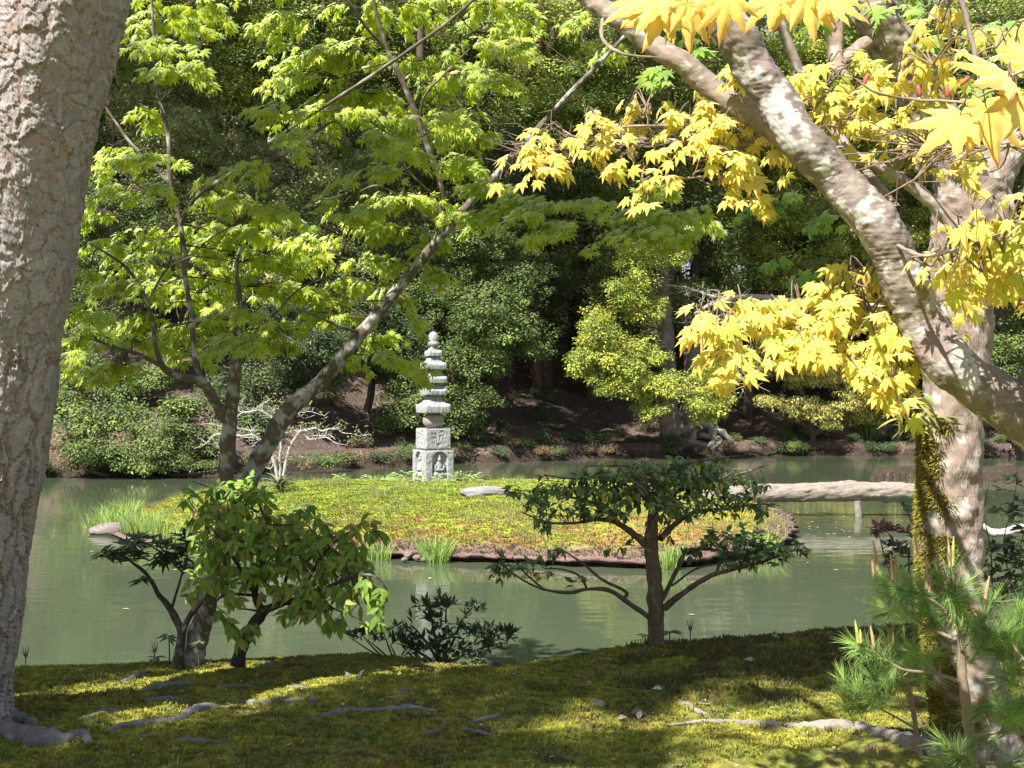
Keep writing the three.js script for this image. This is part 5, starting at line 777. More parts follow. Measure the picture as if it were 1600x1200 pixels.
{ // camellia, spreading in tiers
  seed(81); const d = 7.6;
  shrub('camellia_tree', 'small dark leaved tree with spreading tiers and a bare trunk on the near bank', 'small tree', onNear(1025, d), lichenBark([0.13, 0.092, 0.055], [0.26, 0.24, 0.18], 0.42, 10), [
    [[1026, 1016, 42], [1025, 990, 36], [1024, 950, 38], [1022, 900, 34], [1018, 860, 32], [1018, 830, 28], [1022, 790, 22], [1024, 760, 17], [1016, 735, 10], [1005, 722, 5]],
    [[1020, 968, 14], [985, 944, 11], [950, 922, 10], [915, 921, 8], [890, 926, 8], [850, 921, 6], [815, 905, 4, 7.5], [780, 878, 3, 7.4]], [[972, 936, 9], [980, 928, 8], [940, 905, 7, 7.5], [910, 880, 5, 7.4], [880, 860, 3, 7.4]], [[918, 921, 6], [905, 900, 5], [880, 890, 4], [850, 888, 3]], [[850, 921, 5], [820, 895, 4], [800, 870, 3]],
    [[1010, 852, 20], [985, 830, 15], [962, 816, 12], [932, 812, 9, 7.5], [900, 817, 7, 7.4], [855, 816, 5, 7.3], [815, 800, 3, 7.2]], [[968, 818, 9], [948, 792, 8, 7.7], [905, 780, 6, 7.8], [855, 770, 5, 7.9], [805, 766, 3, 8]], [[972, 812, 8], [976, 804, 7], [965, 800, 4]],
    [[1038, 950, 17], [1070, 925, 13, 7.5], [1110, 900, 11, 7.4], [1145, 890, 8, 7.4], [1185, 880, 6, 7.3], [1240, 860, 4, 7.2]], [[1034, 938, 11], [1058, 890, 10], [1072, 862, 9], [1105, 858, 8], [1135, 862, 6], [1180, 868, 5], [1215, 850, 3]], [[1060, 888, 8], [1068, 870, 7], [1064, 855, 4]], [[1120, 897, 7], [1125, 880, 6], [1150, 860, 4]], [[1050, 915, 6], [1090, 888, 5, 7.8], [1130, 880, 3, 7.9]],
    [[1032, 842, 16], [1056, 818, 12, 7.7], [1085, 800, 10, 7.8], [1135, 795, 7, 7.9], [1190, 788, 5, 8], [1220, 790, 3, 8]], [[1026, 795, 13], [1058, 768, 9, 7.7], [1100, 755, 7, 7.9], [1150, 742, 5, 8], [1195, 728, 3, 8]], [[1022, 788, 12], [985, 762, 9], [945, 747, 6, 7.5], [895, 748, 4, 7.4], [850, 742, 3, 7.3]], [[1020, 745, 8], [990, 730, 6], [950, 728, 4], [915, 728, 3]], [[1026, 745, 8], [1060, 728, 6, 7.5], [1110, 718, 4, 7.4], [1155, 712, 3, 7.4]], [[1008, 790, 8], [1010, 770, 7, 7.3], [980, 745, 5, 7.1], [960, 720, 3, 7]],
  ], [[960, 772, 150, 46, 7.6, 40], [1090, 765, 110, 42, 7.7, 32], [880, 790, 70, 24, 7.5, 14], [1170, 850, 60, 30, 7.4, 14], [1000, 778, 120, 34, 7.5, 34], [1090, 780, 90, 34, 7.7, 30], [925, 790, 80, 24, 7.5, 20], [1040, 740, 80, 20, 7.6, 24], [950, 742, 60, 14, 7.4, 14], [995, 760, 60, 30, 7.5, 40], [930, 765, 60, 26, 7.5, 34], [870, 772, 50, 22, 7.5, 24], [820, 770, 35, 20, 7.6, 13], [1060, 750, 60, 28, 7.7, 34], [1120, 745, 50, 26, 7.8, 30], [1160, 768, 46, 26, 7.9, 26], [1095, 722, 60, 14, 7.5, 22], [1000, 728, 60, 12, 7.4, 18], [1190, 795, 34, 14, 8, 12], [1130, 790, 40, 18, 7.9, 14], [1040, 790, 40, 18, 7.3, 12], [930, 800, 40, 10, 7.4, 8], [850, 812, 22, 18, 7.3, 7],
    [1150, 850, 42, 24, 7.4, 30], [1110, 840, 26, 18, 7.5, 10], [1195, 865, 40, 22, 7.3, 24], [1235, 858, 26, 10, 7.2, 9], [1160, 880, 36, 10, 7.4, 12], [1080, 862, 20, 12, 7.6, 5], [800, 880, 30, 18, 7.4, 9], [840, 885, 26, 20, 7.4, 8], [870, 868, 20, 10, 7.4, 4], [900, 905, 16, 8, 7.6, 3], [780, 895, 12, 14, 7.4, 4], [1030, 830, 50, 30, 7.9, 6], [965, 840, 30, 26, 7.8, 3]],
  { d, bark: barkMat(0xffffff), per: 5, size: 0.056, rise: [-0.9, 0.5], face: 0.3, reach: 0.16, tone: (k, y) => (rnd() < 0.12 ? 3 : rnd() < 0.3 ? 2 : rnd() < 0.5 ? 1 : 0), geos: [ovalLeaf({ width: 0.5, droop: 0.22, rows: 5, fold: 0.14 }), ovalLeaf({ width: 0.44, droop: 0.32, rows: 5, fold: 0.2 })], mats: [C(0.11, 0.19, 0.04), C(0.08, 0.155, 0.04), C(0.19, 0.26, 0.05), C(0.42, 0.4, 0.06)].map((c) => glossy(c)) });
}
{ // drooping shrub left of centre
  seed(82); const d = 6.95;
  shrub('drooping_shrub', 'bushy shrub with long drooping light green leaves left of centre on the near bank', 'shrub', onNear(374, d), lichenBark([0.05, 0.04, 0.032], [0.2, 0.2, 0.18], 0.34, 12), [
    [[372, 1040, 36], [378, 1010, 28], [390, 985, 27], [402, 968, 27], [414, 952, 28]],
    [[412, 955, 20], [402, 942, 18], [398, 925, 16], [410, 880, 12, 6.9], [418, 830, 9, 6.9], [402, 780, 5, 6.9]], [[400, 930, 12], [370, 880, 9, 6.8], [335, 830, 6, 6.7], [300, 790, 3, 6.7]], [[414, 952, 20], [445, 942, 17], [490, 930, 13, 6.8], [540, 905, 9, 6.7], [585, 900, 5, 6.6], [605, 920, 3, 6.6]], [[470, 935, 10], [490, 890, 8, 6.9], [520, 850, 6, 6.9], [565, 820, 3, 6.8]], [[440, 944, 10], [450, 890, 8, 7.1], [470, 830, 6, 7.2], [480, 790, 3, 7.2]], [[405, 955, 7], [392, 953, 5], [378, 951, 3]], [[395, 930, 8], [350, 930, 5, 6.8], [330, 950, 3, 6.7]], [[500, 926, 7], [520, 950, 5, 6.7], [545, 960, 3, 6.7]], [[402, 800, 6], [350, 770, 4], [300, 752, 2]],
  ], [[420, 850, 90, 50, 6.9, 58], [350, 830, 60, 50, 6.8, 31], [370, 785, 60, 30, 6.9, 20], [345, 755, 40, 16, 6.9, 6], [400, 765, 30, 22, 6.9, 7], [300, 775, 18, 20, 6.7, 3], [470, 820, 60, 34, 7, 27], [510, 860, 56, 40, 6.9, 28], [560, 880, 40, 34, 6.8, 17], [590, 925, 24, 30, 6.6, 12], [545, 930, 40, 24, 6.7, 14], [480, 910, 70, 30, 6.8, 27], [400, 905, 60, 30, 6.8, 17], [320, 880, 24, 40, 6.7, 10], [560, 825, 40, 16, 6.8, 6], [596, 828, 10, 12, 6.8, 3], [470, 955, 50, 16, 6.7, 11], [385, 985, 22, 22, 6.7, 5], [360, 960, 18, 28, 6.7, 6], [520, 970, 18, 14, 6.7, 5], [590, 970, 14, 10, 6.6, 3], [300, 910, 14, 24, 6.7, 4]],
  { d, bark: barkMat(0xffffff), per: 7, size: 0.08, rise: [-1.7, 0.15], out: 0.7, face: 0.8, up: 0.6, reach: 0.18, tone: () => { const u = rnd(); return u < 0.34 ? 0 : u < 0.66 ? 1 : u < 0.86 ? 2 : 3; }, geos: [ovalLeaf({ width: 0.36, droop: 0.14, rows: 5, fold: 0.1, belly: 0.9 }), ovalLeaf({ width: 0.32, droop: 0.26, rows: 5, fold: 0.15, belly: 0.85 })], mats: [C(0.22, 0.36, 0.03), C(0.3, 0.42, 0.04), C(0.36, 0.33, 0.055), C(0.13, 0.25, 0.03)].map((c) => leafMat(c, { clearcoat: 0.12, transmission: 0.45 })) });
}
{ // small shrub beside it, whorls of narrow leaves
  seed(83); const d = 7.05;
  shrub('whorled_shrub', 'small crooked shrub with narrow dark leaf whorls at the foot of the leaning maple', 'shrub', onNear(280, d), lichenBark([0.05, 0.04, 0.032], [0.18, 0.18, 0.16], 0.35, 12), [
    [[277, 1042, 28], [281, 1015, 22], [284, 992, 20], [276, 970, 17], [262, 945, 14], [248, 930, 12], [238, 910, 9], [224, 892, 8], [200, 874, 5], [188, 860, 3]], [[284, 992, 17], [292, 970, 14], [308, 948, 13], [322, 930, 8]], [[268, 952, 8], [276, 925, 6], [284, 898, 5], [290, 875, 3]], [[290, 890, 6], [262, 866, 5], [240, 845, 3]], [[288, 896, 6], [270, 880, 5], [250, 862, 4], [225, 848, 3]], [[240, 912, 5], [230, 905, 4], [222, 900, 3]], [[290, 892, 5], [292, 870, 4], [290, 850, 2]],
  ], [[200, 862, 34, 12, 7, 14], [165, 862, 26, 6, 6.95, 8], [230, 850, 40, 12, 7, 18], [265, 862, 30, 16, 7.1, 14], [240, 872, 40, 12, 7.1, 12], [290, 850, 20, 16, 7.1, 9], [222, 905, 10, 6, 7, 3], [290, 880, 16, 14, 7.1, 6], [300, 835, 10, 10, 7.1, 4]],
  { d, bark: barkMat(0xffffff), per: 7, size: 0.085, rise: [-0.3, 0.35], out: 1, face: 0.3, along: 0.15, reach: 0.2, deep: 0.8, geos: [ovalLeaf({ width: 0.24, droop: 0.25, rows: 4, fold: 0.12 })], mats: [C(0.06, 0.11, 0.03), C(0.09, 0.15, 0.035), C(0.04, 0.08, 0.025)].map((c) => glossy(c)) });
}
{ // low dark shrub on the crest
  seed(84); const d = 7.15, br = []; for (const [x, y] of [[640, 975], [665, 940], [700, 930], [735, 950], [770, 985], [798, 985], [620, 1005], [690, 960], [720, 980], [655, 990], [745, 1000], [705, 990], [780, 1005]]) br.push([[690 + gauss() * 6, 1044, 9], [lerp(690, x, 0.35) + gauss() * 6, lerp(1040, y, 0.45), 6], [lerp(690, x, 0.7), lerp(1040, y, 0.78), 4], [x, y, 2, d + gauss() * 0.2]]); for (const [x, y] of [[560, 985], [575, 1000], [545, 995], [600, 990], [610, 1008]]) br.push([[622 + gauss() * 5, 1040, 5], [lerp(622, x, 0.5), 1020, 4], [x, y, 2]]);
  shrub('dark_shrub', 'low dark evergreen shrub with upright twigs on the crest in front of the pagoda reflection', 'shrub', onNear(690, d), lichenBark([0.06, 0.05, 0.04], [0.14, 0.13, 0.12], 0.4), br,
    [[700, 945, 24, 20, d, 12], [660, 955, 24, 16, d, 11], [735, 955, 24, 20, d, 12], [640, 990, 26, 20, d, 13], [690, 985, 40, 26, d, 24], [740, 995, 36, 20, d, 20], [780, 990, 22, 14, d, 10], [670, 1018, 40, 16, d, 22], [735, 1020, 36, 14, d, 18], [800, 992, 10, 8, d, 4], [640, 1015, 18, 14, d, 8], [765, 1010, 26, 12, d, 10], [560, 992, 26, 8, d, 8], [600, 995, 16, 8, d, 5], [620, 1000, 14, 10, d, 5]],
    { d, bark: barkMat(0xffffff), per: 6, size: 0.062, rise: [0.0, 1.3], out: 0.75, face: 0.2, along: 0.7, reach: 0.12, deep: 0.8, trunks: 0, tw: 0.002, geos: [ovalLeaf({ width: 0.3, droop: 0.12, rows: 4, fold: 0.14 })], mats: [C(0.045, 0.08, 0.028), C(0.03, 0.06, 0.024), C(0.075, 0.11, 0.035)].map((c) => glossy(c)) });
}
// pine sapling in front of the mossy tree
const needleTuft = (n, len, cone, back) => { const pos = [], idx = []; for (let i = 0; i < n; i++) { const a = rr(0, 6.28), f = rnd(), b = rr(-back, 0.01), spread = cone * (0.35 + 0.65 * f), d = V(Math.cos(a) * spread, 1 - spread * 0.45, Math.sin(a) * spread).normalize(), l = len * rr(0.7, 1.1), w = V(-Math.sin(a), 0, Math.cos(a)).multiplyScalar(0.0008), o = V(0, b, 0), e = o.clone().addScaledVector(d, l); e.y -= l * 0.22 * f; const m = o.clone().addScaledVector(d, l * 0.55), k = pos.length / 3; pos.push(o.x - w.x, o.y, o.z - w.z, o.x + w.x, o.y, o.z + w.z, m.x - w.x, m.y, m.z - w.z, m.x + w.x, m.y, m.z + w.z, e.x, e.y, e.z); idx.push(k, k + 1, k + 2, k + 2, k + 1, k + 3, k + 2, k + 3, k + 4); } return geoFrom(pos, idx); };
{
  seed(85); const D = 4.35, base = V((1520 - 800) / FOC * D, 0.64, -D);
  const t = thing('pine_sapling', 'young pine sapling with long soft needles and upright candles in front of the mossy trunk', 'pine sapling', base);
  const bk = barkMat(C(0.27, 0.2, 0.15), { bumpScale: 0.003 }), all = [];
  const add = (n, l, seg = 8) => { const p = path(l.map(([x, y, w, dd]) => [x, y, w * 0.7, dd]), D); all.push(...samples(p, 0.03)); part(n, limb(p, { seg, step: 0.02, disp: (a, run, q, r) => r * 0.15 * n3(q.x * 30, q.y * 30, q.z * 30) }), bk, t); return p; };
  add('trunk', [[1522, 1260, 30], [1520, 1195, 26], [1512, 1120, 24], [1503, 1050, 20], [1500, 990, 16], [1492, 930, 11], [1487, 884, 7]], 14);
  add('trunk', [[1440, 1185, 14, 4.9], [1434, 1160, 13, 4.9], [1425, 1095, 11, 4.9], [1415, 1055, 8, 4.85], [1410, 1010, 5, 4.8]], 8);
  const tips = [];
  for (const b of [[[1503, 1066, 10], [1460, 1052, 8], [1410, 1046, 7, 4.3], [1375, 1025, 5, 4.3], [1342, 1008, 4, 4.25]], [[1495, 1000, 9], [1440, 975, 8, 4.4], [1400, 935, 6, 4.5], [1372, 895, 4, 4.6]], [[1496, 975, 7], [1460, 940, 6, 4.3], [1425, 925, 4, 4.3], [1400, 920, 3, 4.3]], [[1518, 1128, 11], [1550, 1118, 8, 4.2], [1590, 1108, 5, 4.1], [1620, 1090, 4, 4.1]], [[1516, 1150, 9], [1570, 1140, 6, 4.5], [1600, 1120, 4, 4.5]], [[1660, 1075, 10, 4.2], [1600, 1035, 8, 4.2], [1560, 998, 5, 4.2], [1540, 985, 4, 4.2]], [[1660, 1090, 8, 4], [1580, 1000, 6, 4.1], [1590, 960, 4, 4.1]], [[1425, 1095, 6, 4.9], [1400, 1070, 4, 4.8], [1370, 1090, 3, 4.7]], [[1434, 1140, 6, 4.9], [1380, 1110, 4, 4.8], [1330, 1085, 3, 4.8], [1320, 1065, 2, 4.8]], [[1500, 1020, 7], [1530, 980, 6, 4.2], [1550, 940, 4, 4.2]], [[1520, 1195, 8], [1500, 1180, 6, 4.2], [1480, 1165, 4, 4.2]]]) { const p = add('branch', b, 7); tips.push([p[p.length - 1][0], p[p.length - 1][0].clone().sub(p[p.length - 2][0])], [p[p.length - 2][0].clone().lerp(p[p.length - 1][0], 0.5), p[p.length - 1][0].clone().sub(p[p.length - 2][0])]); }
  for (const [x, y, d, dx, dy] of [[1487, 888, 4.35, 0, 1], [1470, 910, 4.4, -0.4, 0.6], [1505, 915, 4.3, 0.4, 0.5], [1520, 930, 4.3, 0.6, 0.1], [1460, 950, 4.4, -0.6, 0.2], [1440, 915, 4.5, -0.3, 0.8], [1415, 905, 4.5, -0.5, 0.6], [1385, 930, 4.6, -0.8, 0.2], [1420, 960, 4.5, -0.7, 0], [1380, 960, 4.6, -0.8, -0.2], [1450, 980, 4.4, -0.4, -0.4], [1490, 960, 4.3, 0, -0.6], [1520, 970, 4.25, 0.5, -0.6], [1535, 1000, 4.2, 0.5, -0.8], [1360, 1030, 4.3, -0.7, 0.1], [1390, 1060, 4.4, -0.5, -0.5], [1430, 1020, 4.5, -0.4, 0.4], [1415, 1035, 4.7, 0, 0.8], [1400, 1015, 4.7, -0.4, 0.5], [1440, 1060, 4.7, 0.3, -0.4], [1450, 1025, 4.6, 0.5, 0.2], [1380, 1085, 4.7, -0.3, -0.3], [1350, 1095, 4.8, -0.6, 0], [1570, 1060, 4.1, -0.6, 0.3], [1590, 1040, 4.1, 0.3, 0.6], [1600, 1090, 4.1, 0.5, 0.1], [1560, 1100, 4.1, -0.5, 0.2], [1530, 1110, 4.15, -0.7, -0.2], [1590, 1000, 4.1, -0.4, 0.5], [1600, 960, 4.1, 0.2, 0.8], [1575, 960, 4.2, -0.5, 0.4], [1500, 1185, 4.2, -0.4, 0.3], [1520, 1160, 4.2, 0.4, 0.6], [1590, 1190, 4.2, 0.4, 0.4], [1345, 1075, 4.8, -0.3, 0.6], [1365, 1060, 4.7, -0.4, 0.4], [1600, 930, 4.3, 0.3, 0.4]]) tips.push([P(x, y, d), V(dx, dy, rr(-0.3, 0.5))]);
  for (const [p, dir] of tips.slice(0, 60)) if (rnd() < 0.4) tips.push([p.clone().add(V(gauss() * 0.07, rr(-0.07, 0.04), gauss() * 0.07)), dir.clone().normalize().add(V(gauss() * 0.6, gauss() * 0.5, gauss() * 0.6))]);
  const tg = [0, 1, 2].map(() => needleTuft(110, 0.12, 0.8, 0.13)), spots = [], inv = new THREE.Matrix4().copy(t.matrixWorld).invert(), q = new THREE.Quaternion();
  const nm = [C(0.2, 0.34, 0.06), C(0.28, 0.42, 0.08), C(0.16, 0.28, 0.06)].map((c) => leafMat(c, { transmission: 0.25, clearcoat: 0.2 })); const tws = [];
  for (const [p, dir] of tips) { q.setFromUnitVectors(V(0, 1, 0), dir.clone().normalize()); const m = new THREE.Mesh(pick(tg), pick(nm)); shade(m); m.name = 'needle_tuft'; m.applyMatrix4(new THREE.Matrix4().compose(p, q, V(1, 1, 1).multiplyScalar(rr(0.85, 1.15))).premultiply(inv)); t.add(m); m.userData.kind = 'stuff'; const a = nearest(all, p); if (a.distanceTo(p) > 0.02) tws.push(twigGeo(a, p, -0.01, 0.0035, 0.002)); }
  part('twig', mergeGeometries(tws), bk, t).userData.kind = 'stuff';
  const cm = [std({ color: C(0.45, 0.27, 0.17), roughness: 0.8 }), std({ color: C(0.36, 0.38, 0.1), roughness: 0.8 })];
  for (const [x, y, h, d, lean] of [[1372, 890, 45, 4.6, -8], [1365, 905, 40, 4.6, -3], [1395, 905, 40, 4.5, -4], [1402, 898, 35, 4.5, 2], [1400, 910, 35, 4.5, -2], [1425, 865, 22, 4.5, -2], [1448, 920, 50, 4.4, -1], [1452, 925, 30, 4.4, 3], [1484, 886, 40, 4.35, -2], [1489, 884, 46, 4.35, 1], [1435, 865, 30, 4.6, -6], [1540, 935, 35, 4.2, 6], [1341, 1005, 36, 4.25, -5], [1345, 1005, 22, 4.25, -1], [1365, 1010, 32, 4.3, -5], [1388, 1010, 18, 4.5, 0], [1395, 1008, 20, 4.5, 1], [1412, 995, 18, 4.7, 0], [1384, 1012, 16, 4.5, -2]]) part('candle', limb([[P(x, y, d), 0.006], [P(x + lean * 0.4, y - h * 0.5, d), 0.0062], [P(x + lean, y - h, d), 0.0025]], { seg: 7, step: 0.012, disp: (a, run) => 0.0008 * Math.sin(run * 900 + a * 2) }), pick(cm), t);
}
{ // reddish shrubs by the mossy trunk
  seed(86);
  const mk = (label, px, d, br, cl, mats, size) => shrub('red_shrub', label, 'shrub', onNear(px, d), lichenBark([0.07, 0.05, 0.045], [0.14, 0.12, 0.11], 0.4), br, cl, { d, w: 0.45, bark: barkMat(0xffffff), per: 5, size, rise: [-0.3, 0.6], face: 0.3, reach: 0.12, trunks: 0, geos: [ovalLeaf({ width: 0.42, droop: 0.2, rows: 4, fold: 0.14 })], mats });
  mk('shrub with purplish red young leaves left of the mossy trunk', 1430, 6.6, [[[1425, 1000, 8], [1405, 930, 6], [1385, 880, 4], [1372, 830, 3]], [[1425, 1000, 7], [1425, 930, 5], [1420, 870, 4], [1430, 825, 2]], [[1405, 930, 4], [1420, 890, 3], [1438, 850, 2]]], [[1372, 828, 12, 8, 6.5, 5, { tone: () => 0 }], [1395, 826, 16, 6, 6.5, 5, { tone: () => 0 }], [1420, 832, 16, 8, 6.6, 5, { tone: () => 0 }], [1400, 855, 26, 14, 6.6, 12], [1425, 870, 18, 20, 6.6, 9], [1390, 880, 18, 12, 6.6, 5], [1410, 790, 20, 10, 6.7, 5, { tone: () => 3 }]], [C(0.2, 0.055, 0.04), C(0.05, 0.07, 0.035), C(0.08, 0.06, 0.05), C(0.1, 0.2, 0.04)].map((c) => glossy(c)), 0.055);
  mk('thicket of dark twiggy shrub right of the mossy trunk', 1580, 6.9, [[[1565, 1000, 6], [1552, 930, 5], [1548, 860, 4], [1538, 800, 3], [1546, 750, 1.5]], [[1572, 1000, 6], [1580, 920, 5], [1568, 850, 4], [1585, 780, 3], [1590, 730, 1.5]], [[1580, 1000, 5], [1600, 920, 4], [1594, 860, 3], [1610, 800, 2]]], [[1560, 860, 26, 22, 6.9, 16], [1590, 880, 20, 30, 6.9, 18], [1550, 900, 20, 30, 6.9, 14], [1580, 920, 26, 24, 6.9, 16], [1600, 840, 20, 22, 6.9, 12], [1545, 930, 16, 30, 6.9, 10], [1590, 800, 20, 24, 6.9, 9], [1555, 780, 20, 22, 7, 8, { tone: () => 3 }], [1580, 750, 20, 10, 7, 6, { tone: () => 3 }], [1600, 960, 20, 20, 6.8, 10]], [C(0.05, 0.09, 0.03), C(0.075, 0.12, 0.035), C(0.12, 0.06, 0.045), C(0.2, 0.25, 0.05)].map((c) => glossy(c)), 0.06);
  // pale bare branch and sunlit bush behind it on the water's edge
  whole('driftwood_branch', limb(path([[1500, 800, 10], [1535, 822, 11], [1550, 832, 12], [1572, 832, 13], [1590, 826, 13], [1640, 832, 14]], 8.6), { seg: 12, step: 0.03, disp: (a, run, p, r) => r * 0.25 * n3(p.x * 9, p.y * 9, p.z * 9) }), barkMat(C(0.6, 0.55, 0.5)), 'pale bare branch reaching out over the water right of the mossy trunk', 'branch');
}
// seedlings ---------------------------------------------------------------------
{
  seed(87);
  const pineSeed = (px, py, d, h, label) => { const p = onNear(px, d), t = thing('pine_seedling', label, 'seedling', p), nm = leafMat(C(0.08, 0.14, 0.06), { transmission: 0.2 }), k = d / FOC; const bk = barkMat(C(0.2, 0.16, 0.12)); part('stem', limb([[p.clone().setY(p.y - 0.02), 0.004], [p.clone().add(V(0, h * k * 0.5, 0)), 0.0035], [p.clone().add(V(0.004, h * k * 0.7, 0)), 0.003]], { seg: 6, step: 0.02 }), bk, t); for (const o of [-5, 0, 5]) part('candle', limb([[p.clone().add(V(o * k * 0.3, h * k * 0.55, 0)), 0.0035], [p.clone().add(V(o * k, h * k, 0)), 0.002]], { seg: 6, step: 0.02 }), bk, t); const g = needleTuft(26, 0.075, 1.3, 0.03); g.translate(p.x, p.y + h * k * 0.6, p.z); part('needle_tuft', g, nm, t); };
  pineSeed(1078, 990, 7.8, 36, 'tiny pine seedling with three candles right of the camellia trunk'); pineSeed(243, 1038, 7.2, 34, 'tiny pine seedling left of the crooked whorled shrub'); pineSeed(42, 1042, 7.1, 34, 'tiny pine seedling on the crest beside the big pine');
  const lf = ovalLeaf({ width: 0.26, droop: 0.3, rows: 4, fold: 0.12 }), fm = [C(0.05, 0.1, 0.03), C(0.08, 0.13, 0.035)].map((c) => glossy(c));
  const sprout = (px, d, h, s, n, label) => { const p = onNear(px, d), k = d / FOC, t = thing('sprout', label, 'seedling', p), l = []; part('stem', limb([[p.clone().setY(p.y - 0.02), 0.005], [p.clone().add(V(0, h * k * 0.5, 0)), 0.004], [p.clone().add(V(-0.005, h * k, 0)), 0.003]], { seg: 6, step: 0.02 }), barkMat(C(0.09, 0.07, 0.05)), t); for (let i = 0; i < n; i++) { const a = i / n * 6.28 + rnd(); l.push({ m: leafMatrix(p.clone().add(V(-0.005, h * k * rr(0.9, 1), 0)), V(Math.cos(a), rr(-0.2, 0.4), Math.sin(a)), V(gauss() * 0.2, 1, 0.4), s * rr(0.8, 1.2)) }); } hangLeaves(t, l, [lf], fm); };
  sprout(266, 7.2, 44, 0.085, 9, 'single stemmed sprout with a leaf whorl left of the crooked shrub'); sprout(246, 7.15, 14, 0.07, 6, 'low leafy sprout under the tiny pine seedling on the left'); sprout(1046, 7.75, 20, 0.09, 9, 'leafy sprout at the right foot of the camellia trunk'); sprout(1008, 7.7, 18, 0.06, 5, 'small leafy sprout at the left foot of the camellia trunk'); sprout(312, 7.0, 46, 0.05, 8, 'leafy sprout growing against the foot of the leaning maple');
  // fallen leaves and bits on the moss
  const dry = [C(0.33, 0.27, 0.22), C(0.3, 0.16, 0.1), C(0.5, 0.46, 0.42)].map((c) => std({ color: c, roughness: 0.9 })), dl = ovalLeaf({ width: 0.6, droop: 0.25, rows: 5, fold: 0.25, wave: 0.02 });
  [[948, 1108, 0.09, 0, 'curled grey dead leaf in the hollow of the moss'], [985, 1118, 0.085, 1, 'reddish brown dead leaf in the hollow of the moss'], [997, 1127, 0.05, 2, 'small pale dead leaf beside the reddish brown one'], [915, 1075, 0.05, 1, 'small brown leaf on the open moss'], [546, 1062, 0.04, 2, 'pale upright leaf on the left of a pair on the mossy hump'], [562, 1062, 0.05, 2, 'pale upright leaf on the right of a pair on the mossy hump'], [1178, 1036, 0.06, 0, 'dry leaf on the dark club moss'], [1035, 1080, 0.06, 2, 'pale dry leaf in the middle of the moss'], [965, 1127, 0.05, 0, 'grey dry leaf at the lower edge of the hollow']].forEach(([x, y, s, c, label], i) => { const p = nearAt(x, y); p.y += 0.012; whole('fallen_leaf', dl.clone().applyMatrix4(leafMatrix(p, V(gauss(), 0.2 + 0.5 * (i === 4 || i === 5 ? 2 : 0), gauss() * 0.5), V(gauss() * 0.4, 1, 0.5), s)), dry[c], label, 'fallen leaf'); });
  [[18, 1156, 0.032, 0.75, 'white round pebble at the foot of the big pine'], [1212, 1000, 0.035, 0.6, 'pale bluish stone on the right of the bank crest'], [420, 1042, 0.03, 0.4, 'small grey stone on the mossy crest under the drooping shrub'], [777, 1042, 0.026, 0.15, 'small dark stone on the crest right of the dark shrub'], [488, 1097, 0.025, 0.5, 'small pale stone beside a root on the moss']].forEach(([x, y, s, c, label], i) => { const p = nearAt(x, y); p.y += s * 0.3; const m = whole('pebble', rockGeo(s, s * 0.7, s, 40 + i, 3), rockMat(C(c, c, c * 1.02)), label, 'pebble'); m.position.copy(p); });
}

// ---------------------------------------------------------------- wood on the far shore
const LEAF = {                                                         // leaf tones stepped from dark to light; each tree takes one palette
  cedar: [[0.06, 0.11, 0.02], [0.078, 0.13, 0.022], [0.05, 0.095, 0.02]], laurel: [[0.115, 0.18, 0.024], [0.145, 0.21, 0.028], [0.095, 0.155, 0.024]], camphor: [[0.24, 0.32, 0.04], [0.2, 0.28, 0.036], [0.31, 0.36, 0.05]],
  lime_leaf: [[0.36, 0.43, 0.05], [0.31, 0.4, 0.05], [0.43, 0.46, 0.06]], chinquapin: [[0.31, 0.31, 0.11], [0.22, 0.29, 0.07], [0.15, 0.24, 0.05], [0.38, 0.36, 0.16]], yellow_leaf: [[0.46, 0.44, 0.1], [0.37, 0.4, 0.09], [0.52, 0.48, 0.14]], rust_leaf: [[0.2, 0.13, 0.06], [0.14, 0.15, 0.05], [0.26, 0.19, 0.09]],
};
seed(91);
function leafClump(n, len, wid, hang) {                              // leaves over a ragged ball of radius 1
  const pos = [], idx = [], col = [];
  for (let i = 0; i < n; i++) {
    const a = rr(0, 6.28), u = rr(-0.75, 1), s = Math.sqrt(1 - u * u), rad = Math.pow(rnd(), 0.4) * rr(0.75, 1.15), o = V(Math.cos(a) * s, u * 0.8, Math.sin(a) * s), p = o.clone().multiplyScalar(rad);
    const tip = V(gauss(), gauss() * 0.6 - hang, gauss()).addScaledVector(o, 0.7).normalize(), nor = V(gauss() * 0.7, 0.7, gauss() * 0.7).addScaledVector(o, 0.8), m = leafMatrix(p, tip, nor, len * rr(0.7, 1.25)), k = pos.length / 3, tn = rr(0.65, 1.4), warm = rr(0.85, 1.25);
    for (const [x, y, z] of [[0, 0, 0], [-wid / 2, 0.45, 0.1], [0, 0.5, -0.02], [wid / 2, 0.45, 0.1], [0, 1, -0.15]]) { const q = V(x, y, z).applyMatrix4(m); pos.push(q.x, q.y, q.z); col.push(tn * warm, tn, tn * 0.95); }
    idx.push(k, k + 2, k + 1, k, k + 3, k + 2, k + 1, k + 2, k + 4, k + 2, k + 3, k + 4);
  }
  return geoFrom(pos, idx, col);
}
const CL = { small: [0, 1, 2].map(() => leafClump(95, 0.31, 0.46, 0.25)), broad: [0, 1, 2].map(() => leafClump(60, 0.36, 0.5, 0.2)), droop: [0, 1].map(() => leafClump(70, 0.42, 0.3, 0.9)) };
const forestMat = new THREE.MeshPhysicalMaterial({ color: 0xffffff, vertexColors: true, roughness: 0.95, clearcoat: 0.18, clearcoatRoughness: 0.25, transmission: 0.3, thickness: 0, side: THREE.DoubleSide });
const softMat = new THREE.MeshPhysicalMaterial({ color: 0xffffff, vertexColors: true, roughness: 1, clearcoat: 0.2, clearcoatRoughness: 0.45, transmission: 0.35, thickness: 0, side: THREE.DoubleSide });
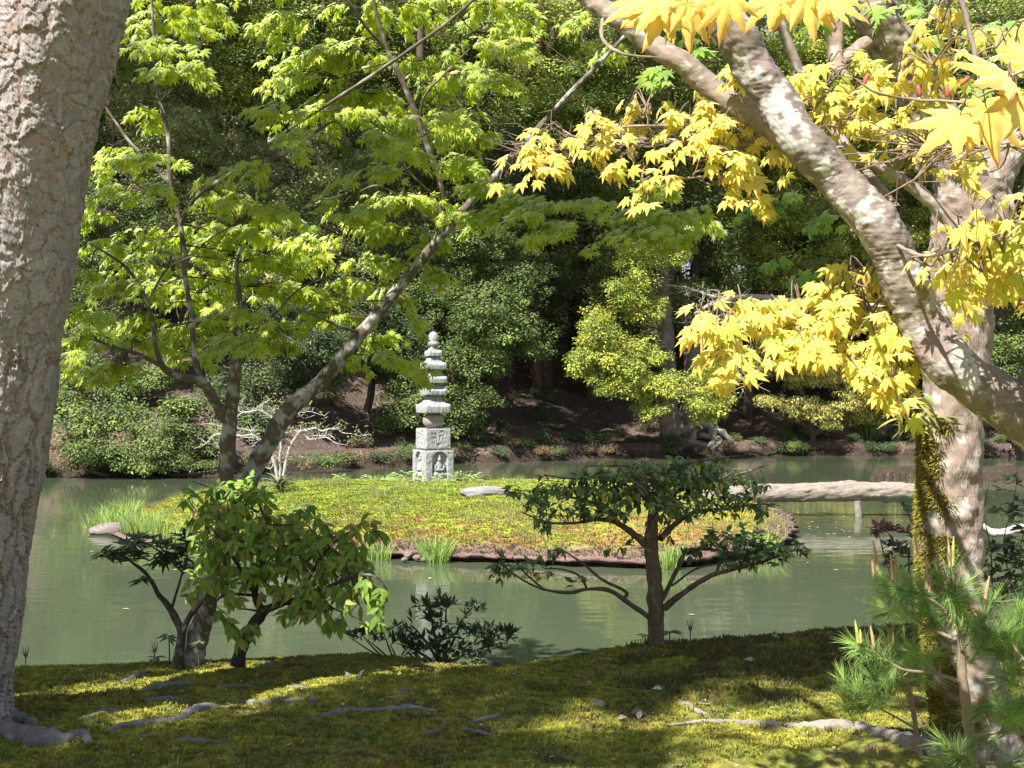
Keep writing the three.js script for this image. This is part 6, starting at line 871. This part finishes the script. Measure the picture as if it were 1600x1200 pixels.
// masses: [px, py, rx, ry, depth, density?, shape of leaf?, clump radius?]
function crown(t, masses, species, name = 'crown') {
  const inv = new THREE.Matrix4().copy(t.matrixWorld).invert(), lists = {}, q = new THREE.Quaternion(), e = new THREE.Euler();
  for (const [px, py, rx, ry, d, dens = 1, kind = 'small', cr = 0.4] of masses) {
    const c = P(px, py, d), X = rx / FOC * d, Y = ry / FOC * d, Z = Math.min(2.2, (X + Y) / 2), n = Math.round(dens * Math.PI * X * Y / (cr * cr) * 2.6) + 4, cols = LEAF[species];
    for (let i = 0; i < n; i++) {
      const a = rr(0, 6.28), u = rr(-0.8, 1), s = Math.sqrt(1 - u * u), rad = Math.pow(rnd(), 0.45) * (1 + 0.25 * fbm2(a * 2 + px, u * 3, 2)), p = V(c.x + Math.cos(a) * s * X * rad, c.y + u * Y * rad, c.z + Math.sin(a) * s * Z * rad);
      if (p.y < 0.25) continue; if (fbm3(p.x * 0.75, p.y * 0.95, p.z * 0.75, 2) > 0.27) continue;
      const k = pick(cols), j = rr(0.75, 1.3), z = cr * rr(0.6, 1.25), key = kind + (['lime_leaf', 'yellow_leaf', 'chinquapin'].includes(species) ? '1' : '0');
      (lists[key] ??= []).push({ m: new THREE.Matrix4().compose(p, q.setFromEuler(e.set(gauss() * 0.5, rnd() * 6.28, gauss() * 0.5)), V(z, z * rr(0.65, 0.95), z)).premultiply(inv), k: Math.floor(rnd() * CL[kind].length), c: 0, col: C(k[0] * j, k[1] * j, k[2] * j) });
    }
  }
  for (const key in lists) instanced(t, lists[key], CL[key.slice(0, -1)], [key.endsWith('1') ? softMat : forestMat], name);
}
function tree(name, label, cat, species, px, d, trunks, masses, color = [0.12, 0.09, 0.07], group) {
  const base = onHill(px, d), t = thing(name, label, cat, base, 0, group), bm = barkMat(0xffffff, { bumpScale: 0.02 });
  for (const tr of trunks) { const p = path(tr, d); if (tr === trunks[0]) { p[0][0].copy(base).setY(base.y - 0.3); } part(tr[0][2] >= 9 ? 'trunk' : 'branch', limb(p, { seg: tr[0][2] > 16 ? 18 : 9, step: 0.18, disp: (a, run, q, r) => r * (0.2 * n3(q.x * 2, q.y * 0.8, q.z * 2) + 0.12 * n3(q.x * 6, q.y * 3, q.z * 6)), color: lichenBark(color, color.map((v) => v * 1.7), 0.15, 3) }), bm, t); }
  crown(t, masses, species); return t;
}
tree('waterside_bush', 'glossy evergreen bush hanging over the water at the left end of the far shore', 'bush', 'laurel', 230, 33.4, [[[230, 740, 14], [225, 700, 12], [200, 660, 8]], [[228, 735, 7], [180, 745, 6, 32.3], [140, 736, 4, 32]], [[228, 720, 7], [270, 742, 6, 32.3], [340, 735, 3, 32]]],
  [[200, 712, 95, 26, 32.2, 1.3, 'broad', 0.3], [150, 708, 40, 22, 32, 1.2, 'broad', 0.3], [250, 690, 70, 34, 32.6, 1.1, 'broad', 0.32], [140, 664, 55, 26, 33, 1.1, 'broad', 0.34], [190, 655, 50, 26, 33.4, 1, 'broad', 0.34], [290, 640, 45, 30, 33.4, 1, 'broad', 0.36], [100, 640, 40, 30, 34, 1, 'broad'], [320, 690, 40, 26, 33.2, 1, 'broad', 0.3], [240, 728, 70, 12, 31.9, 1, 'broad', 0.24]]);
tree('evergreen_tree', 'dark evergreen with low boughs standing behind the glossy waterside bush', 'tree', 'laurel', 190, 38, [[[190, 690, 26], [188, 560, 24], [180, 420, 18], [175, 300, 12]]], [[120, 590, 60, 50, 37], [200, 600, 60, 40, 37, 0.8], [150, 520, 80, 50, 38], [180, 430, 90, 60, 38], [200, 350, 90, 60, 39], [140, 330, 60, 60, 38]]);
tree('evergreen_tree', 'evergreen flushed with golden young leaves between the big pine and the left maple branches', 'tree', 'chinquapin', 330, 43, [[[330, 690, 22], [326, 560, 20], [318, 400, 16], [310, 240, 10]]], [[300, 225, 80, 60, 41, 1.1], [250, 270, 60, 50, 41], [350, 260, 60, 50, 42], [400, 300, 50, 50, 42], [230, 180, 60, 50, 43], [260, 100, 70, 60, 44], [220, 60, 50, 60, 44, 0.8], [340, 330, 60, 60, 41, 0.8], [400, 440, 60, 50, 41], [300, 440, 60, 60, 42, 0.8]]);
tree('cedar_tree', 'tall straight tree with a reddish brown trunk high in the upper left of the wood', 'tree', 'camphor', 318, 50, [[[318, 620, 44], [317, 300, 40], [316, 90, 36], [314, -60, 30]]], [[390, 60, 60, 50, 48], [420, 120, 56, 40, 48], [360, 20, 40, 40, 49], [400, 180, 60, 36, 48], [250, 20, 60, 50, 50]], [0.2, 0.12, 0.09]);
tree('evergreen_tree', 'broad evergreen with a dark trunk behind the top of the dark maple branch', 'tree', 'laurel', 497, 49, [[[497, 640, 30], [498, 400, 28], [496, 120, 26], [490, 40, 24], [488, -60, 20]]], [[440, 90, 50, 40, 47, 0.9], [450, 180, 60, 40, 47], [560, 60, 70, 60, 48], [620, 140, 60, 50, 48], [540, 200, 60, 40, 48, 0.8], [700, 60, 70, 60, 49], [690, 150, 60, 40, 48, 0.9], [470, 10, 60, 40, 48, 0.8]]);
tree('evergreen_tree', 'round crowned evergreen with golden shoots left of the dark maple branch', 'tree', 'chinquapin', 470, 44, [[[470, 690, 20], [468, 480, 18], [466, 330, 12]]], [[450, 320, 60, 40, 42, 1.1], [520, 300, 60, 50, 42], [490, 370, 70, 40, 42, 1.1], [580, 270, 50, 40, 43, 0.9], [430, 390, 50, 40, 42], [560, 350, 60, 50, 43], [610, 230, 60, 40, 43], [500, 240, 60, 40, 44], [420, 260, 50, 40, 43], [560, 430, 80, 40, 43]]);
tree('flushing_bush', 'bush with reddish golden new growth just above the bleached azalea', 'bush', 'cedar', 470, 39, [[[470, 690, 12], [472, 620, 10], [476, 560, 8]]], [[480, 545, 50, 44, 37, 1.1], [450, 560, 40, 40, 37], [520, 540, 40, 36, 37.5], [430, 600, 60, 36, 37.5], [370, 620, 60, 44, 37, 0.9], [500, 600, 50, 40, 38, 0.8], [390, 660, 50, 22, 36, 0.7], [440, 490, 60, 40, 38, 0.9], [540, 480, 60, 40, 39]]);
tree('small_tree', 'slender tree with a crooked dark trunk on the bare litter slope left of the pagoda', 'tree', 'cedar', 571, 41, [[[571, 690, 15], [572, 650, 14], [580, 610, 12], [586, 560, 10], [600, 500, 8]]], [[600, 560, 60, 40, 40, 0.9], [560, 560, 40, 26, 40, 0.8], [640, 540, 50, 40, 40], [620, 490, 60, 40, 41], [590, 430, 70, 40, 42]]);
tree('evergreen_tree', 'large dark evergreen with low hanging boughs directly behind the pagoda', 'tree', 'laurel', 705, 41.5, [[[705, 700, 22], [704, 560, 20], [700, 420, 16], [694, 300, 10]]], [[640, 640, 50, 50, 39.5, 1.1], [720, 640, 40, 44, 39.5, 1.1], [735, 560, 60, 50, 40, 1.1], [650, 590, 40, 40, 40], [770, 500, 70, 60, 40, 1.1], [800, 430, 60, 60, 41], [700, 470, 60, 60, 41], [830, 540, 40, 40, 40.5, 0.6], [740, 380, 80, 50, 41], [660, 390, 60, 40, 42, 0.7], [760, 620, 30, 20, 39.5, 0.7]]);
tree('cedar_tree', 'reddish trunked conifer rising out of the shade right of the pagoda', 'tree', 'cedar', 842, 47, [[[840, 660, 20], [840, 600, 19], [842, 450, 18], [844, 200, 16], [846, 0, 12]]], [[860, 440, 60, 40, 45, 0.9], [800, 330, 70, 50, 45], [880, 350, 60, 40, 46, 0.7], [860, 290, 70, 40, 45], [820, 230, 60, 36, 45]], [0.1, 0.055, 0.04]);
tree('evergreen_tree', 'sunlit evergreen filling the upper middle of the wood behind the thin grey maple stem', 'tree', 'camphor', 900, 50, [[[900, 640, 30], [902, 400, 28], [900, 150, 18]]], [[880, 190, 80, 50, 47], [940, 250, 70, 40, 47], [860, 110, 70, 60, 48], [930, 120, 70, 50, 48, 0.9], [990, 180, 60, 50, 48], [820, 40, 80, 50, 49], [920, 40, 70, 50, 49], [1000, 80, 60, 60, 49], [1010, 270, 50, 40, 47], [940, 310, 60, 30, 46, 0.8], [820, 180, 50, 40, 47]]);
tree('shore_oak', 'sunlit yellow green tree in rounded clumps leaning out over the far shore right of centre', 'tree', 'lime_leaf', 1047, 43.2, [[[1048, 705, 36], [1048, 680, 30], [1046, 640, 26], [1042, 560, 25], [1038, 480, 23], [1034, 400, 18], [1030, 330, 12]], [[1045, 700, 26], [1075, 692, 16, 42.9], [1105, 696, 6, 42.7]], [[1040, 540, 8], [1000, 545, 6, 42], [950, 570, 4, 41]], [[1040, 470, 7], [1000, 450, 5, 42], [980, 430, 3, 41]], [[1042, 600, 7], [1070, 610, 5, 42], [1110, 615, 4, 41.5]]],
  [[1010, 395, 46, 28, 42, 1.2, 'small', 0.34], [985, 450, 36, 40, 41.5, 1.2, 'small', 0.34], [1010, 480, 34, 34, 41.5, 1.1, 'small', 0.34], [930, 515, 34, 30, 41, 1.2, 'small', 0.34], [950, 560, 54, 40, 41, 1.2, 'small', 0.34], [925, 570, 36, 40, 41, 1.1, 'small', 0.34], [965, 600, 36, 26, 41, 1.1, 'small', 0.34], [1010, 550, 36, 30, 41.5, 0.9, 'small', 0.34], [1030, 605, 42, 28, 41.2, 1.1, 'small', 0.32], [1020, 640, 26, 16, 41.2, 1, 'small', 0.3], [1105, 625, 40, 34, 41.4, 1, 'small', 0.32], [1110, 590, 34, 26, 41.4, 0.9, 'small', 0.32], [1110, 655, 24, 14, 41.4, 0.9, 'small', 0.3], [1060, 400, 30, 26, 42, 0.8, 'small', 0.34]], [0.2, 0.165, 0.14]);
{ // stump with pale roots behind it
  const b = onHill(1085, 45), t = thing('root_stump', 'old stump with pale writhing roots on the bank behind the yellow green shore tree', 'stump', b), m = barkMat(C(0.42, 0.37, 0.32), { bumpScale: 0.02 });
  part('trunk', limb(path([[1084, 690, 50], [1083, 665, 40], [1082, 640, 36], [1084, 560, 32], [1086, 500, 30]], 45.2), { seg: 20, step: 0.12, disp: (a, run, q, r) => r * (0.25 * Math.sin(a * 5) * sstep(3, 0, run) + 0.2 * n3(q.x * 3, q.y, q.z * 3)) }), barkMat(C(0.3, 0.25, 0.21), { bumpScale: 0.02 }), t);
  for (const r of [[[1082, 668, 14], [1060, 676, 12], [1035, 676, 8], [1005, 680, 4]], [[1090, 664, 16], [1110, 668, 14, 44.4], [1115, 690, 10, 44], [1095, 702, 8, 43.7]], [[1092, 668, 14], [1120, 672, 12, 44.5], [1150, 694, 7, 44.2], [1160, 706, 4, 44]], [[1086, 672, 12], [1080, 688, 12, 44.2], [1066, 694, 8, 43.8]], [[1095, 680, 10, 44.4], [1125, 688, 9, 44], [1105, 708, 6, 43.8]]]) part('root', limb(path(r, 44.8), { seg: 9, step: 0.08, disp: (a, run, q, rad) => rad * 0.4 * n3(q.x * 5, q.y * 5, q.z * 5) }), m, t);
}
tree('tall_tree', 'thick grey brown trunk standing in deep shade above the dead branches', 'tree', 'camphor', 1097, 50, [[[1097, 640, 34], [1097, 520, 32], [1097, 420, 30], [1098, 250, 27], [1100, 60, 22]]], [[1150, 250, 60, 40, 48, 0.9], [1080, 300, 50, 26, 48, 0.8], [1160, 330, 50, 30, 48, 0.7], [1120, 180, 60, 40, 48], [1180, 120, 60, 60, 49, 0.8], [1060, 130, 50, 60, 49, 0.8], [1100, 50, 60, 50, 49]], [0.17, 0.14, 0.11]);
{ // dead branches
  seed(92); const t = thing('dead_branches', 'tangle of bare grey dead branches hanging beside the yellow green shore tree', 'dead branches', onHill(1150, 43)), m = barkMat(C(0.42, 0.37, 0.33), { bumpScale: 0.01 }), tw = [];
  const ms = [[[1260, 474, 9], [1205, 465, 9], [1160, 464, 8], [1120, 472, 7], [1085, 490, 4]], [[1170, 465, 6], [1165, 490, 5], [1150, 510, 3]], [[1140, 468, 6], [1110, 462, 4], [1075, 450, 3], [1040, 445, 2]], [[1180, 590, 6], [1160, 594, 5], [1150, 575, 4], [1160, 550, 2]], [[1150, 592, 4], [1120, 590, 3], [1090, 600, 2]]];
  const all = []; for (const b of ms) { const p = path(b, 42); all.push(...samples(p, 0.2)); part('branch', limb(p, { seg: 8, step: 0.1, disp: (a, run, q, r) => r * 0.2 * n3(q.x * 5, q.y * 5, q.z * 5) }), m, t); }
  for (let i = 0; i < 190; i++) { const a = pick(all).clone().add(V(gauss() * 0.25, gauss() * 0.35, gauss() * 0.4)), e = a.clone().add(V(gauss() * 0.8, gauss() * 0.5 - 0.12, gauss() * 0.5)); tw.push(twigGeo(a, e, rr(-0.1, 0.1), 0.014, 0.006, V(gauss() * 0.1, gauss() * 0.1, gauss() * 0.1))); }
  part('twig', mergeGeometries(tw), m, t).userData.kind = 'stuff';
}
tree('yellow_bush', 'bush with drooping pale yellow leaf whorls on the far bank below the maple leaves', 'bush', 'yellow_leaf', 1270, 44.8, [[[1270, 690, 10], [1265, 650, 9], [1250, 600, 6]], [[1272, 680, 7], [1320, 640, 6], [1340, 590, 4]], [[1268, 670, 5], [1220, 650, 4], [1190, 640, 3]]], [[1210, 560, 50, 34, 44, 0.8, 'droop', 0.3], [1260, 580, 50, 34, 44, 0.8, 'droop', 0.3], [1330, 580, 60, 40, 44, 0.8, 'droop', 0.3], [1200, 628, 30, 12, 43.6, 0.8, 'droop', 0.28], [1270, 640, 50, 22, 43.6, 0.7, 'droop', 0.28], [1330, 630, 46, 20, 44, 0.8, 'droop', 0.3], [1390, 600, 40, 40, 44, 0.8, 'droop', 0.3], [1300, 660, 20, 10, 43.5, 0.7, 'droop', 0.25], [1400, 640, 40, 18, 44.5, 1, 'broad'], [1350, 655, 40, 14, 45, 0.9, 'broad']]);
tree('evergreen_tree', 'wide evergreen with pale yellow green young leaves behind the curved maple limb', 'tree', 'lime_leaf', 1320, 49, [[[1320, 660, 26], [1322, 500, 24], [1318, 330, 18], [1312, 200, 10]]], [[1270, 250, 70, 60, 47, 1.1], [1340, 300, 70, 60, 47, 0.9], [1250, 340, 60, 50, 46.5, 0.9], [1330, 390, 70, 40, 46.5], [1400, 360, 60, 50, 47, 0.8], [1230, 430, 50, 36, 46.5, 0.9], [1400, 250, 60, 60, 48], [1290, 170, 70, 60, 48], [1220, 200, 50, 60, 48], [1280, 90, 70, 60, 49], [1360, 130, 60, 60, 49], [1320, 30, 80, 40, 49, 0.9], [1400, 470, 60, 50, 47], [1290, 480, 60, 40, 47], [1180, 400, 40, 40, 47, 0.8]]);
tree('evergreen_tree', 'dark glossy evergreen with a leaning stem right of the mossy trunk', 'tree', 'laurel', 1590, 42, [[[1600, 660, 22], [1590, 560, 20], [1572, 510, 18], [1555, 470, 16], [1545, 400, 12]]], [[1560, 400, 50, 50, 41], [1590, 330, 50, 50, 42, 0.9], [1560, 560, 40, 40, 40.5, 1, 'broad'], [1610, 540, 40, 60, 41, 1, 'broad'], [1600, 450, 50, 40, 41, 0.8], [1560, 250, 50, 50, 43], [1480, 560, 40, 50, 41], [1450, 480, 50, 50, 43], [1600, 620, 50, 24, 40, 1, 'broad']]);
tree('evergreen_tree', 'light leaved evergreen filling the top right corner of the wood', 'tree', 'camphor', 1500, 52, [[[1500, 640, 26], [1502, 400, 24], [1500, 100, 16]]], [[1480, 60, 80, 60, 50], [1570, 40, 70, 60, 50], [1440, 150, 60, 60, 50], [1560, 150, 70, 60, 50], [1420, 40, 60, 50, 50]]);
// plants on the far bank
{
  seed(93); const gm = leafMat(C(0.2, 0.28, 0.05), { vertexColors: true });
  [[1355, 690, 43.5, 0.9, 0.28, 'spiky grass clump on the far bank right of the fern'], [1640, 700, 40, 0.6, 0.3, 'grass clump on the far bank beyond the right edge']].slice(0, 1).forEach(([px, py, d, h, s, label]) => { const g = bladeClump(150, h, s, 0.05), m = whole('grass_clump', g, gm, label, 'grass clump'); m.position.copy(onHill(px, 45.2)); });
  const fr = ovalLeaf({ width: 0.25, droop: 0.5, rows: 6, wave: 0.03 }), fm = [C(0.2, 0.26, 0.05), C(0.3, 0.16, 0.08)].map((c) => leafMat(c));
  const fern = (px, d, n, s, label) => { const p = onHill(px, d), t = thing('bank_fern', label, 'fern', p), l = []; for (let i = 0; i < n; i++) { const a = rr(0, 6.28); l.push({ m: leafMatrix(p.clone().add(V(gauss() * 0.1, 0.05, gauss() * 0.1)), V(Math.cos(a), rr(0.4, 1.2), Math.sin(a)), V(0, 1, 0.4), s * rr(0.7, 1.2)), c: rnd() < 0.15 ? 1 : 0 }); } hangLeaves(t, l, [fr], fm, { most: 30 }); };
  fern(1290, 45.4, 26, 0.8, 'arching fern on the far bank left of the spiky grass clump'); fern(930, 44, 18, 0.6, 'low green plant in the shade of the far bank left of the grey trunk'); fern(1385, 45, 14, 0.6, 'pale leafy plant on the far bank right of the spiky grass clump'); fern(870, 43.6, 14, 0.5, 'small shaded fern low on the far bank behind the camellia');
  const u = new THREE.Group(); u.name = 'undergrowth'; scene.add(u); u.updateMatrixWorld(); tag(u, 'scattered scrubby undergrowth on the shaded far bank', 'undergrowth', null, 'stuff');
  const ms = []; for (let i = 0; i < 90; i++) { const px = rr(-100, 1750), d0 = -shoreZ((px - 800) / FOC * 41), d = d0 + rr(0.3, 12) * rnd(), p = onHill(px, d), q = toPix(p.clone().add(V(0, 0.25, 0))); ms.push([q[0], q[1], rr(6, 18), rr(4, 12), d, 0.8, 'small', 0.22]); } for (let i = 0; i < 90; i++) { const px = rr(-60, 1700), x = (px - 800) / FOC * 40, d = -shoreZ(x) + rr(-0.3, 1.1), p = onHill(px, d), q = toPix(V(p.x, Math.max(0.35, p.y + 0.1), p.z)); ms.push([q[0], q[1], rr(6, 20), rr(3, 9), d, 0.8, 'small', 0.2]); } ['laurel', 'cedar', 'cedar', 'rust_leaf'].forEach((sp2, k) => crown(u, ms.filter((m, i) => i % 4 === k), sp2, 'leaves'));
}
{ // the wood behind, one mass
  seed(94); const t = new THREE.Group(); t.name = 'woodland'; scene.add(t); t.updateMatrixWorld(); tag(t, 'dense dark evergreen wood rising up the hill behind the shore trees', 'woodland', null, 'stuff');
  const tr = [], lists = [], q = new THREE.Quaternion(), e = new THREE.Euler();
  for (let i = 0; i < 210; i++) {
    const x = rr(-48, 52), z = -rr(50, 84), b = V(x, hillH(x, z), z), H = rr(11, 19), r = rr(0.14, 0.3); tr.push(limb([[b.clone().setY(b.y - 0.4), r * 1.3], [b.clone().add(V(gauss() * 0.3, H * 0.5, 0)), r], [b.clone().add(V(gauss() * 0.6, H, 0)), r * 0.4]], { seg: 9, step: 1.2, disp: (a, run, p, rr2) => rr2 * 0.2 * n3(p.x * 3, p.y, p.z * 3) }));
    const kind = pick(['cedar', 'laurel', 'laurel', 'camphor', 'camphor', 'chinquapin']), n = 95, low = rnd() < 0.4 ? 0.1 : 0.35;
    for (let k = 0; k < n; k++) { const f = rr(low, 1.05), R = (1 - Math.pow(Math.abs(f - 0.6) / 0.65, 2)) * 2.8 + 0.5, a = rr(0, 6.28), rad = R * Math.sqrt(rr(0.2, 1)), p = V(b.x + Math.cos(a) * rad, b.y + H * f, b.z + Math.sin(a) * rad); if (fbm3(p.x * 0.5, p.y * 0.6, p.z * 0.5, 2) > 0.25) continue; const c = pick(LEAF[kind]), j = rr(0.7, 1.3), s = rr(0.5, 1.0); lists.push({ m: new THREE.Matrix4().compose(p, q.setFromEuler(e.set(gauss() * 0.5, rnd() * 6.28, gauss() * 0.5)), V(s, s * 0.75, s)), k: k % 3, c: 0, col: C(c[0] * j, c[1] * j, c[2] * j) }); }
  }
  // front rank, then unseen leaf clumps added overhead to shade the far shore
  for (let px = -320; px < 1950; px += 62) {
    const d = rr(45.5, 52), b = onHill(px + gauss() * 20, d), H = rr(13, 18), r = rr(0.13, 0.24); tr.push(limb([[b.clone().setY(b.y - 0.4), r * 1.3], [b.clone().add(V(gauss() * 0.3, H * 0.5, 0)), r], [b.clone().add(V(gauss() * 0.6, H, 0)), r * 0.4]], { seg: 9, step: 1.2 }));
    const kind = pick(['camphor', 'laurel', 'laurel', 'camphor', 'camphor', 'chinquapin']); for (let k = 0; k < 230; k++) { const f = rr(0.2, 1.05), R = 3.1 * (1 - Math.pow(Math.abs(f - 0.6) / 0.75, 3)) + 0.4, a = rr(0, 6.28), rad = R * Math.sqrt(rr(0.2, 1)), p = V(b.x + Math.cos(a) * rad, b.y + H * f, b.z + Math.sin(a) * rad); if (fbm3(p.x * 0.5, p.y * 0.6, p.z * 0.5, 2) > 0.2) continue; const c = pick(LEAF[kind]), j = rr(0.7, 1.3), s = rr(0.4, 0.75); lists.push({ m: new THREE.Matrix4().compose(p, q.setFromEuler(e.set(gauss() * 0.5, rnd() * 6.28, gauss() * 0.5)), V(s, s * 0.75, s)), k: k % 3, c: 0, col: C(c[0] * j, c[1] * j, c[2] * j) }); }
  }
  for (let k = 0; k < 4200; k++) { const px = rr(-400, 2000), d = rr(35.5, 41), p = P(px, rr(-420, -40), d); if (fbm3(p.x * 0.33, p.y * 0.3, p.z * 0.4, 2) > -0.06) continue; const c = pick(LEAF.laurel), s = rr(0.5, 0.9); lists.push({ m: new THREE.Matrix4().compose(p, q.setFromEuler(e.set(gauss() * 0.5, rnd() * 6.28, gauss() * 0.5)), V(s, s * 0.75, s)), k: k % 3, c: 0, col: C(...c) }); }
  part('trunks', mergeGeometries(tr), barkMat(C(0.11, 0.08, 0.06)), t, false).userData.kind = 'stuff';
  instanced(t, lists, CL.small, [forestMat], 'crowns');
}

renderer.render(scene, camera);
